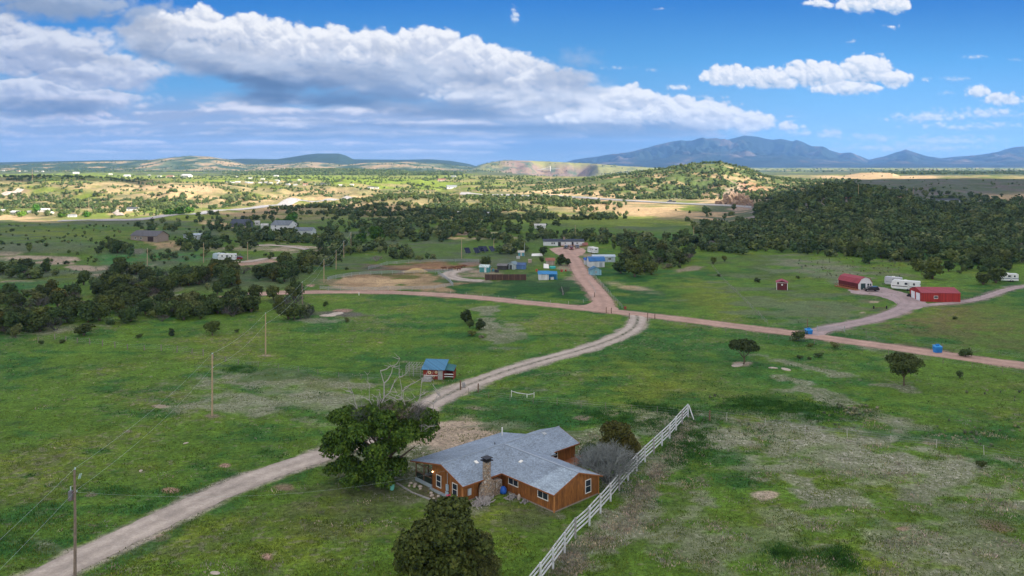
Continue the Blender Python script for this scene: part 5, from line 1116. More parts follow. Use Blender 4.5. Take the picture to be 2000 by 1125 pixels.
wallseg(b, (9.25, 10.1), (14.7, 10.1), -.7, RE(10.1), RE(10.1)); wallseg(b, (14.7, 10.1), (14.7, 13.6), -.7, RE(10.1), RE(13.6)); wallseg(b, (14.7, 13.6), (14.7, 17), -.7, RE(13.6), RE(17)); wallseg(b, (14.6, 17), (9.25, 17), -.7, RE(17), RE(17))
b.build('wall', M_WALLX, house)
b = MB()
for (x0, x1, y0, y1) in [(-.03, 8.13, -.03, .2), (-.03, .2, .2, 9.5), (-6.43, -.2, 9.57, 9.8)]: b.b(x0, x1, y0, y1, -.7, .16)
b.build('foundation', simple('foundation', (.26, .22, .19), .9, .2), house)
def rprism(b, pts, zf, mi, t=.12):
    top = [(x, y, zf(x, y)) for x, y in pts]; b.poly([(x, y, z-t) for x, y, z in top], top, mi)
b = MB()
zr = lambda x, y: 3.9-.354*abs(x-4.05)
zf_ = lambda x, y: 3.9-.354*(13.4-y)
zb_ = lambda x, y: 3.9-.197*(y-13.4)
ze_ = lambda x, y: 3.72-.34*abs(y-13.6)
rprism(b, [(-.4, -.35), (4.05, -.35), (4.05, 13.4), (-.4, 8.95)], zr, 1); rprism(b, [(4.05, -.35), (8.5, -.35), (8.5, 8.95), (4.05, 13.4)], zr, 1)
rprism(b, [(-6.85, 9.0), (-.35, 9.0), (4.05, 13.4), (-6.85, 13.4)], zf_, 0); rprism(b, [(8.45, 9.0), (9.6, 9.0), (9.6, 13.4), (4.05, 13.4)], zf_, 0)
rprism(b, [(-6.85, 13.4), (9.6, 13.4), (9.6, 20.0), (-6.85, 20.0)], zb_, 0)
rprism(b, [(9.0, 9.6), (15.1, 9.6), (15.1, 13.6), (9.0, 13.6)], lambda x, y: ze_(x, y)-.004, 0); rprism(b, [(9.0, 13.6), (15.1, 13.6), (15.1, 17.5), (9.0, 17.5)], lambda x, y: ze_(x, y)-.004, 0)
roof = b.build('roof', [M_SHX, M_SHY], house)
b = MB()       # ridge caps
b.beam((4.05, -.36, 3.905), (4.05, 13.4, 3.905), .26, .05); b.beam((-6.86, 13.4, 3.91), (9.6, 13.4, 3.91), .05, .26); b.beam((9.6, 13.6, 3.72), (15.1, 13.6, 3.72), .05, .26)
b.build('ridge_cap', simple('ridge shingles', (.29, .34, .41), .85, .2, 8), roof)
b = MB()       # fascia boards
def fas(p, q): b.beam(p, q, .05, .17)
fas((-.43, -.38, 2.25), (4.05, -.38, 3.80)); fas((4.05, -.38, 3.80), (8.53, -.38, 2.25)); fas((-.43, -.38, 2.25), (-.43, 8.9, 2.25)); fas((8.53, -.38, 2.25), (8.53, 8.9, 2.25))
fas((-6.88, 8.97, 2.26), (-.5, 8.97, 2.26)); fas((-6.88, 8.97, 2.26), (-6.88, 13.4, 3.8)); fas((-6.88, 13.4, 3.8), (-6.88, 20.02, 2.5)); fas((9.3, 9.57, 2.27), (15.12, 9.57, 2.27)); fas((15.12, 9.57, 2.27), (15.12, 13.6, 3.63))
b.build('fascia', M_TRIM, house)
b = MB()
for (x, y) in [(0, 0), (8.1, 0), (-6.4, 9.6)]: b.box((x, y, .9), (.14, .14, 3.1))
b.build('corner_board', simple('corner boards', (.44, .19, .06), .6, .2), house)
frame_win(house, (-.02, 7.2, 1.70), pi, 1.75, 1.0, 'h'); frame_win(house, (-.02, 1.9, 1.65), pi, 1.75, 1.05, 'h')
frame_win(house, (6.1, -.02, 1.55), -pi/2, 1.0, 1.6, 'v')
frame_win(house, (-6.42, 14.4, 1.35), pi, .95, 1.5, 'v'); frame_win(house, (-6.42, 11.1, 1.25), pi, .95, 1.5, 'v')
frame_win(house, (10.6, 10.08, 1.6), -pi/2, .9, .9, 'v')
# chimney
b = MB()
def ring(cx, cy, rx, ry, z, seed=0, n=14): return [(cx+cos(2*pi*k/n)*rx*(1+.05*sin(k*5.1+z*7)), cy+sin(2*pi*k/n)*ry*(1+.05*cos(k*3.7+z*5)), z) for k in range(n)]
lv = [(-.6, 1.45, .72), (.5, 1.42, .68), (1.2, 1.32, .62), (1.7, 1.1, .58), (2.05, .78, .55), (2.3, .56, .52), (2.8, .53, .52), (4.1, .54, .53), (4.55, .52, .52)]
rg = [ring(-2.9+.25*max(0, 1-z/2), 9.05, rx, ry, z) for z, rx, ry in lv]; vs = [p for r in rg for p in r]; n = 14
b.add(vs, [(i*n+k, i*n+(k+1) % n, (i+1)*n+(k+1) % n, (i+1)*n+k) for i in range(len(lv)-1) for k in range(n)]+[tuple(range((len(lv)-1)*n, len(lv)*n))])
b.b(-1.75, -.75, 8.55, 9.5, -.6, 1.75); 
ch = b.build('chimney', M_STONE, house)
b = MB(); b.b(-3.5, -2.3, 8.45, 9.65, 4.58, 4.68); b.b(-3.25, -2.55, 8.7, 9.4, 4.70, 4.9); b.b(-3.45, -2.35, 8.5, 9.6, 4.92, 4.99); b.build('chimney_cap', M_BLACK, ch)
# roof furniture
def onroof(x, y, f, sx, sy, h, name, m, sl=(0, 0)):
    b = MB(); z = f(x, y); b.slab((x-sx, y-sy, f(x-sx, y-sy)+h), (x+sx, y-sy, f(x+sx, y-sy)+h), (x+sx, y+sy, f(x+sx, y+sy)+h), (x-sx, y+sy, f(x-sx, y+sy)+h), h+.02); return b.build(name, m, roof)
onroof(-2.2, 11.9, zf_, .22, .26, .09, 'roof_vent', M_WHITE); onroof(2.3, 8.3, zr, .22, .22, .10, 'roof_vent', M_WHITE); onroof(11.6, 14.2-1.0, ze_, .3, .25, .08, 'roof_vent', M_METG)
b = MB(); b.tube([(8.0, 18.2, 2.8), (8.0, 18.2, 4.1)], .09, 8); b.build('vent_pipe', M_WHITE, roof)
b = MB(); b.tube([(3.4, 14.6, 3.5), (3.4, 14.6, 3.95)], .06, 8); b.build('vent_pipe', M_BLACK, roof)
# porch
b = MB(); b.b(-6.5, -6.3, 15.9, 19.4, -.7, .45); b.b(-6.5, -2.4, 19.3, 19.45, -.7, .45); b.build('porch_wall', M_CONC, house)
b = MB(); b.b(-6.25, -2.45, 15.85, 19.25, -.3, .05); b.build('porch_floor', M_WOODB, house)
for x, y in [(-6.4, 19.35), (-6.4, 17.6), (-4.4, 19.35), (-2.5, 19.4)]:
    b = MB(); b.b(x-.06, x+.06, y-.06, y+.06, .45, zb_(x, y)-.13); b.build('porch_post', M_WOODB, house)
b = MB(); b.b(-6.40, -6.38, 16.0, 19.3, .46, 1.25); b.build('porch_screen', M_SCREEN, house)
b = MB(); b.b(-6.45, -6.35, 15.95, 19.3, 1.24, 1.31); b.b(-6.45, -6.35, 15.95, 19.3, 2.3, 2.4); b.build('porch_rail', M_WOODB, house)
b = MB(); b.b(-6.9, -6.42, 9.7, 15.8, -.6, .12); b.build('walkway', M_CONC, house)
b = MB(); b.b(-6.6, -6.44, 12.3, 12.75, .75, 1.5); b.tube([(-6.5, 12.52, 1.5), (-6.5, 12.52, 3.35)], .035, 6); b.b(-6.62, -6.44, 12.32, 12.8, .1, .62)
b.build('meter_box', simple('meter boxes', (.32, .42, .50), .5, .12), house)
b = MB(); b.b(-5.6, -5.1, 9.45, 9.59, .75, 1.55); b.build('breaker_panel', simple('breaker panel', (.42, .47, .50), .5, .1), house)
lm = bpy.data.materials.new('lit bulb'); lm.use_nodes = True; pn = lm.node_tree.nodes['Principled BSDF']; pn.inputs['Emission Color'].default_value = (1, .62, .25, 1); pn.inputs['Emission Strength'].default_value = 5
b = MB(); b.b(-6.62, -6.43, 15.45, 15.6, 2.38, 2.42); b.tube([(-6.56, 15.52, 2.24), (-6.56, 15.52, 2.37)], .07, 8, 1); b.build('porch_lamp', [M_BLACK, lm], house)
# deck behind the east wing
b = MB(); b.b(12.2, 15.4, 7.9, 10.0, .35, .45)
for x in (12.3, 13.8, 15.3): b.b(x-.05, x+.05, 7.95, 8.05, -.5, 1.4)
b.b(15.25, 15.35, 8.1, 9.9, 1.3, 1.4); b.b(12.3, 15.2, 7.95, 8.05, 1.31, 1.39); b.b(12.35, 15.2, 7.96, 8.04, .85, .92)
b.beam((12.0, 7.5, -.1), (12.3, 8.2, .4), .8, .06)
b.build('deck', M_TRIM, house)
# ---------------------------------------------------------------- things round the house
def at_house(x, y, dz=0): w = hl(x, y); return Vector((w.x, w.y, Z(w.x, w.y)+dz))
def rock(seed, s=(1, 1, .6), n=1):
    v, f = ico(2); v = v*s*(1+.22*fbm(v[:, 0]*1.3+seed, v[:, 1]*1.3+v[:, 2], 3, seed))[:, None]; return v, f
def rocks(name, lst, mat, label, cat, group=None, single=True):
    pass
M_ROCK = simple('field stones', (.42, .36, .31), .9, .3, 2, bump=.5)
rv = [rock(i, (1, .8, .6)) for i in range(3)]; rme = [npmesh('stone', v, f, M_ROCK, True) for v, f in rv]
for i, (x, y, s) in enumerate([(-7.6, 18.9, .28), (-7.4, 18.2, .34), (-7.9, 17.7, .25), (-7.3, 17.2, .33), (-7.7, 16.6, .24), (-8.2, 18.4, .24), (-7.5, 14.6, .26), (-7.9, 13.9, .3), (-7.4, 13.2, .27), (-8.3, 13.0, .22)]):
    q = at_house(x, y, .08); o = linkmesh('garden_stone', rme[i % 3]); o.location = q; o.scale = (s,)*3; o.rotation_euler = (0, 0, i)
    tag(o, 'pale round stone of the flower bed below the porch' if i < 6 else 'pale round stone of the flower bed beside the gable windows', 'stone', 'stones of the bed below the porch' if i < 6 else 'stones of the bed beside the gable windows')
b = MB(); 
for a, c in [((-8.9, 20.2), (-9.2, 16.2)), ((-9.2, 16.2), (-8.6, 12.3)), ((-8.6, 12.3), (-7.6, 10.2))]:
    p, q = at_house(*a, .06), at_house(*c, .06); b.beam(p, q, .16, .2)
tag(b.build('timber_edging', M_WOODG), 'low timber edging round the flower bed by the porch', 'edging')
q = at_house(-10.5, 19.0); b = MB(); b.tube([q+Vector((0, 0, -.05)), q+Vector((0, 0, .35)), q+Vector((0, 0, .75))], [.27, .33, .30], 14); t_ = empty('planter', q, 0, 'turquoise barrel planter with a dark plant beside the big tree', 'planter')
b = MB(); b.tube([(0, 0, -.05), (0, 0, .35), (0, 0, .78)], [.26, .33, .30], 14); b.build('barrel', simple('turquoise paint', (.16, .50, .42), .5, .1), t_)
pl = linkmesh('plant', TREE['sage'][0][0][1], t_, (0, 0, .7)); pl.scale = (.55, .55, .8)
q = at_house(-7.2, 12.0-.6, .15); b = MB(); b.tube([(0, 0, -.2), (0, 0, .3)], [.28, .34], 12); t_ = empty('flower_pot', q, 0, 'white pot of pink flowers on the walk under the gable window', 'flower pot'); b.build('pot', M_WHITE, t_)
M_FLW = simple('pink blossom', (.55, .06, .14), .7, .4, 20); fm_ = npmesh('flowers', *crown_np(5, [(0, 0, .38, .34, .34, .22)], 60, .09, .7), M_FLW); linkmesh('flowers', fm_, t_)
def log_heap(name, q, n, L, spread, label, cat, seed, m):
    rs = random.Random(seed); b = MB()
    for i in range(n):
        a = rs.gauss(.5, .5); x, y = rs.gauss(0, spread), rs.gauss(0, spread*.6); z = max(.05, .75*(1-(abs(x)/spread+abs(y)/spread)*.45)*rs.random()); l = L*rs.uniform(.5, 1); d = Vector((cos(a), sin(a), rs.gauss(.1, .25)))*l/2
        b.tube([Vector((x, y, z))-d, Vector((x, y, z))+d], rs.uniform(.03, .08), 6)
    o = b.build(name, m); o.location = q; o.rotation_euler = (0, 0, HA); return tag(o, label, cat)
log_heap('brush_pile', at_house(-4.5, 8.0), 110, 1.5, .7, 'heap of grey branches and sticks at the left foot of the stone chimney', 'brush pile', 3, M_DEAD)
log_heap('firewood_heap', at_house(-.9, 6.6), 40, .7, .45, 'scattered short firewood by the brown wall right of the chimney', 'firewood', 8, M_WOODG)
log_heap('firewood_heap', at_house(-.7, 4.6), 16, .6, .3, 'small scatter of wood and stones by the brown wall left of the corner window', 'firewood', 9, M_WOODG)
# blue tarpaulin slumped over something
v, f = ico(3); v = v.copy(); v[:, 2] = np.maximum(v[:, 2], -.4); d_ = 1+.28*fbm(v[:, 0]*1.8, v[:, 1]*1.8+v[:, 2]*1.3, 4, 77); v = v*d_[:, None]*[.42, .5, .62]
o = linkmesh('tarpaulin', npmesh('tarpaulin', v, f, simple('blue plastic', (.02, .11, .48), .4, .25, 3), True)); o.location = at_house(-.75, 8.3, .35); tag(o, 'bright blue tarpaulin bundled against the house beside the chimney', 'tarpaulin')
o = linkmesh('garden_stone', rme[1]); o.location = at_house(-.55, 5.6, .3); o.scale = (.22, .22, .8); tag(o, 'upright grey stone against the brown wall between the two side windows', 'stone')
b = MB(); b.tube([(0, 0, 0), (0, 0, 1.3)], .55, 14); b.tube([(0, 0, 1.3), (0, 0, 1.5)], [.55, .2], 14); o = b.build('water_tank', simple('dark blue plastic', (.02, .06, .15), .4, .1)); w_ = at_house(8.2, 21.5); o.location = w_; tag(o, 'dark blue tank just showing behind the house roof', 'tank')
# ---------------------------------------------------------------- foreground trees
def hero(name, x, y, kids, label, cat, group=None, rz=0):
    o = empty(name, (x, y, Z(x, y)-.05), rz, label, cat, group)
    for nm, me in kids: linkmesh(nm, me, o)
    return o
def limb_mesh(name, seed, limbs, mat):
    rs = random.Random(seed); b = MB()
    for pts, r in limbs:
        pp = smooth2(np.array(pts, float), 2); k = len(pp); b.tube([p+[rs.gauss(0, .03)*(i > 0), rs.gauss(0, .03)*(i > 0), 0] for i, p in enumerate(pp)], [r*(1-.78*i/(k-1)) for i in range(k)], 8)
    return b.mesh(name, mat)
M_GRYL = foliage_mat('pale dead twigs', (.12, .105, .11), (.20, .18, .19), (.30, .28, .28))
M_DECD = foliage_mat('dark cottonwood foliage', (.012, .034, .007), (.028, .066, .010), (.072, .125, .018), False, 1.1)
M_JUNH = foliage_mat('olive juniper foliage', (.020, .028, .010), (.040, .056, .016), (.095, .105, .030), False, 1.3)
# big leafy tree with dead top
tq = P(752, 935); TX, TY = tq.x, tq.y
rsb = random.Random(21); lob = []
for i in range(52):
    a = rsb.uniform(0, 6.28); rr = sqrt(rsb.random())*6.8; h = rsb.uniform(1.5, 9.2)*(1-.03*rr*rr/8)
    s = rsb.uniform(.8, 1.5); lob.append((cos(a)*rr*1.12-.5, sin(a)*rr*.75, max(h, 1.5), s*1.15, s*1.1, s*.85))
lob += [(-7.4, 0, 3.8, 1.3, 1.3, 1.2), (-7.0, -.5, 5.4, 1.2, 1.2, 1.1), (-5.6, 0, 4.2, 1.6, 1.6, 1.5), (-5.0, -1, 2.2, 1.6, 1.4, 1.2), (5.0, 0, 6.0, 1.5, 1.5, 1.5), (-3.4, -1.5, 1.7, 1.5, 1.4, 1.1), (-1.5, -2.5, 1.6, 1.5, 1.2, 1.0), (4.6, 1, 4.2, 1.4, 1.4, 1.3), (-3.6, 0, 6.6, 1.6, 1.5, 1.1), (3.6, 0, 7.4, 1.5, 1.4, 1.0), (1.2, -1.8, 5.2, 1.6, 1.4, 1.3)]
lob = [l for l in lob if not (l[0] > 2.2 and l[2] < 4.6)]
lob += [(-1.5, 0, 9.0, 1.5, 1.4, 1.0), (2.2, .3, 9.2, 1.4, 1.4, 1.0), (-4.6, 0, 8.0, 1.3, 1.3, 1.0), (5.6, 0, 8.2, 1.3, 1.3, 1.1)]
crown = npmesh('crown', *crown_np(31, lob, 34000, .19, .42, sub=1), M_DECD)
limbs = [([(0, 0, -.2), (.1, 0, 1.2), (-.1, .1, 2.8), (0, 0, 5)], .42)]
for i in range(11):
    a = i*2.39; r = rsb.uniform(3, 5); limbs.append(([(0, 0, 1.2+.2*i), (cos(a)*r*.4, sin(a)*r*.4, 2.6+.25*i), (cos(a)*r*.8, sin(a)*r*.8, 3.8+.3*i), (cos(a)*r, sin(a)*r, 4.4+.34*i)], .2))
tree = hero('leafy_tree', TX, TY, [('crown', crown), ('trunk', limb_mesh('trunk', 4, limbs, M_BARK))], 'large leafy green tree with dead grey top branches at the left of the brown house', 'tree')
def dead_branch(seed, base, tip, r, n):
    rs = random.Random(seed); b = MB(); base = Vector(base); tip = Vector(tip)
    def br(p, q, r0, dep):
        d = q-p; pts = [p]; 
        for k in range(1, 5): pts.append(p+d*(k/4)+Vector((rs.gauss(0, .05), rs.gauss(0, .05), rs.gauss(0, .04)))*d.length)
        b.tube(pts, [r0*(1-.2*i) for i in range(5)], 5)
        if dep:
            for k in range(n if dep > 1 else 3):
                s = pts[rs.choice((1, 2, 3, 4))]; e = Vector((rs.gauss(0, 1), rs.gauss(0, .8), rs.uniform(.1, 1.1))).normalized()*d.length*rs.uniform(.28, .5); br(s, s+e, r0*.55, dep-1)
    br(base, tip, r, 2); return b.mesh('dead_branch', M_DEAD)
for i, (bs, tp, r) in enumerate([((0, 0, 7.6), (-.5, 0, 14.2), .13), ((1.9, 0, 5.6), (3.0, 0, 12.6), .10), ((3.9, 0, 7), (4.8, .5, 12.4), .10), ((5, 0, 6.8), (7.4, 0, 11.0), .08), ((-2.5, 0, 7), (-4.6, 0, 11.4), .08), ((-.6, 0, 6.8), (-2.6, 0, 12.0), .08), ((1.0, -1.5, 6.9), (-1.9, -2.6, 4.0), .07), ((2, 1, 7), (1.8, 1, 12.8), .09), ((4.5, -1, 6.6), (6.8, -1.6, 7.6), .06), ((-4, -1, 5), (-6.6, -1, 6.8), .06)]):
    linkmesh('dead_branch', dead_branch(40+i, bs, tp, r*1.35, 6), tree)
for s_, (x, y, z) in enumerate([(2.6, .3, 7.4), (.6, .5, 7.6), (4.2, .2, 7.2), (-2.4, .2, 7.2)]):
    tw = linkmesh('dead_twigs', twig_mesh(60+s_, 30, 3.6, .55, M_GRYL, .012), tree, (x, y, z))
# dark juniper cut by the bottom of the frame
q = P(866, 1150)
rsb = random.Random(5); lob = [(0, 0, 1.6, 1.9, 1.9, 1.6)]
for i in range(22):
    a = rsb.uniform(0, 6.28); h = rsb.uniform(.5, 4.0); r = 2.3*(1-(h/5.6)**3)*rsb.uniform(.35, 1); s = rsb.uniform(.42, .95); lob.append((cos(a)*r, sin(a)*r, h, s, s, s*.95))
lob = [tuple(k*1.78 for k in l) for l in lob]
hero('juniper', q.x, q.y, [('crown', npmesh('crown', *crown_np(71, [(a*1.3, b_*1.25, c*.9+(.35 if c > 3 else 0), d*1.05, e_*1.05, f_*.95) for a, b_, c, d, e_, f_ in lob], 17000, .20, .55, sub=1), M_JUNH)), ('trunk', TREE['juniper'][0][1])], 'large dark olive juniper at the bottom of the frame in front of the house', 'juniper tree')
q = P(932, 1150); hero('juniper', q.x, q.y, [('crown', npmesh('crown', *crown_np(72, [(a*.6, b_*.6, c*.62, d*.62, e_*.62, f_*.6) for a, b_, c, d, e_, f_ in lob], 8000, .09, .7, sub=1), M_JUNH)), ('trunk', TREE['juniper'][1][1])], 'smaller dark juniper joined to the right of the large one at the bottom edge', 'juniper tree')
# russet junipers and grey bare tree behind the house
for px, py, hp, w, sd, lab in [(1200, 900, 78, .85, 3, 'russet brown and green juniper behind the grey bare tree'), (1232, 906, 66, .62, 4, 'slim olive juniper between the grey bare tree and the white rail fence'), (1152, 905, 46, .9, 6, 'dark green juniper at the left side of the grey bare tree')]:
    q = P(px, py); h = hp*q.y/F; L = jun_lobes(sd, 12, w*1.15, 1.0)
    hero('juniper', q.x, q.y, [('crown', npmesh('crown', *[(v*h if i == 0 else v) for i, v in enumerate(crown_np(80+sd, L, 5200, .032, .6))], M_OLV if sd != 6 else M_JUN)), ('trunk', limb_mesh('trunk', sd, [([(0, 0, -.1), (.05, 0, h*.3), (0, 0, h*.6)], .12)], M_BARK))], lab, 'juniper tree')
q = P(1188, 945)
hero('bare_tree', q.x, q.y, [('branches', twig_mesh(91, 60, 6.2, .62, M_GRYL, .034)), ('trunk', limb_mesh('trunk', 9, [([(0, 0, -.1), (.1, 0, 1), (.3, 0, 2.6)], .10), ([(0, 0, -.1), (-.5, .2, 1.2), (-.9, 0, 2.4)], .08)], M_DEAD))], 'grey leafless twiggy tree between the house gable and the white rail fence', 'tree')
# umbrella shaped trees of the right pasture
for px, py, hp, wd, sd, lab in [(1453, 711, 47, 60, 1, 'dark umbrella shaped juniper with a bare earth patch at its foot in the right pasture'), (1765, 753, 66, 66, 2, 'dark flat topped juniper with a visible trunk in the right pasture near the road')]:
    q = P(px, py); h = hp*q.y/F; w = wd*q.y/F/2; rsb = random.Random(sd+2); L = []
    for i in range(16):
        a = i*2.4; r = sqrt(i/16)*w*.8; s = w*rsb.uniform(.26, .42); L.append((cos(a)*r, sin(a)*r, h*(.66+.24*(1-(r/w)**2))-.1*h*rsb.random()-.12*h*(sd == 2)*rsb.random(), s, s, s*.75))
    if sd == 2: L += [(-w*.3, 0, h*.42, w*.45, w*.4, w*.3), (w*.4, 0, h*.45, w*.4, w*.4, w*.3)]
    lm_ = [([(0, 0, -.1), (.1, 0, h*.25), (0, .1, h*.55)], .20)]+[([(0, 0, h*.25), (cos(k*1.3)*w*.35, sin(k*1.3)*w*.35, h*.5), (cos(k*1.3)*w*.6, sin(k*1.3)*w*.6, h*.7)], .09) for k in range(5)]
    hero('juniper', q.x, q.y, [('crown', npmesh('crown', *crown_np(sd+120, L, 5200, .17, .6), M_JUN)), ('trunk', limb_mesh('trunk', sd, lm_, M_BARK))], lab, 'juniper tree')
# lone bare tree in the green paddock
q = P(1100, 576); h = 33*q.y/F
hero('bare_tree', q.x, q.y, [('branches', linkless := twig_mesh(95, 14, h*.75, .6, M_GRY, .012)), ('trunk', limb_mesh('trunk', 3, [([(0, 0, -.1), (-.2, 0, h*.25), (-.5, 0, h*.5)], .28)], M_DEAD))], 'grey bare tree with a thick pale trunk in the dark green paddock', 'tree')
tick('house')
# ---------------------------------------------------------------- white rail fence beside the house
def fence_line(pts, spacing):
    p = np.array(pts, float); seg = np.hypot(*(p[1:]-p[:-1]).T); L = np.concatenate([[0], np.cumsum(seg)]); n = max(2, int(round(L[-1]/spacing))+1)
    s = np.linspace(0, L[-1], n); return [Vector((a, b, Z(a, b))) for a, b in zip(np.interp(s, L, p[:, 0]), np.interp(s, L, p[:, 1]))]
fp = fence_line([(29.2, 131.6), (24.2, 121.8), (18.5, 111.6), (14.4, 103.6), (12.8, 100), (9.05, 92.5), (7, 89.05), (5.25, 84.8), (3.2, 80.0), (-.3, 72.5)], 3.7)
fo = empty('rail_fence', fp[0], 0, 'tall whitewashed wooden rail fence running diagonally past the house gable', 'fence')
fr_ = random.Random(4)
def rel(v): return v-fp[0]
for i, p in enumerate(fp):
    b = MB(); q = rel(p); b.beam(q+Vector((0, 0, -.3)), q+Vector((fr_.uniform(-.05, .05), 0, 2.25+fr_.uniform(-.08, .12))), .21, .21)
    o = b.build('post', M_RAIL if i % 4 != 1 else M_WOODG, fo)
for k, h in enumerate((.55, 1.05, 1.55, 2.02)):
    b = MB()
    for i in range(len(fp)-1):
        a, c = rel(fp[i]), rel(fp[i+1]); d = (c-a).normalized(); n_ = Vector((d.y, -d.x, 0))*.14
        b.beam(a+Vector((0, 0, h+fr_.uniform(-.05, .05)))-d*.12+n_, c+Vector((0, 0, h+fr_.uniform(-.05, .05)))+d*.12+n_, .07, .17)
    b.build('rail', M_RAIL, fo)
b = MB(); e0 = rel(fp[0]); b.beam(e0+Vector((.7, -1.2, -.1)), e0+Vector((.12, 0, 2.0)), .13); b.build('brace', M_RAIL, fo)
# ---------------------------------------------------------------- utility poles and wires
def pole(px, py, h, label, old=0, trans=0, group=None, arm=0, XY=None):
    g = P(px, py) if XY is None else Vector((*XY, Z(*XY))); o = empty('utility_pole', g, 0, label, 'utility pole', group)
    b = MB(); b.tube([(0, 0, -.5), (.02*old, 0, h*.5), (-.05*old, 0, h)], [.16, .135, .105], 9); b.build('post', M_POLED if old else M_POLE, o)
    b = MB(); b.tube([(0, 0, h), (0, 0, h+.12), (0, 0, h+.22)], [.05, .09, .05], 8); b.tube([(.12, 0, h-2.2), (.24, 0, h-2.2)], .05, 6); b.build('insulator', M_PORC, o)
    if arm: b = MB(); b.b(-.9, .9, -.06, .06, h-.5, h-.38); b.build('crossarm', M_POLED, o)
    if trans:
        b = MB(); b.tube([(-.42, -.05, h-3.1), (-.42, -.05, h-2.2)], .24, 12); b.tube([(-.42, -.05, h-2.2), (-.42, -.05, h-2.1)], [.24, .12], 12); b.b(-.3, -.1, -.08, .04, h-2.9, h-2.8); b.b(-.3, -.1, -.08, .04, h-2.4, h-2.3)
        t = b.build('transformer', simple('transformer paint', (.13, .14, .16), .5, .2, stain=(.25, .04, .03)), o)
        b = MB(); b.tube([(-.42, -.05, h-2.1), (-.42, -.05, h-1.7)], .055, 7); b.tube([(.34, 0, h-.95), (.50, 0, h-.45)], .05, 7); b.tube([(.44, .1, h-.95), (.60, .1, h-.45)], .045, 7); b.build('bushing', M_PORC, t)
        b = MB(); b.tube([(-.05, 0, h-.2), (-.42, -.05, h-1.7)], .012, 4); b.tube([(.1, 0, h-.4), (.4, 0, h-.5)], .012, 4); b.build('lead_wire', M_BLACK, o)
    return g, h
MAIN = [pole(148, 1126, 10.9, 'near weathered utility pole with a transformer, standing by the dirt driveway', 1, 1, XY=(-44.6, 81)),
 pole(414.5, 812, 10.3, 'plain pale utility pole in the middle of the left pasture'),
 pole(518.7, 692, 9.0, 'pale utility pole in the pasture just below the tree belt'),
 pole(590.3, 610, 8.5, 'grey utility pole rising out of the shrubs at the end of the tree belt', 1),
 pole(632.6, 552, 8.2, 'pale utility pole at the left edge of the round corral'),
 pole(656.5, 526, 7.6, 'utility pole just behind the round corral'),
 pole(671.5, 503, 7.4, 'browner utility pole, third behind the round corral'),
 pole(685.5, 482, 7.4, 'last grey utility pole of the line behind the corrals')]
OFF0 = (Vector((-38.6, 26, Z(-38.6, 26))), 10.5)
M_WIRE = simple('wire', (.42, .50, .52), .4, .05, metal=.3)
def wire(a, ha, c, hc, sag, label, r=.014):
    p = a+Vector((0, 0, ha)); q = c+Vector((0, 0, hc)); n = 24; b = MB()
    b.tube([p.lerp(q, i/n)-Vector((0, 0, sag*4*(i/n)*(1-i/n))) for i in range(n+1)], r, 4, 0, False)
    return tag(b.build('power_line', M_WIRE), label, 'wire')
L2 = [OFF0]+MAIN
nmw = ['leaving the near pole to the lower left', 'between the near pole and the pole in the left pasture', 'between the pasture pole and the pole below the tree belt', 'crossing the tree belt', 'towards the round corral', 'beside the round corral', 'behind the corral', 'at the far end of the pole line']
for i in range(len(L2)-1):
    (a, ha), (c, hc) = L2[i], L2[i+1]; r = .011+.00005*max(0, a.y-80)
    wire(a, ha+.15, c, hc+.15, .9+(i == 0)*-.3, 'upper power wire '+nmw[i], r); wire(a, ha-2.2, c, hc-2.2, 1.1+(i == 0)*-.3, 'lower power wire '+nmw[i], r)
g_, h_ = MAIN[0]; hp_ = hl(-6.56, 12.5, 3.3); wire(g_, 8.6, Vector((hp_.x, hp_.y, 0)), hp_.z, 1.6, 'slack service wire from the near pole to the house gable', .006)
for px, py, h, lab in [(287.7, 530, 9, 'pale utility pole among the junipers left of the white trailers'), (397.5, 513, 8.5, 'pale utility pole immediately left of the white trailers'), (483.7, 509, 8.0, 'utility pole right of the white trailers'),
 (901.5, 505, 8.5, 'utility pole above the brown corral left of the solar panels'), (964.5, 487, 5, 'short pole behind the solar panels'), (1123.5, 467, 7.8, 'utility pole right behind the long white house'), (1355, 474, 8.5, 'lone utility pole in the wood at the foot of the dark hill'),
 (1676.5, 392, 12, 'utility pole on the reddish bank of the dark hill top'), (1783.8, 388, 13, 'utility pole on the hill crest left of the ridge house'), (173.5, 412, 12, 'sunlit utility pole below the left hills'), (257, 408, 11, 'sunlit utility pole at the highway bend'), (393, 409, 12, 'utility pole beside the highway'), (63, 358, 20, 'distant pole on the dark hill at the far left'), (898, 391, 14, 'distant pole on the juniper slope')]:
    pole(px, py, h, lab)
# ---------------------------------------------------------------- wire fences (thin posts, faint wires)
M_TPOST = simple('fence posts', (.22, .19, .16), .8, .3); M_TP2 = simple('pale fence posts', (.42, .40, .36), .8, .2)
def wire_fence(pix, spacing, h, label, mat=None, r=.05, wires=3, rails=0, jitter=.2, world=None):
    pts = fence_line(world or [tuple(P(a, b)[:2]) for a, b in pix], spacing); o0 = pts[0]; rs = random.Random(len(pts)); o = empty('wire_fence' if not rails else 'pipe_fence', o0, 0, label, 'fence')
    tops = []
    pts = pts[:95]
    for p in pts:
        hh = h*rs.uniform(.8, 1.12); b = MB(); q = p-o0; lean = Vector((rs.gauss(0, .04)*jitter*5, rs.gauss(0, .03), hh)); b.tube([q-Vector((0, 0, .1)), q+lean], r, 5); b.build('post', mat or M_TPOST, o); tops.append((q, q+lean))
    for k in range(wires):
        b = MB(); f = .35+.6*k/max(1, wires-1)
        for (a, c), (d, e) in zip(tops[:-1], tops[1:]): b.beam(a.lerp(c, f), d.lerp(e, f), (.008 if not rails else .05)*(1+o0.y/400))
        b.build('wire' if not rails else 'rail', M_METG if not rails else (mat or M_METG), o)
    return o
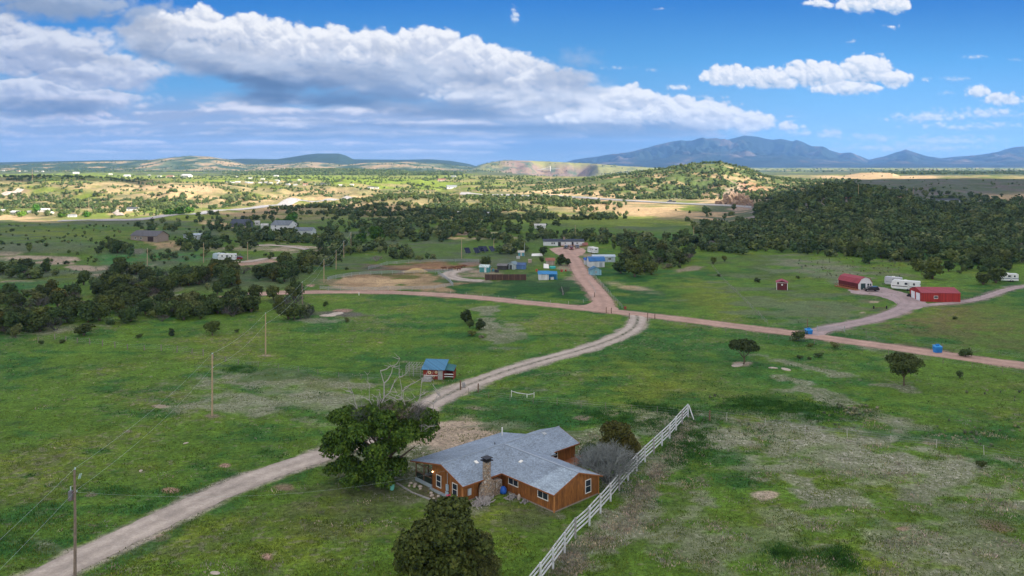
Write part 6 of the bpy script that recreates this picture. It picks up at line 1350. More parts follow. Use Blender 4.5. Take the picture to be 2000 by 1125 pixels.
wire_fence([(75, 668), (105, 662), (140, 668), (200, 676), (250, 683), (330, 686), (385, 692), (420, 702), (465, 712)], 4.2, 1.35, 'old wire fence with crooked dark posts across the upper left pasture', r=.11, jitter=.6)
wire_fence([(465, 712), (560, 722), (650, 735), (730, 743), (800, 735)], 5, 1.0, 'faint wire fence along the lush strip left of the loafing shed')
wire_fence([(1268, 628), (1350, 639), (1450, 654), (1560, 668), (1700, 688), (1850, 711), (2020, 736)], 5.5, 1.2, 'wire fence along the near side of the red road at the right')
wire_fence([(1345, 815), (1420, 822), (1497, 834), (1570, 846), (1680, 858), (1780, 868), (1880, 882), (2020, 903)], 6.5, 1.3, 'thin wire fence crossing the right pasture from the end of the white rail fence', M_TP2)
wire_fence([(915, 770), (985, 782), (1100, 793), (1200, 802), (1290, 810), (1335, 812)], 4.5, 1.2, 'wire fence behind the house yard up to the end of the white rail fence')
wire_fence([(880, 575), (960, 583), (1040, 592), (1100, 597), (1135, 593), (1160, 585), (1163, 572), (1150, 552)], 6, 1.3, 'pale post fence round the dark green paddock', M_TP2)
wire_fence([(1160, 540), (1175, 558), (1195, 580), (1215, 602)], 4, 1.3, 'fence along the right side of the homestead drive', M_TP2)
wire_fence([(1390, 520), (1410, 545), (1440, 575), (1465, 600), (1500, 636)], 4.5, 1.2, 'fence dividing the mown meadow from the rough one')
wire_fence([(1645, 650), (1720, 660), (1800, 672), (1920, 690), (2010, 704)], 6, 1.1, 'low fence on the far side of the red road by the blue bins')
wire_fence([(625, 566), (640, 568), (720, 569), (800, 568), (850, 565), (885, 560), (870, 545), (855, 536)], 4, 1.5, 'grey pipe corral fence in front of the round tan corral', M_METG, .05, 4, 1)
wire_fence([(640, 548), (700, 538), (780, 535), (860, 534), (885, 531)], 4, 1.5, 'grey pipe corral fence between the two corrals', M_METG, .05, 4, 1)
wire_fence([(720, 527), (760, 517), (830, 513), (900, 511), (935, 512)], 5, 1.5, 'grey pipe corral fence behind the dark upper corral', M_METG, .05, 3, 1)
# gate posts, gates
def post_thing(px, py, h, r, label, mat=None, name='fence_post', cat='post'):
    g = P(px, py); b = MB(); b.tube([(0, 0, -.2), (0, 0, h*.6), (.03, 0, h)], [r, r*.95, r*.8], 8); o = b.build(name, mat or M_WOODB); o.location = g; return tag(o, label, cat)
post_thing(934, 766, 1.6, .13, 'dark gate post right of the driveway behind the big tree'); post_thing(1386, 822, 1.7, .14, 'dark wooden post right of the top end of the white fence')
for px, py, l in [(1184, 611, 'left gate post on the far side of the road junction'), (1194, 612, 'second gate post on the far side of the road junction'), (1229, 623, 'left gate post of the pale driveway at the junction'), (1265, 627, 'tall right gate post of the pale driveway at the junction'), (1279, 624, 'thin post right of the junction gate'), (1161, 581, 'dark post at the mouth of the homestead drive'), (1577, 640, 'tall thin post behind the left blue bin')]:
    post_thing(px, py, 2.3 if px == 1577 or px == 1265 else 1.6, .11, l)
g = P(905, 762); b = MB(); b.tube([(-.55, 0, -.2), (-.55, 0, 1.9)], .13, 8); b.beam((-.5, 0, .5), (.5, 0, .4), .08); t_ = empty('gate_post', g, .3, 'dark gate post hung with a pale cattle skull beside the driveway', 'post'); b.build('post', M_WOODB, t_)
b = MB(); b.tube([(.0, -.1, .5), (.05, -.15, 1.1), (0, -.1, 1.5)], [.22, .36, .25], 9); b.build('skull', M_WOODG, t_)
g = P(1022, 776); t_ = empty('sawhorse_rail', g, -.12, 'long pale peeled log rail on a white stand in the grass behind the yard', 'rail')
b = MB(); b.tube([(-2.1, 0, 1.05), (-1, 0, .75), (1, 0, .55), (2.0, 0, .75)], .07, 7); b.build('rail', M_RAIL, t_); b = MB(); b.b(.6, .75, -.08, .08, -.1, .6); b.b(-2.2, -2.1, -.06, .06, -.1, 1.2); b.b(1.9, 2, -.05, .05, -.1, 1); b.build('stand', M_WHITE, t_)
g = P(1623, 648); t_ = empty('field_gate', g, -.08, 'grey tube gate beside the left blue bin', 'gate'); b = MB()
for k in range(5): b.tube([(-3.2, 0, .3+k*.25), (3.2, 0, .3+k*.25)], .035, 5)
b.build('bars', M_METG, t_); b = MB(); b.b(-3.4, -3.25, -.08, .08, -.1, 1.5); b.b(3.25, 3.4, -.08, .08, -.1, 1.5); b.build('post', M_METG, t_)
g = P(1221, 606); t_ = empty('mailbox_stand', g, 0, 'small red brown box on the verge at the road junction', 'mailbox'); b = MB(); b.b(-.35, .35, -.25, .25, .35, 1.15); b.build('box', simple('rust red', (.22, .06, .04), .7, .2), t_); b = MB(); b.b(-.08, .08, -.08, .08, -.1, .35); b.build('post', M_WOODB, t_)
g = P(701, 577); b = MB(); b.tube([(0, 0, -.1), (0, 0, 1.0)], .12, 8); o = b.build('marker_post', M_WHITE); o.location = g; tag(o, 'short white marker post just below the road in front of the corral', 'marker')
# ---------------------------------------------------------------- buildings
MC = {}
def mcol(c, kind='plain'):
    k = (tuple(round(a, 3) for a in c), kind)
    if k not in MC: MC[k] = batten('siding %d' % len(MC), c, [a*.75 for a in c], w=.28 if kind == 'batten' else .9) if kind != 'plain' else simple('paint %d' % len(MC), c, .55, .12, 1.5)
    return MC[k]
def building(name, px, py, w, d, h, rise, rz, wall, roof, label, cat, wins=(), doors=(), ridge='x', kind='plain', over=.3, trim=None, loc=None, gam=0, shed=0, chim=None, group=None):
    # local frame: front face at y=0 looking to -y, px,py = ground at the middle of the front; ridge along x or y
    g = loc if loc is not None else P(px, py); o = empty(name, g, rz, label, cat, group)
    wm = mcol(wall, kind); rm = mcol(roof, 'batten') if name != 'house_' else roof
    b = MB()
    prof_ = [(0, h), (.5, h+rise), (1, h)] if not gam else [(0, h), (.17, h+rise*.68), (.5, h+rise), (.83, h+rise*.68), (1, h)]
    if shed: prof_ = [(0, h), (1, h+rise)]
    if ridge == 'x': A = [(-w/2, t*d, z) for t, z in prof_]; Bv = Vector((w, 0, 0)); base = [(-w/2, 0, -.6), (-w/2, d, -.6)]
    else: A = [(-w/2+t*w, 0, z) for t, z in prof_]; Bv = Vector((0, d, 0)); base = [(-w/2, 0, -.6), (w/2, 0, -.6)]
    ringA = [base[0]]+A+[base[1]]; ringB = [tuple(Vector(p)+Bv) for p in ringA]; n = len(ringA)
    if ridge == 'y': b.add(ringA+ringB, [tuple(range(n))[::-1], tuple(range(n, 2*n))]+[(i, (i+1) % n, n+(i+1) % n, n+i) for i in range(n)])
    else: b.add(ringA+ringB, [tuple(range(n)), tuple(range(n, 2*n))[::-1]]+[(i, n+i, n+(i+1) % n, (i+1) % n) for i in range(n)])
    b.build('wall', wm, o)
    b = MB()
    for i in range(len(A)-1):
        p, q = Vector(A[i]), Vector(A[i+1]); dr = (q-p).normalized(); up = Vector((0, 0, .05))
        if i == 0: p = p-dr*over
        if i == len(A)-2: q = q+dr*over
        e_ = Bv.normalized()*over; b.slab(p-e_+up, q-e_+up, q+Bv+e_+up, p+Bv+e_+up, .07)
    r_ = b.build('roof', rm, o)
    if chim: b = MB(); cx, cy, ch_, cs = chim; b.b(cx-cs/2, cx+cs/2, cy-cs/2, cy+cs/2, h-.5, h+rise+ch_); b.build('chimney', M_STONE, r_)
    for q in wins:
        x, z, ww, hh = q[:4]; side = q[4] if len(q) > 4 else 'f'
        if side == 'f': frame_win(o, (x, -.02, z), -pi/2, ww, hh, 'h' if ww > hh else 'v')
        elif side == 'l': frame_win(o, (-w/2-.02, x, z), pi, ww, hh, 'h' if ww > hh else 'v')
        elif side == 'r': frame_win(o, (w/2+.02, x, z), 0, ww, hh, 'h' if ww > hh else 'v')
    for q in doors:
        x, ww, hh, c = q[:4]; side = q[4] if len(q) > 4 else 'f'; b = MB()
        if side == 'f': b.b(x-ww/2, x+ww/2, -.05, .02, -.05, hh)
        elif side == 'l': b.b(-w/2-.05, -w/2+.02, x-ww/2, x+ww/2, -.05, hh)
        dd = b.build('door', mcol(c), o)
        b = MB(); hx = x+ww*.35
        if side == 'f': b.b(hx-.03, hx+.03, -.12, -.055, hh*.45, hh*.5)
        else: b.b(-w/2-.12, -w/2-.055, hx-.03, hx+.03, hh*.45, hh*.5)
        b.build('handle', M_BLACK, dd)
    if trim:
        b = MB(); t = .14
        for x, y in ((-w/2, 0), (w/2, 0), (-w/2, d)): b.box((x, y, h/2-.1), (t, t, h+.1))
        b.build('trim', mcol(trim), o)
    return o
W_ = (.62, .64, .66); NAVY = (.02, .035, .065); BLUE = (.03, .16, .46); MAR = (.30, .045, .065); RED = (.33, .025, .022); DRED = (.115, .016, .020); TEAL = (.10, .28, .30); GREYR = (.13, .16, .20)
# loafing shed with a wire pen beside the driveway
sh = building('loafing_shed', 846, 741, 4.0, 3.6, 2.0, .9, -.12, (.25, .035, .022), (.05, .19, .34), 'small red board shed with a blue metal roof beside the driveway', 'shed', shed=1, kind='batten', over=.35)
b = MB(); b.slab((2.0, .3, 1.9), (4.1, .3, 1.7), (4.1, 3.0, 2.2), (2.0, 3.0, 2.5), .06); b.build('lean_to_roof', mcol((.02, .13, .15), 'batten'), sh)
b = MB(); b.b(2.05, 4.0, 2.7, 2.8, -.3, 2.0); b.b(2.05, 2.2, .35, .45, -.3, 1.85); b.b(3.85, 4.0, .35, .45, -.3, 1.65); b.b(3.9, 4.0, .4, 2.8, -.3, 1.2); b.build('lean_to', mcol((.25, .035, .022), 'batten'), sh)
for q_ in ((2.1, 3.95, .28, .36, .95, 1.1), (2.1, 3.95, .28, .36, .5, .62), (-1.7, .9, -.25, -.1, .75, .85)): b = MB(); b.b(*q_); b.build('rail', M_WHITE, sh)
b = MB(); b.b(.95, 1.9, -.06, 0, -.1, 1.8); b.build('door', M_WOODG, sh)
M_CREAM = simple('cream hex sign', (.60, .48, .30), .6, .2)
for x, z, s in ((-.7, 1.35, .32), (.6, 1.45, .26), (.1, .6, .22)):
    b = MB(); n = 14; b.tube([(x, -.05, z), (x, -.09, z)], s, n); b.build('wall_ornament', M_CREAM, sh)
    b = MB(); b.tube([(x, -.093, z), (x, -.10, z)], s*.45, 10); b.build('ornament_centre', mcol((.25, .035, .022)), sh)
b = MB(); b.b(-1.8, -.1, -1.9, -.2, -.2, .65); b.build('feed_bin', M_WOODG, sh)
g = P(815, 735); t_ = empty('animal_pen', g, -.1, 'grey roofed wire pen joined to the left of the red shed', 'pen')
b = MB()
for x in (-2.3, -.8, .7, 2.1):
    for y in (0, 3.2): b.b(x-.05, x+.05, y-.05, y+.05, -.3, 2.0)
b.build('frame', M_WOODG, t_); b = MB()
for z in (.5, 1.0, 1.5, 2.0):
    for y in (0, 3.2): b.b(-2.3, 2.1, y-.02, y+.02, z-.02, z+.02)
    for x in (-2.3, 2.1): b.b(x-.02, x+.02, 0, 3.2, z-.02, z+.02)
for k in range(9): b.b(-2.3+.55*k-.02, -2.3+.55*k+.02, 0, 3.2, 1.98, 2.05)
for k in range(23): b.b(-2.3+.2*k-.012, -2.3+.2*k+.012, -.012, .012, 0, 2.0)
b.beam((-.5, -.1, 1.5), (2.2, .8, 2.5), .1); b.build('mesh_panel', M_WOODG, t_)
# homestead
lo = building('mobile_home', 1101, 480.5, 21.0, 7.5, 2.35, 1.0, -.02, W_, NAVY, 'long low white house with a dark navy roof at the end of the pink drive', 'house',
 wins=[(-6.0, 1.4, .9, 1.0), (-4.9, 1.4, .9, 1.0), (.8, 1.5, .7, .7), (7, 1.5, 1.0, .8)], doors=[(-2.2, 1.5, 2.1, (.03, .03, .035)), (4.6, 1.0, 2.1, (.02, .02, .025))], chim=(.3, 3.0, 1.1, 1.0), over=.25)
b = MB(); b.b(-1.5, 11.5, -3.0, -.1, .1, .3); b.b(-1.5, 9.5, -3.05, -2.95, .9, 1.0)
for k in range(14): b.b(-1.5+k*.98-.05, -1.5+k*.98+.05, -3.05, -2.95, .1, 1.0)
b.build('deck', M_TRIM, lo)
b = MB(); b.slab((9.5, -3.2, .9), (12.6, -1, .5), (12.6, 1.8, 1.7), (9.5, 1.5, 1.9), .1); b.build('porch_ramp', mcol((.22, .07, .05)), lo)
building('garage', 1180, 512, 9.6, 5.0, 2.4, .6, .05, (.50, .60, .66), (.42, .52, .62), 'pale blue long shed behind the blue roofed white building', 'shed', wins=[(2.4, 1.4, 1.2, .8)], kind='batten')
building('workshop', 1166, 522, 6.4, 5.4, 2.6, 1.5, .10, W_, (.03, .15, .40), 'white workshop with a bright blue roof right of the drive', 'shed', gam=1, kind='batten', doors=[(1.6, 1.3, 2.0, (.30, .34, .38))])
building('tool_shed', 1148.5, 517, 2.6, 3, 2.0, .8, .08, W_, (.02, .13, .50), 'narrow white shed with a vivid blue roof left of the white workshop', 'shed', kind='batten')
building('garden_shed', 1164, 537.5, 4.2, 3.6, 2.0, 1.1, .12, (.22, .42, .52), (.05, .15, .26), 'small teal blue garden shed with its gable towards the meadow', 'shed', ridge='y', kind='batten', wins=[(0, 1.2, .6, .7)])
s5 = building('stable', 1062, 547, 3.6, 4, 2.2, .9, .03, W_, (.03, .22, .50), 'white stable with a blue metal roof beside the paddock', 'stable', kind='batten')
b = MB(); b.slab((1.6, -.1, 3.0-.85), (5.0, -.1, 2.95-.85), (5.0, 2.3, 2.95), (1.6, 2.3, 3.0), .07); b.b(4.8, 4.95, 0, .12, -.3, 2.1); b.b(2.0, 4.8, 2.1, 2.2, -.3, 2.5); b.build('lean_to', mcol((.03, .22, .50), 'batten'), s5)
building('pump_house', 1075, 518, 3.4, 3, 2.0, .9, 0, (.42, .34, .28), (.30, .13, .09), 'small tan shed with a rusty brown roof beside the round dark trees', 'shed', kind='batten', over=.35)
building('teal_shed', 945, 532, 3.6, 2.8, 2.1, .8, -.3, (.08, .32, .32), (.50, .62, .62), 'small teal shed with a pale roof right of the corral', 'shed', kind='batten', doors=[(.6, .8, 1.8, (.55, .6, .6))])
building('hen_house', 998, 526, 3.4, 3.4, 2.1, .9, -.5, (.45, .52, .55), (.18, .26, .30), 'grey blue hut with a pale gable among the homestead clutter', 'shed', kind='batten', doors=[(0, .8, 1.7, (.04, .05, .06))], ridge='y')
building('lean_shed', 980, 527, 3.8, 3.0, 1.7, .6, -.3, (.06, .06, .065), (.15, .15, .16), 'low dark shed left of the grey blue hut', 'shed', kind='batten')
building('store_shed', 1017, 526, 3.4, 3.0, 1.7, .8, -.2, (.10, .20, .42), (.05, .11, .26), 'small shed covered in dark blue right of the grey blue hut', 'shed', kind='batten')
building('well_house', 1018, 500, 2.6, 2.6, 1.7, .7, 0, (.10, .30, .36), (.50, .48, .44), 'tiny teal hut with a pale roof in the homestead garden', 'hut', doors=[(0, .7, 1.5, (.5, .48, .42))])
post_thing(1024.5, 500, 6.2, .10, 'tall pale pole beside the tiny teal hut', M_METG, 'flagpole', 'pole')
b = MB(); b.slab((-2.6, 0, 0), (2.6, 0, .1), (2.3, 3.5, .9), (-2.3, 3.2, .7), .1); o = b.build('boat_cover', M_WHITE); o.location = P(1049, 500); tag(o, 'white cover spread over a low heap in the homestead garden', 'cover')
b = MB(); b.tube([(0, 0, -.2), (0, 0, .8)], 1.3, 18); o = b.build('stock_tank', simple('teal tank', (.05, .45, .42), .4, .1)); o.location = P(1079, 524); tag(o, 'round turquoise tank behind the blue roofed stable', 'tank')
b = MB(); b.slab((-1.1, 0, .3), (1.1, -.3, .2), (1.0, 1.6, 1.7), (-1.0, 1.9, 1.9), .1); b.b(-.9, -.8, .8, .9, -.2, .9); b.b(.8, .9, .8, .9, -.2, .9); o = b.build('satellite_panel', M_WHITE); o.location = P(1067, 525); tag(o, 'tilted white panel just behind the blue roofed stable', 'panel')
g = P(988, 547); t_ = empty('windbreak', g, -.01, 'long dark brown board windbreak along the paddock', 'windbreak'); b = MB(); b.b(-7.6, 7.4, -.12, .12, -.4, 2.1); b.build('boards', batten('dark windbreak boards', (.085, .045, .035), (.05, .028, .022), w=.35), t_); b = MB()
for k in range(8): b.b(-7.6+k*2.14-.08, -7.6+k*2.14+.08, -.22, -.125, -.4, 2.25)
b.build('post', M_WOODB, t_)
# clutter of the homestead
for px, py, s, c, l, n_, ct in [(1048, 530, 1.0, (.35, .10, .05), 'rusty orange drum in the weeds left of the stable', 'drum', 'drum'), (1097, 531, 1.1, (.30, .05, .04), 'small red garden tractor body in the weeds right of the stable', 'drum', 'drum'), (1105, 530, .8, (.30, .05, .04), 'red drum beside the homestead drive', 'drum', 'drum'), (1035, 513, 1.6, (.40, .30, .26), 'pinkish plywood crate in the homestead garden', 'crate', 'crate'), (963, 530, 1.1, (.10, .25, .28), 'dark teal barrel between the teal shed and the clutter', 'drum', 'barrel'), (1012, 505, 1.2, (.45, .45, .42), 'pale bin beside the tiny teal hut', 'crate', 'bin'), (1078, 546, 1.0, (.6, .6, .6), 'white trough under the lean to of the stable', 'crate', 'trough'), (970, 532, 1.2, (.05, .05, .06), 'black bin in front of the low dark shed', 'crate', 'bin')]:
    b = MB()
    if n_ == 'drum': b.tube([(0, 0, -.1), (0, 0, s*.9)], s*.45, 12); b.tube([(0, 0, s*.4), (0, 0, s*.46)], s*.47, 12)
    else: b.b(-s*.6, s*.6, -s*.4, s*.4, -.1, s*.8); b.b(-s*.65, s*.65, -s*.45, s*.45, s*.8, s*.9)
    o = b.build(n_, mcol(c)); o.location = P(px, py); o.rotation_euler = (0, 0, px); tag(o, l, ct)
# solar panels
M_PV = NT('solar cells'); M_PV.base((.015, .022, .05)); M_PV.rough(.15); M_PV = M_PV.m
pv = None
for i, (px, py) in enumerate([(913, 496), (931, 496), (940, 493), (948, 493), (961, 493)]):
    lab = ['solar panel rack leftmost of the row above the corral', 'solar panel rack second from the left above the corral', 'solar panel rack in the middle of the row above the corral', 'solar panel rack second from the right above the corral', 'solar panel rack rightmost of the row, apart from the others'][i]
    g = P(px, py)
    if pv is None:
        pv = empty('solar_rack', g, .5, lab, 'solar panel', 'solar racks above the corral'); b = MB(); b.slab((-1.3, -1.1, .6), (1.3, -1.1, .6), (1.3, 1.1, 2.9), (-1.3, 1.1, 2.9), .08); b.build('panel', M_PV, pv); b = MB(); b.b(-.1, .1, 0, .2, -.3, 1.6); b.b(-1.6, 1.6, .0, .1, 1.5, 1.6); b.build('frame', M_METG, pv)
    else: copy_thing(pv, g, .5+.05*i, lab)
# ---------------------------------------------------------------- right farmstead
s_ = building('storage_shed', 1527.5, 566.5, 3.4, 4.4, 2.5, .7, -.55+.25, DRED, MAR, 'small maroon shed with white corner trim alone in the meadow', 'shed', ridge='y', kind='batten', trim=(.7, .7, .7))
b = MB(); b.tube([(0, -.05, 1.75), (0, -.09, 1.75)], .27, 14); b.build('wall_ornament', M_WHITE, s_)
b = MB(); b.b(-1.7, 1.7, -.06, -.01, 2.38, 2.5); b.build('trim_board', M_WHITE, s_)
hs = building('farmhouse', 1690, 565.5, 5.6, 9.5, 2.3, 1.9, .33, (.60, .60, .62), MAR, 'small farmhouse with a maroon barn shaped roof and white glazed front', 'house', ridge='y', gam=1,
 wins=[(1.2, 1.3, .9, 1.3), (2.2, 1.3, .8, 1.3), (1.4, 1.3, 1.0, 1.1, 'l'), (3.6, 1.3, 1.0, 1.1, 'l'), (5.6, 1.3, 1.0, 1.1, 'l')], doors=[(-.9, 1.9, 2.1, (.02, .05, .05))], trim=(.7, .7, .7), over=.25)
b = MB(); b.b(-2.9, -2.84, .1, 9.4, -.3, 2.2); b.build('side_boards', batten('maroon boards', DRED, [k*.7 for k in DRED]), hs)
b = MB(); b.b(-4.6, -2.9, -.6, 9.4, -.2, .25); 
for k in range(9): b.b(-4.65, -4.55, -.6+k*1.2, -.5+k*1.2, .25, 1.1)
b.b(-4.65, -4.55, -.6, 9.1, 1.05, 1.13); b.build('deck', M_TRIM, hs)
gr = building('garage', 1838, 590, 11.4, 8.8, 2.75, 1.15, -.085, RED, MAR, 'red metal garage with a maroon roof and white doors in its left end', 'garage', kind='batten', wins=[(-1.5, 1.45, 1.1, .8)], doors=[(2.6, 2.7, 2.35, (.66, .68, .72), 'l'), (6.3, 2.7, 2.35, (.66, .68, .72), 'l')], over=.15)
for o_ in gr.children:
    if o_.name.startswith('roof'): pass
# vehicles
M_TYRE = M_RUB; M_CH = simple('wheel alloy', (.45, .45, .47), .3, .1, metal=.7)
def car(px, py, rz, col, label, kind='suv', L=4.7, Wd=1.85, name='parked_car', cat='car', suf=''):
    g = P(px, py, .0); o = empty(name, g, rz, label, cat); W2 = Wd/2
    if kind == 'suv': lower = [(-L/2, .45), (-L/2, .95), (-L/2+1.1, 1.05), (L/2-.05, 1.08), (L/2, .5)]; cab = [(-L/2+1.0, 1.04), (-L/2+1.7, 1.66), (L/2-.5, 1.66), (L/2-.08, 1.06)]
    elif kind == 'pickup': lower = [(-L/2, .5), (-L/2, 1.0), (-L/2+1.3, 1.12), (L/2, 1.12), (L/2, .55)]; cab = [(-L/2+1.3, 1.1), (-L/2+1.9, 1.78), (-L/2+3.4, 1.78), (-L/2+3.6, 1.1)]
    p1 = mcol(col); M2 = NT('car paint'); M2.base(col); M2.rough(.25); M2.p.inputs['Coat Weight'].default_value = .6
    b = MB(); b.poly([(x, -W2, z) for x, z in lower], [(x, W2, z) for x, z in lower]); 
    cin = [(x, z) for x, z in cab]; b.poly([(x, -W2+.12, z) for x, z in cin], [(x, W2-.12, z) for x, z in cin])
    if kind == 'pickup': b.b(-L/2+3.65, L/2-.05, -W2+.02, W2-.02, 1.115, 1.3)
    b.build('body', M2.m, o)
    b = MB(); xa, xb = cab[1][0]+.05, cab[2][0]-.1
    for s in (-1, 1): b.hexa([(cab[0][0]+.25, s*(W2-.115)-.01, 1.15), (cab[3][0]-.25, s*(W2-.115)-.01, 1.15), (cab[3][0]-.25, s*(W2-.115)+.01, 1.15), (cab[0][0]+.25, s*(W2-.115)+.01, 1.15), (xa, s*(W2-.115)-.01, cab[1][1]-.1), (xb, s*(W2-.115)-.01, cab[1][1]-.1), (xb, s*(W2-.115)+.01, cab[1][1]-.1), (xa, s*(W2-.115)+.01, cab[1][1]-.1)])
    b.slab((cab[0][0]+.08, -W2+.22, 1.16), (cab[0][0]+.08, W2-.22, 1.16), (cab[1][0]-.09, W2-.22, cab[1][1]-.06), (cab[1][0]-.09, -W2+.22, cab[1][1]-.06), .03)
    b.build('window', M_GLASS, o)
    for x in (-L/2+.85, L/2-.9):
        for s in (-1, 1):
            b = MB(); b.tube([(x, s*(W2-.22), .36), (x, s*(W2+.01), .36)], .36, 14); wh = b.build('wheel', M_TYRE, o); b = MB(); b.tube([(x, s*(W2+.012), .36), (x, s*(W2+.02), .36)], .2, 10); b.build('rim', M_CH, wh)
    for s in (-1, 1): b = MB(); b.b(-L/2-.02, -L/2+.04, s*.6-.17, s*.6+.17, .72, .88); b.build('headlight', M_WHITE, o)
    return o
car(1702, 569, -.05, (.012, .013, .016), 'black car parked in front of the farmhouse with the maroon roof')
car(1106, 486, 1.3, (.015, .017, .02), 'black car parked left before the long white house'); car(1116, 488, 1.5, (.10, .012, .018), 'dark red pickup truck parked before the long white house', 'pickup', 5.2, name='parked_truck', cat='truck'); car(1127, 485, 1.6, (.10, .11, .12), 'grey car parked right before the long white house')
car(463, 508, .1, (.22, .02, .02), 'dark red car at the right end of the parked white trailers')
def rv(px, py, rz, L, Wd, Hh, label, stripe=(.06, .10, .2), nose=.9, name='travel_trailer', wins=3, cat='caravan', group=None, base=(.66, .68, .68)):
    g = P(px, py); o = empty(name, g, rz, label, cat, group); W2 = Wd/2; z0 = .55
    pr = [(-L/2, z0+.3), (-L/2, z0+Hh*.55), (-L/2+nose*.45, z0+Hh*.95), (-L/2+nose, z0+Hh), (L/2-.15, z0+Hh), (L/2, z0+Hh-.2), (L/2, z0), (-L/2+.4, z0)]
    b = MB(); b.poly([(x, -W2, z) for x, z in pr], [(x, W2, z) for x, z in pr]); b.build('body', mcol(base), o)
    b = MB()
    for s in (-1, 1): b.b(-L/2+.3, L/2-.02, s*(W2+.006)-.006, s*(W2+.006)+.006, z0+Hh*.27, z0+Hh*.36)
    b.b(L/2+.001, L/2+.012, -W2+.1, W2-.1, z0+Hh*.27, z0+Hh*.36); b.build('stripe', mcol(stripe), o)
    for k in range(wins):
        x = -L/2+L*(k+.9)/(wins+.6); ww = .55+.3*(k % 2)
        for s in ((-1,) if k else (-1, 1)): b = MB(); b.b(x-ww/2, x+ww/2, s*(W2+.012)-.012, s*(W2+.012)+.012, z0+Hh*.52, z0+Hh*.78); b.build('window', M_GLASS, o)
    b = MB(); b.b(-L/2-.02, -L/2+.03, -.6, .6, z0+Hh*.42, z0+Hh*.54); b.build('window', M_GLASS, o)
    b = MB(); b.b(L/2+.002, L/2+.02, -.5, .5, z0+Hh*.55, z0+Hh*.75); b.build('window', M_GLASS, o)
    b = MB(); b.b(L*.08, L*.08+.6, -W2-.02, -W2+.01, z0+.1, z0+Hh*.82); b.build('door', mcol((.5, .52, .53)), o)
    b = MB(); b.b(-.4, .4, -.35, .35, z0+Hh, z0+Hh+.22); b.b(L*.3, L*.3+.35, -.2, .2, z0+Hh, z0+Hh+.12); b.build('roof_unit', M_WHITE, o)
    for x in (L*.08, L*.08+.8) if L > 6 else (L*.06,):
        for s in (-1, 1): b = MB(); b.tube([(x, s*(W2-.2), .34), (x, s*(W2+.01), .34)], .34, 12); b.build('wheel', M_TYRE, o)
    b = MB(); b.beam((-L/2+.1, -.5, z0), (-L/2-1.0, 0, z0-.05), .08); b.beam((-L/2+.1, .5, z0), (-L/2-1.0, 0, z0-.05), .08); b.tube([(-L/2-1, 0, 0), (-L/2-1, 0, .55)], .05, 6); b.build('hitch', M_BLACK, o)
    return o
rv(1769, 567, 2.55+pi, 8.6, 2.45, 2.75, 'white travel trailer with dark stripes parked left of the red garage', (.10, .09, .10))
rv(1745, 558, 2.4+pi, 5.2, 2.2, 2.5, 'plain grey white box trailer behind the travel trailer', (.25, .27, .32), .2, 'box_trailer', 1, 'trailer', base=(.45, .45, .5))
rv(1968, 550, 2.9+pi, 6.2, 2.4, 2.4, 'white camper half hidden by a juniper at the far right')
rv(1158, 495, 2.0+pi, 6.0, 2.4, 2.5, 'white camper at the wood edge above the blue roofed buildings', (.35, .38, .42))
rv(444, 509, .02, 7.5, 2.4, 2.5, 'long white trailer in the green valley left of the tree belt', (.3, .33, .38), 1.1); rv(427, 507, 0, 4.5, 2.3, 2.3, 'shorter pale blue trailer left of the long white trailer', (.3, .38, .42), .3, 'box_trailer', 1, 'trailer', base=(.42, .52, .58))
g = P(1778, 580); t_ = empty('quad_bike', g, 2.2, 'black and pale quad bike by the garage corner', 'quad bike'); b = MB(); b.poly([(x, -.3, z) for x, z in [(-.8, .5), (-.7, .8), (-.2, .9), (.7, .85), (.8, .55)]], [(x, .3, z) for x, z in [(-.8, .5), (-.7, .8), (-.2, .9), (.7, .85), (.8, .55)]]); b.build('body', M_BLACK, t_)
b = MB(); b.b(-.1, .7, -.18, .18, .9, 1.0); b.build('seat', M_RUB, t_); b = MB(); b.b(-.55, -.48, -.42, .42, 1.05, 1.12); b.beam((-.5, 0, .85), (-.5, 0, 1.1), .06); b.build('handlebar', M_METG, t_)
for x in (-.6, .6):
    for s in (-1, 1): b = MB(); b.tube([(x, s*.32, .32), (x, s*.58, .32)], .32, 12); b.build('wheel', M_RUB, t_)
g = P(1719, 603); t_ = empty('low_bench', g, .03, 'low dark bench with round end posts on the lawn below the farmhouse', 'bench'); b = MB(); b.b(-1.7, 1.7, -.12, .12, .25, .36); b.build('plank', M_WOODB, t_)
for s in (-1, 1): b = MB(); b.tube([(s*1.9, 0, -.1), (s*1.9, 0, .85)], .22, 8); b.build('end_post', M_BLACK, t_)
for px, py, w, h, l in [(1579.5, 653, 1.9, 1.55, 'left bright blue waste bin beside the tube gate'), (1831, 689, 2.0, 1.9, 'right bright blue waste bin on the far verge of the red road')]:
    g = P(px, py); t_ = empty('waste_bin', g, .15, l, 'waste bin'); mb = mcol((.02, .19, .52)); b = MB(); b.hexa([(-w*.44, -.5, .1), (w*.44, -.5, .1), (w*.44, .5, .1), (-w*.44, .5, .1), (-w/2, -.65, h*.8), (w/2, -.65, h*.8), (w/2, .65, h*.8), (-w/2, .65, h*.8)])
    for k in range(4): b.b(-w*.42+k*w*.28-.03, -w*.42+k*w*.28+.03, -.66, -.58, .15, h*.78)
    b.build('container', mb, t_); b = MB(); b.slab((-w/2-.04, -.7, h*.81), (w/2+.04, -.7, h*.81), (w/2+.04, .7, h*1.0), (-w/2-.04, .7, h*1.0), .08); b.build('lid', mcol((.03, .25, .58)), t_); t_.scale = (.85, .85, .9); b = MB(); b.b(-.5, .5, -.1, .1, h*.9, h*1.15); b.build('lifting_bar', mb, t_)
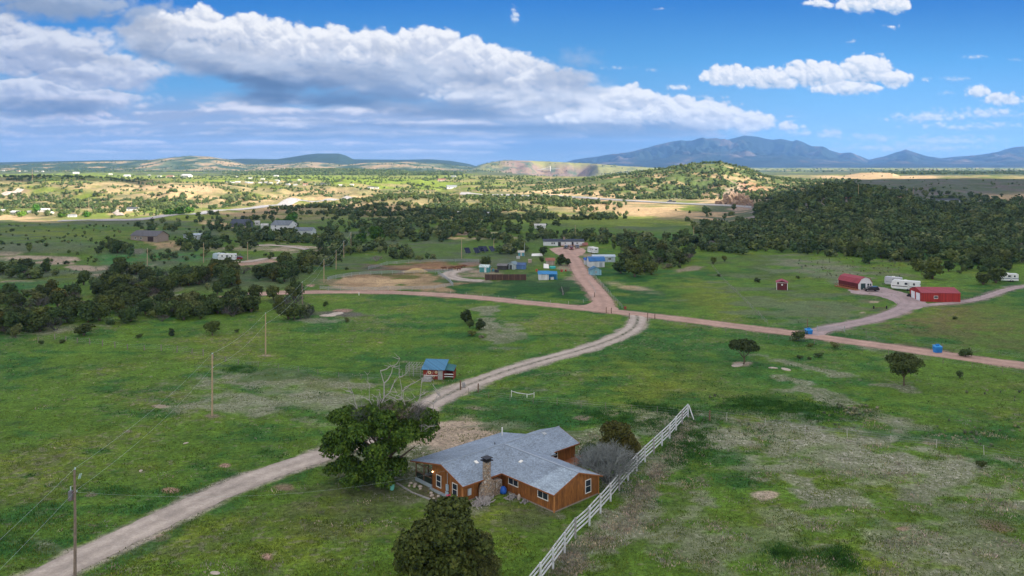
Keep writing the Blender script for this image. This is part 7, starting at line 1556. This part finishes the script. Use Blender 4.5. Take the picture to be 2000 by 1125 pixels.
# cattle in the upper corral
def cow_mesh():
    b = bmesh.new()
    V = [((0, 0, 1.12), .36), ((-.55, 0, 1.15), .33), ((.5, 0, 1.1), .36), ((.85, 0, 1.12), .27), ((1.15, 0, 1.2), .18), ((1.42, 0, 1.1), .14), ((1.68, 0, .95), .09),
         ((.62, .2, .8), .13), ((.62, .2, .42), .07), ((.62, .2, .02), .06), ((.62, -.2, .8), .13), ((.60, -.2, .42), .07), ((.66, -.2, .02), .06), ((-.66, .2, .85), .17), ((-.72, .2, .48), .08), ((-.66, .2, .02), .06), ((-.66, -.2, .85), .17), ((-.70, -.2, .48), .08), ((-.64, -.2, .02), .06), ((-.88, 0, 1.2), .07), ((-.93, 0, .7), .03)]
    E = [(0, 1), (0, 2), (2, 3), (3, 4), (4, 5), (5, 6), (2, 7), (7, 8), (8, 9), (2, 10), (10, 11), (11, 12), (1, 13), (13, 14), (14, 15), (1, 16), (16, 17), (17, 18), (1, 19), (19, 20)]
    me = bpy.data.meshes.new('cow body'); me.from_pydata([v for v, r in V], E, []); o = bpy.data.objects.new('cow tmp', me); COL.objects.link(o); md = o.modifiers.new('s', 'SKIN'); 
    for i, (v, r) in enumerate(V): me.skin_vertices[0].data[i].radius = (r, r)
    me.skin_vertices[0].data[0].use_root = True; o.modifiers.new('u', 'SUBSURF').levels = 1
    dg = bpy.context.evaluated_depsgraph_get(); m2 = bpy.data.meshes.new_from_object(o.evaluated_get(dg)); bpy.data.objects.remove(o); b.free(); return m2
try:
    cm = cow_mesh(); cm.materials.clear(); cm.materials.append(simple('brown hide', (.13, .055, .025), .8, .4, 1.5))
    for i, (px, py, rz, l) in enumerate([(879, 529, .3, 'brown cow leftmost of the herd in the upper corral'), (886, 527, 2.8, 'brown cow facing left second in the corral herd'), (893, 526, .1, 'brown cow in the middle of the corral herd'), (899, 525, 3.0, 'brown cow right of the middle of the corral herd'), (896, 529, .6, 'brown cow nearest in the corral herd'), (905, 524, .2, 'brown cow rightmost of the corral herd'), (868, 528, 3.3, 'lone brown cow left of the corral herd')]):
        o = linkmesh('cow', cm); o.location = P(px, py); o.rotation_euler = (0, 0, rz); tag(o, l, 'cow', 'cattle in the upper corral')
except Exception as ex: print('COW', ex)
v, f = ico(3); v = v.copy(); v[:, 2] = np.maximum(v[:, 2], -.2); v = v*(1+.12*fbm(v[:, 0]*3, v[:, 1]*3, 3, 9))[:, None]*[5.2, 2.6, 1.5]; v[:, 2] *= np.clip(1.3-.2*np.abs(v[:, 0]-1), .3, 1)
o = linkmesh('hay_heap', npmesh('hay', v, f, simple('old hay', (.42, .30, .13), .95, .3, 2, bump=.5), True)); o.location = P(810, 531); tag(o, 'flat heap of yellow hay between the two corrals', 'hay heap')
# ---------------------------------------------------------------- left houses
TAUP = (.25, .20, .17); CREAM = (.55, .50, .40)
b1 = building('brown_house', 280, 471, 16, 9, 2.9, 2.2, -.30, TAUP, (.085, .085, .10), 'taupe house with a dark roof on a bare mound at the left', 'house', wins=[(-5, 1.5, 1.2, 1.1), (-1.5, 1.5, 1.2, 1.1)], doors=[(4.5, 3.6, 2.4, (.03, .015, .015))], over=.5)
building('barn', 376, 467, 10, 5, 2.3, .7, 0, (.5, .56, .62), (.35, .42, .5), 'low pale blue and white sheds between junipers right of the taupe house', 'shed', wins=[(-2, 1.3, 1, 1), (2, 1.3, 1, 1)], kind='batten')
h1 = building('white_house', 546, 452.5, 13, 10, 4.2, 2.6, -.32, (.58, .58, .60), GREYR, 'white two storey house with a blue grey roof before the large green cottonwood', 'house', wins=[(-3, 1.5, 1.2, 1.2), (-3, 3.4, 1.1, 1.0), (1, 1.5, 1.2, 1.2), (4, 2.6, 1.8, 1.2), (4, 3.4, 1, 1, 'l')], doors=[(2.6, 1, 2.1, (.1, .1, .12))])
building('small_house', 591, 458.5, 11, 8, 2.5, 1.7, -.1, (.50, .54, .56), GREYR, 'smaller grey roofed house right of the white two storey house', 'house', wins=[(-2.5, 1.4, 1.1, 1), (2, 1.4, 1.1, 1)])
building('dark_house', 465, 444, 12, 9, 2.6, 2.6, -.2, (.10, .11, .13), (.04, .055, .085), 'dark house with a navy roof among junipers left of the white house', 'house', wins=[(3.5, 1.5, 1, 1)])
for px, py, w, l in [(502, 440, 3, 'tiny white outbuilding left of the white two storey house'), (516, 446, 4.5, 'white low vehicle shelter left of the white two storey house'), (1055, 447, 7, 'small grey tent shaped shed in the sunlit valley edge'), (955, 422, 13, 'white trailer house in the sunlit valley'), (903, 420, 8, 'pale house at the edge of the sunlit slope')]:
    building('outbuilding', px, py, w, w*.55, 2.2, .9, 0, (.58, .58, .56), (.50, .50, .50), l, 'shed', wins=[(0, 1.2, 1, .8)])
# ridge house on the right
building('ridge_house', 1850, 397, 24, 9, 2.8, 1.6, -.05, (.45, .50, .58), (.03, .04, .05), 'long house with a black roof on the ridge at the right', 'house', wins=[(-7, 1.5, 2, 1.2), (-2, 1.5, 2, 1.2), (4, 1.5, 2, 1.2)])
building('ridge_shed', 1791, 390, 5, 4, 2.4, .8, 0, (.5, .53, .56), (.4, .42, .45), 'tiny pale shed on the ridge left of the long black roofed house', 'shed')
# far villages: one little house each
VILL = [(25, 419, 20, 'w'), (60, 416, 13, 'w'), (82, 414, 20, 'w'), (92, 418, 14, 'w'), (140, 424, 13, 'g'), (257, 412, 21, 'd'), (5, 413, 12, 'w'),
 (447, 357, 14, 'w'), (455, 357.5, 12, 'w'), (463, 357, 15, 'w'), (481, 357.5, 14, 'w'), (490, 358, 13, 'w'), (508, 358, 12, 'w'), (519, 358, 14, 'w'), (529, 359, 12, 'w'), (545, 360, 15, 'w'), (561, 361, 13, 'w'), (577, 362, 12, 'g'), (597, 362, 18, 'r'), (618, 362, 13, 'w'), (630, 361, 18, 'd'), (638, 362, 20, 'd'), (664, 363, 13, 'w'), (686, 362, 12, 'w'), (724, 368, 18, 'd'), (734, 368, 16, 'd'), (538, 345, 20, 'w'), (489, 349, 14, 'w'), (463, 346, 12, 'w'), (512, 351, 14, 'w'), (540, 354, 14, 'w'), (585, 352, 12, 'w'),
 (6, 334.5, 22, 'w'), (35, 334.5, 24, 'r'), (50, 335, 20, 'w'), (70, 335, 20, 'w'), (82, 335.5, 18, 'w'), (148, 339.5, 30, 'w'), (247, 345, 26, 'w'), (330, 347, 28, 'r'), (360, 346.5, 40, 'w'), (215, 341, 18, 'w'), (310, 345, 16, 'g'), (290, 343, 14, 'w'), (883, 369, 30, 'g'), (862, 354, 26, 'r'), (885, 346, 20, 'g')]
PR = {}
nth = {}
for i, (px, py, w, k) in enumerate(VILL):
    g = P(px, py); wall, roof = {'w': ((.55, .54, .52), (.58, .58, .58)), 'g': ((.5, .5, .48), (.25, .27, .3)), 'd': ((.6, .6, .58), (.08, .09, .11)), 'r': ((.5, .42, .36), (.30, .14, .10))}[k]
    place = 'at the far left below the hills' if px < 300 and py > 400 else 'in the distant hamlet on the lit field' if 430 < px < 760 and py > 352 else 'on the far plain at the left' if px < 380 else 'scattered beyond the hamlet' if px < 600 else 'on the middle distance field'
    word = {'w': 'white', 'g': 'grey', 'd': 'white dark roofed', 'r': 'tan rust roofed'}[k]
    key = (word, place); nth[key] = nth.get(key, 0)+1
    grp = 'tiny %s houses %s' % (word, place); lab = 'tiny %s house %s' % (word, place)
    if k not in PR: PR[k] = building('village_house', px, py, 14, 9, 2.8, 2.0, (i*37 % 10-5)*.08, wall, roof, lab, 'house', wins=[(-3.5, 1.5, 1.6, 1.2), (3, 1.5, 1.6, 1.2)], loc=g, group=grp); PR[k].scale = (w*.46/14,)*3; PR[k]['w'] = 1; del PR[k]['w']
    else: copy_thing(PR[k], g, (i*37 % 10-5)*.08, lab, w*.46/14, grp)
# bridge over the gorge
g = P(1040, 336); yb = 3950.; xb = lambda p: (p-1000)/F*yb; zb = lambda p: CZ-(p-HZ)/F*yb
t_ = empty('suspension_bridge', (xb(1045), yb, zb(334)), 0, 'far suspension bridge with white towers across the gorge', 'bridge'); c0 = Vector((xb(1045), yb, zb(334)))
b = MB(); b.beam(Vector((xb(1003), yb, zb(333)))-c0, Vector((xb(1095), yb, zb(329)))-c0, 5, 2); b.build('deck', M_METG, t_)
for p in (1008, 1075):
    b = MB(); b.box(Vector((xb(p), yb-3, zb(329)))-c0, (2.2, 2.2, 26)); b.box(Vector((xb(p), yb+3, zb(329)))-c0, (2.2, 2.2, 26)); b.build('tower', M_WHITE, t_)
b = MB(); n = 16; pa, pb = Vector((xb(1008), yb-3, zb(325)))-c0, Vector((xb(1075), yb-3, zb(325)))-c0
b.tube([pa.lerp(pb, i/n)-Vector((0, 0, 17*4*(i/n)*(1-i/n))) for i in range(n+1)], .5, 4); b.build('cable', M_WHITE, t_)
# highway guard rail and a truck on it
def rail_line(px_, off):
    pts = smooth2(np.array([wp_fix(a, b) for a, b in px_]), 2); pts = [Vector((a, b, Z(a, b))) for a, b in pts]; o = empty('guard_rail', pts[0], 0, off, 'guard rail'); b = MB(); c = MB(); dm = pts[-1]-pts[0]; sd_ = -6.5 if dm.x > 0 and dm.x > abs(dm.y)*.2 else 6.5
    for p, q in zip(pts[:-1], pts[1:]):
        d = (q-p).normalized(); nn = Vector((-d.y, d.x, 0))*sd_
        b.beam(p-pts[0]+nn+Vector((0, 0, .8)), q-pts[0]+nn+Vector((0, 0, .8)), .12, .32); c.beam(p-pts[0]+nn-Vector((0, 0, .5)), p-pts[0]+nn+Vector((0, 0, .8)), .25)
    b.build('rail', M_METG, o); c.build('post', M_WOODG, o)
rail_line(HWY_B[2:], 'pale guard rail along the highway under the scrubby hill'); rail_line(HWY_A[2:7], 'pale guard rail along the highway left of the hamlet')
p_ = P(1311, 396.5, .5); o = car(1311, 396.8, .1, (.05, .05, .055), 'dark truck driving on the highway under the scrubby hill', 'pickup', 6.5, 2.4, 'truck', 'truck'); o.scale = (1.3, 1.3, 1.3); o.location = p_
# rocky outcrops
M_CLIFF = simple('cliff rock', (.34, .24, .17), .95, .45, .12, bump=.8, stain=(.14, .11, .11))
for px, py, w, h, sd, l in [(1438, 400, 34, 15, 3, 'jagged tan rock outcrop at the foot of the scrubby hill by the highway'), (1455, 402, 20, 9, 5, 'lower tan rock outcrop right of the jagged one'), (1412, 400, 20, 5, 6, 'low tan rock ledge left of the jagged outcrop')]:
    v, f = ico(5); v = v.copy(); q = 1+.55*bil(v[:, 0]*2.2+sd, v[:, 1]*2.2+v[:, 2]*.8, 5, sd); v = v*q[:, None]*[w/2, w*.4, h]; v[:, 2] -= h*.1; o = linkmesh('rock_outcrop', npmesh('rock', v, f, M_CLIFF)); o.location = P(px, py); tag(o, l, 'rock outcrop')
v, f = rock(7); 
for i, (px, py, s, l) in enumerate([(640, 617, 2.4, 'grey flat rock of the ledge in the pasture, left end'), (655, 614, 2.8, 'pinkish flat rock of the ledge in the pasture, right end'), (1535, 722, 1.3, 'pale rock slab in the right pasture grass'), (1510, 719, 1.0, 'small pale rock left of the slab in the right pasture'), (363, 866, .45, 'white block lying in the left pasture'), (275, 920, .4, 'white block lying above the driveway in the left pasture'), (420, 1120, .6, 'pale stone at the bottom edge of the picture'), (1440, 714, 1.7, 'flat stone beside the umbrella shaped juniper')]):
    o = linkmesh('field_rock', rme[i % 3]); g = P(px, py); o.location = g+Vector((0, 0, .05)); o.scale = (s, s*.7, s*.28); o.rotation_euler = (0, 0, i); tag(o, l, 'rock')
# ---------------------------------------------------------------- grass that stands up: tufts and weeds, far too many to count
def tufts(name, xy, h0, h1, mat, seed, blades=7, spread=.22, tint=None):
    rs = np.random.RandomState(seed); n = len(xy); z = zg(xy[:, 0], xy[:, 1]); N = n*blades
    bx = np.repeat(xy[:, 0], blades)+rs.normal(0, spread, N); by = np.repeat(xy[:, 1], blades)+rs.normal(0, spread, N); bz = np.repeat(z, blades)-.03
    h = np.repeat(rs.uniform(h0, h1, n), blades)*rs.uniform(.5, 1.1, N); a = rs.rand(N)*6.28; w = h*.16+.03; lx = rs.normal(0, .35, N)*h; ly = rs.normal(0, .35, N)*h
    c, s = np.cos(a)*w, np.sin(a)*w; B = np.stack([bx, by, bz], 1)
    V = np.stack([B+np.stack([-c, -s, 0*c], 1), B+np.stack([c, s, 0*c], 1), B+np.stack([lx, ly, h], 1)], 1).reshape(-1, 3)
    me = npmesh(name, V, np.arange(N*3).reshape(-1, 3), mat, False, None, {'tint': np.repeat(np.repeat(rs.rand(n), blades), 3)})
    return tag(linkmesh(name, me), kind='stuff')
rs = np.random.RandomState(8)
def scatter(n, px0, px1, py0, py1, dens, seed):
    r = np.random.RandomState(seed); px = r.uniform(px0, px1, n); py = r.uniform(py0, py1, n); Y = CZ*F/(py-HZ); x = (px-1000)/F*Y; k = r.rand(n) < dens(x, Y, px, py)
    x, Y = x[k], Y[k]; g = np.stack([x, Y], 1); m = ~near_line(g, ROADW[1], 3.0) & ~near_line(g, ROADW[0], 3.6)
    lx = (g[:, 0]-HO.x)*cos(HA)+(g[:, 1]-HO.y)*sin(HA); ly = -(g[:, 0]-HO.x)*sin(HA)+(g[:, 1]-HO.y)*cos(HA)
    m &= ~((lx > -7) & (lx < 15.3) & (ly > -.2) & (ly < 20)) | ((lx > 8.4) & (ly < 7.7)) | ((lx < -.3) & (ly < 8.9)); return g[m]
M_GR = foliage_mat('meadow grass', (.05, .085, .016), (.085, .125, .020), (.14, .165, .03), True, .25); M_GRL = foliage_mat('lush grass', (.022, .080, .015), (.036, .105, .020), (.060, .130, .022), True, .25); M_DRYW = foliage_mat('dry weeds', (.20, .18, .16), (.29, .26, .23), (.40, .37, .31), True, .3)
tufts('meadow_grass', scatter(60000, -40, 2040, 640, 1175, lambda x, y, px, py: .25+.75*ss(-.1, .3, fbm(x/6, y/5, 3, 301)), 1), .10, .26, M_GR, 2, 6, .35)
lush = scatter(30000, -40, 2040, 560, 1175, lambda x, y, px, py: ss(.12, .3, fbm(x/9, y/6, 4, 105)*.6-fbm(x/70, y/55, 3, 109)*.8), 3)
def blob(n, cx, cy, rx, ry, rot, seed):
    r_ = np.random.RandomState(seed); q = r_.normal(0, .62, (n, 2)); t = radians(rot); a = cx+q[:, 0]*rx*cos(t)-q[:, 1]*ry*sin(t); b = np.maximum(cy+q[:, 0]*rx*sin(t)+q[:, 1]*ry*cos(t), 400)
    Y = CZ*F/(b-HZ); X = (a-1000)/F*Y; k = r_.rand(n) < ss(-.3, .15, fbm(X/3, Y/3, 3, seed)); return np.stack([X, Y], 1)[k]
lush = np.concatenate([lush]+[blob(n, *q, i) for i, (n, *q) in enumerate([(2600, 1340, 860, 50, 45, -35), (2600, 1560, 800, 110, 16, 4), (1500, 1300, 802, 60, 6, 8), (1200, 1230, 822, 100, 12, 8), (700, 1530, 1080, 36, 18, 0), (700, 1640, 1090, 36, 16, 20), (500, 470, 722, 24, 6, 0), (1500, 1480, 790, 60, 12, 0)])])
tufts('lush_grass', lush, .12, .34, M_GRL, 4, 7, .35)
dry = np.concatenate([blob(n, *q, 40+i) for i, (n, *q) in enumerate([(1100, 1245, 975, 26, 60, 32), (700, 1180, 1045, 22, 50, 40), (800, 1110, 1100, 20, 30, 40), (900, 1300, 905, 16, 55, 38), (500, 1330, 850, 8, 30, 30)])]+[scatter(16000, 1150, 2040, 820, 1175, lambda x, y, px, py: ss(.1, .35, fbm(x/7, y/5, 3, 311)), 5), scatter(9000, -40, 1000, 640, 1175, lambda x, y, px, py: .6*ss(.2, .4, fbm(x/7, y/5, 3, 313)), 6)])
tufts('dry_weeds', dry, .12, .32, M_DRYW, 6, 6, .3)
sg = np.concatenate([scatter(900, 1350, 2040, 760, 900, lambda x, y, px, py: .5*ss(.05, .3, fbm(x/20, y/12, 3, 321)), 7), scatter(240, 1560, 1760, 505, 545, lambda x, y, px, py: .6+0*x, 8), scatter(500, 0, 500, 480, 560, lambda x, y, px, py: .5+0*x, 9), blob(90, 1670, 804, 45, 9, 5, 77)])
zs = zg(sg[:, 0], sg[:, 1]); mass('sagebrush_scrub', sg, zs, np.random.RandomState(4).uniform(.25, .55, len(sg))*(1+sg[:, 1]/900), [small_kind(980+i, 2, 40, .13) for i in range(3)], 9, foliage_mat('sage scrub', (.09, .11, .07), (.13, .15, .10), (.20, .21, .15), True, .8))
tick('things')
# ---------------------------------------------------------------- the air
hb = MB(); hb.b(-15500, 15500, -900, 13900, -75, 475)
hm = bpy.data.materials.new('haze'); hm.use_nodes = True; ht = hm.node_tree; ht.nodes.clear()
ho = ht.nodes.new('ShaderNodeOutputMaterial'); hv = ht.nodes.new('ShaderNodeVolumePrincipled')
hv.inputs['Color'].default_value = (.22, .48, 1, 1); hv.inputs['Density'].default_value = 6.2e-5; hv.inputs['Anisotropy'].default_value = .2
ht.links.new(hv.outputs[0], ho.inputs['Volume'])
tag(hb.build('haze', hm), kind='stuff')
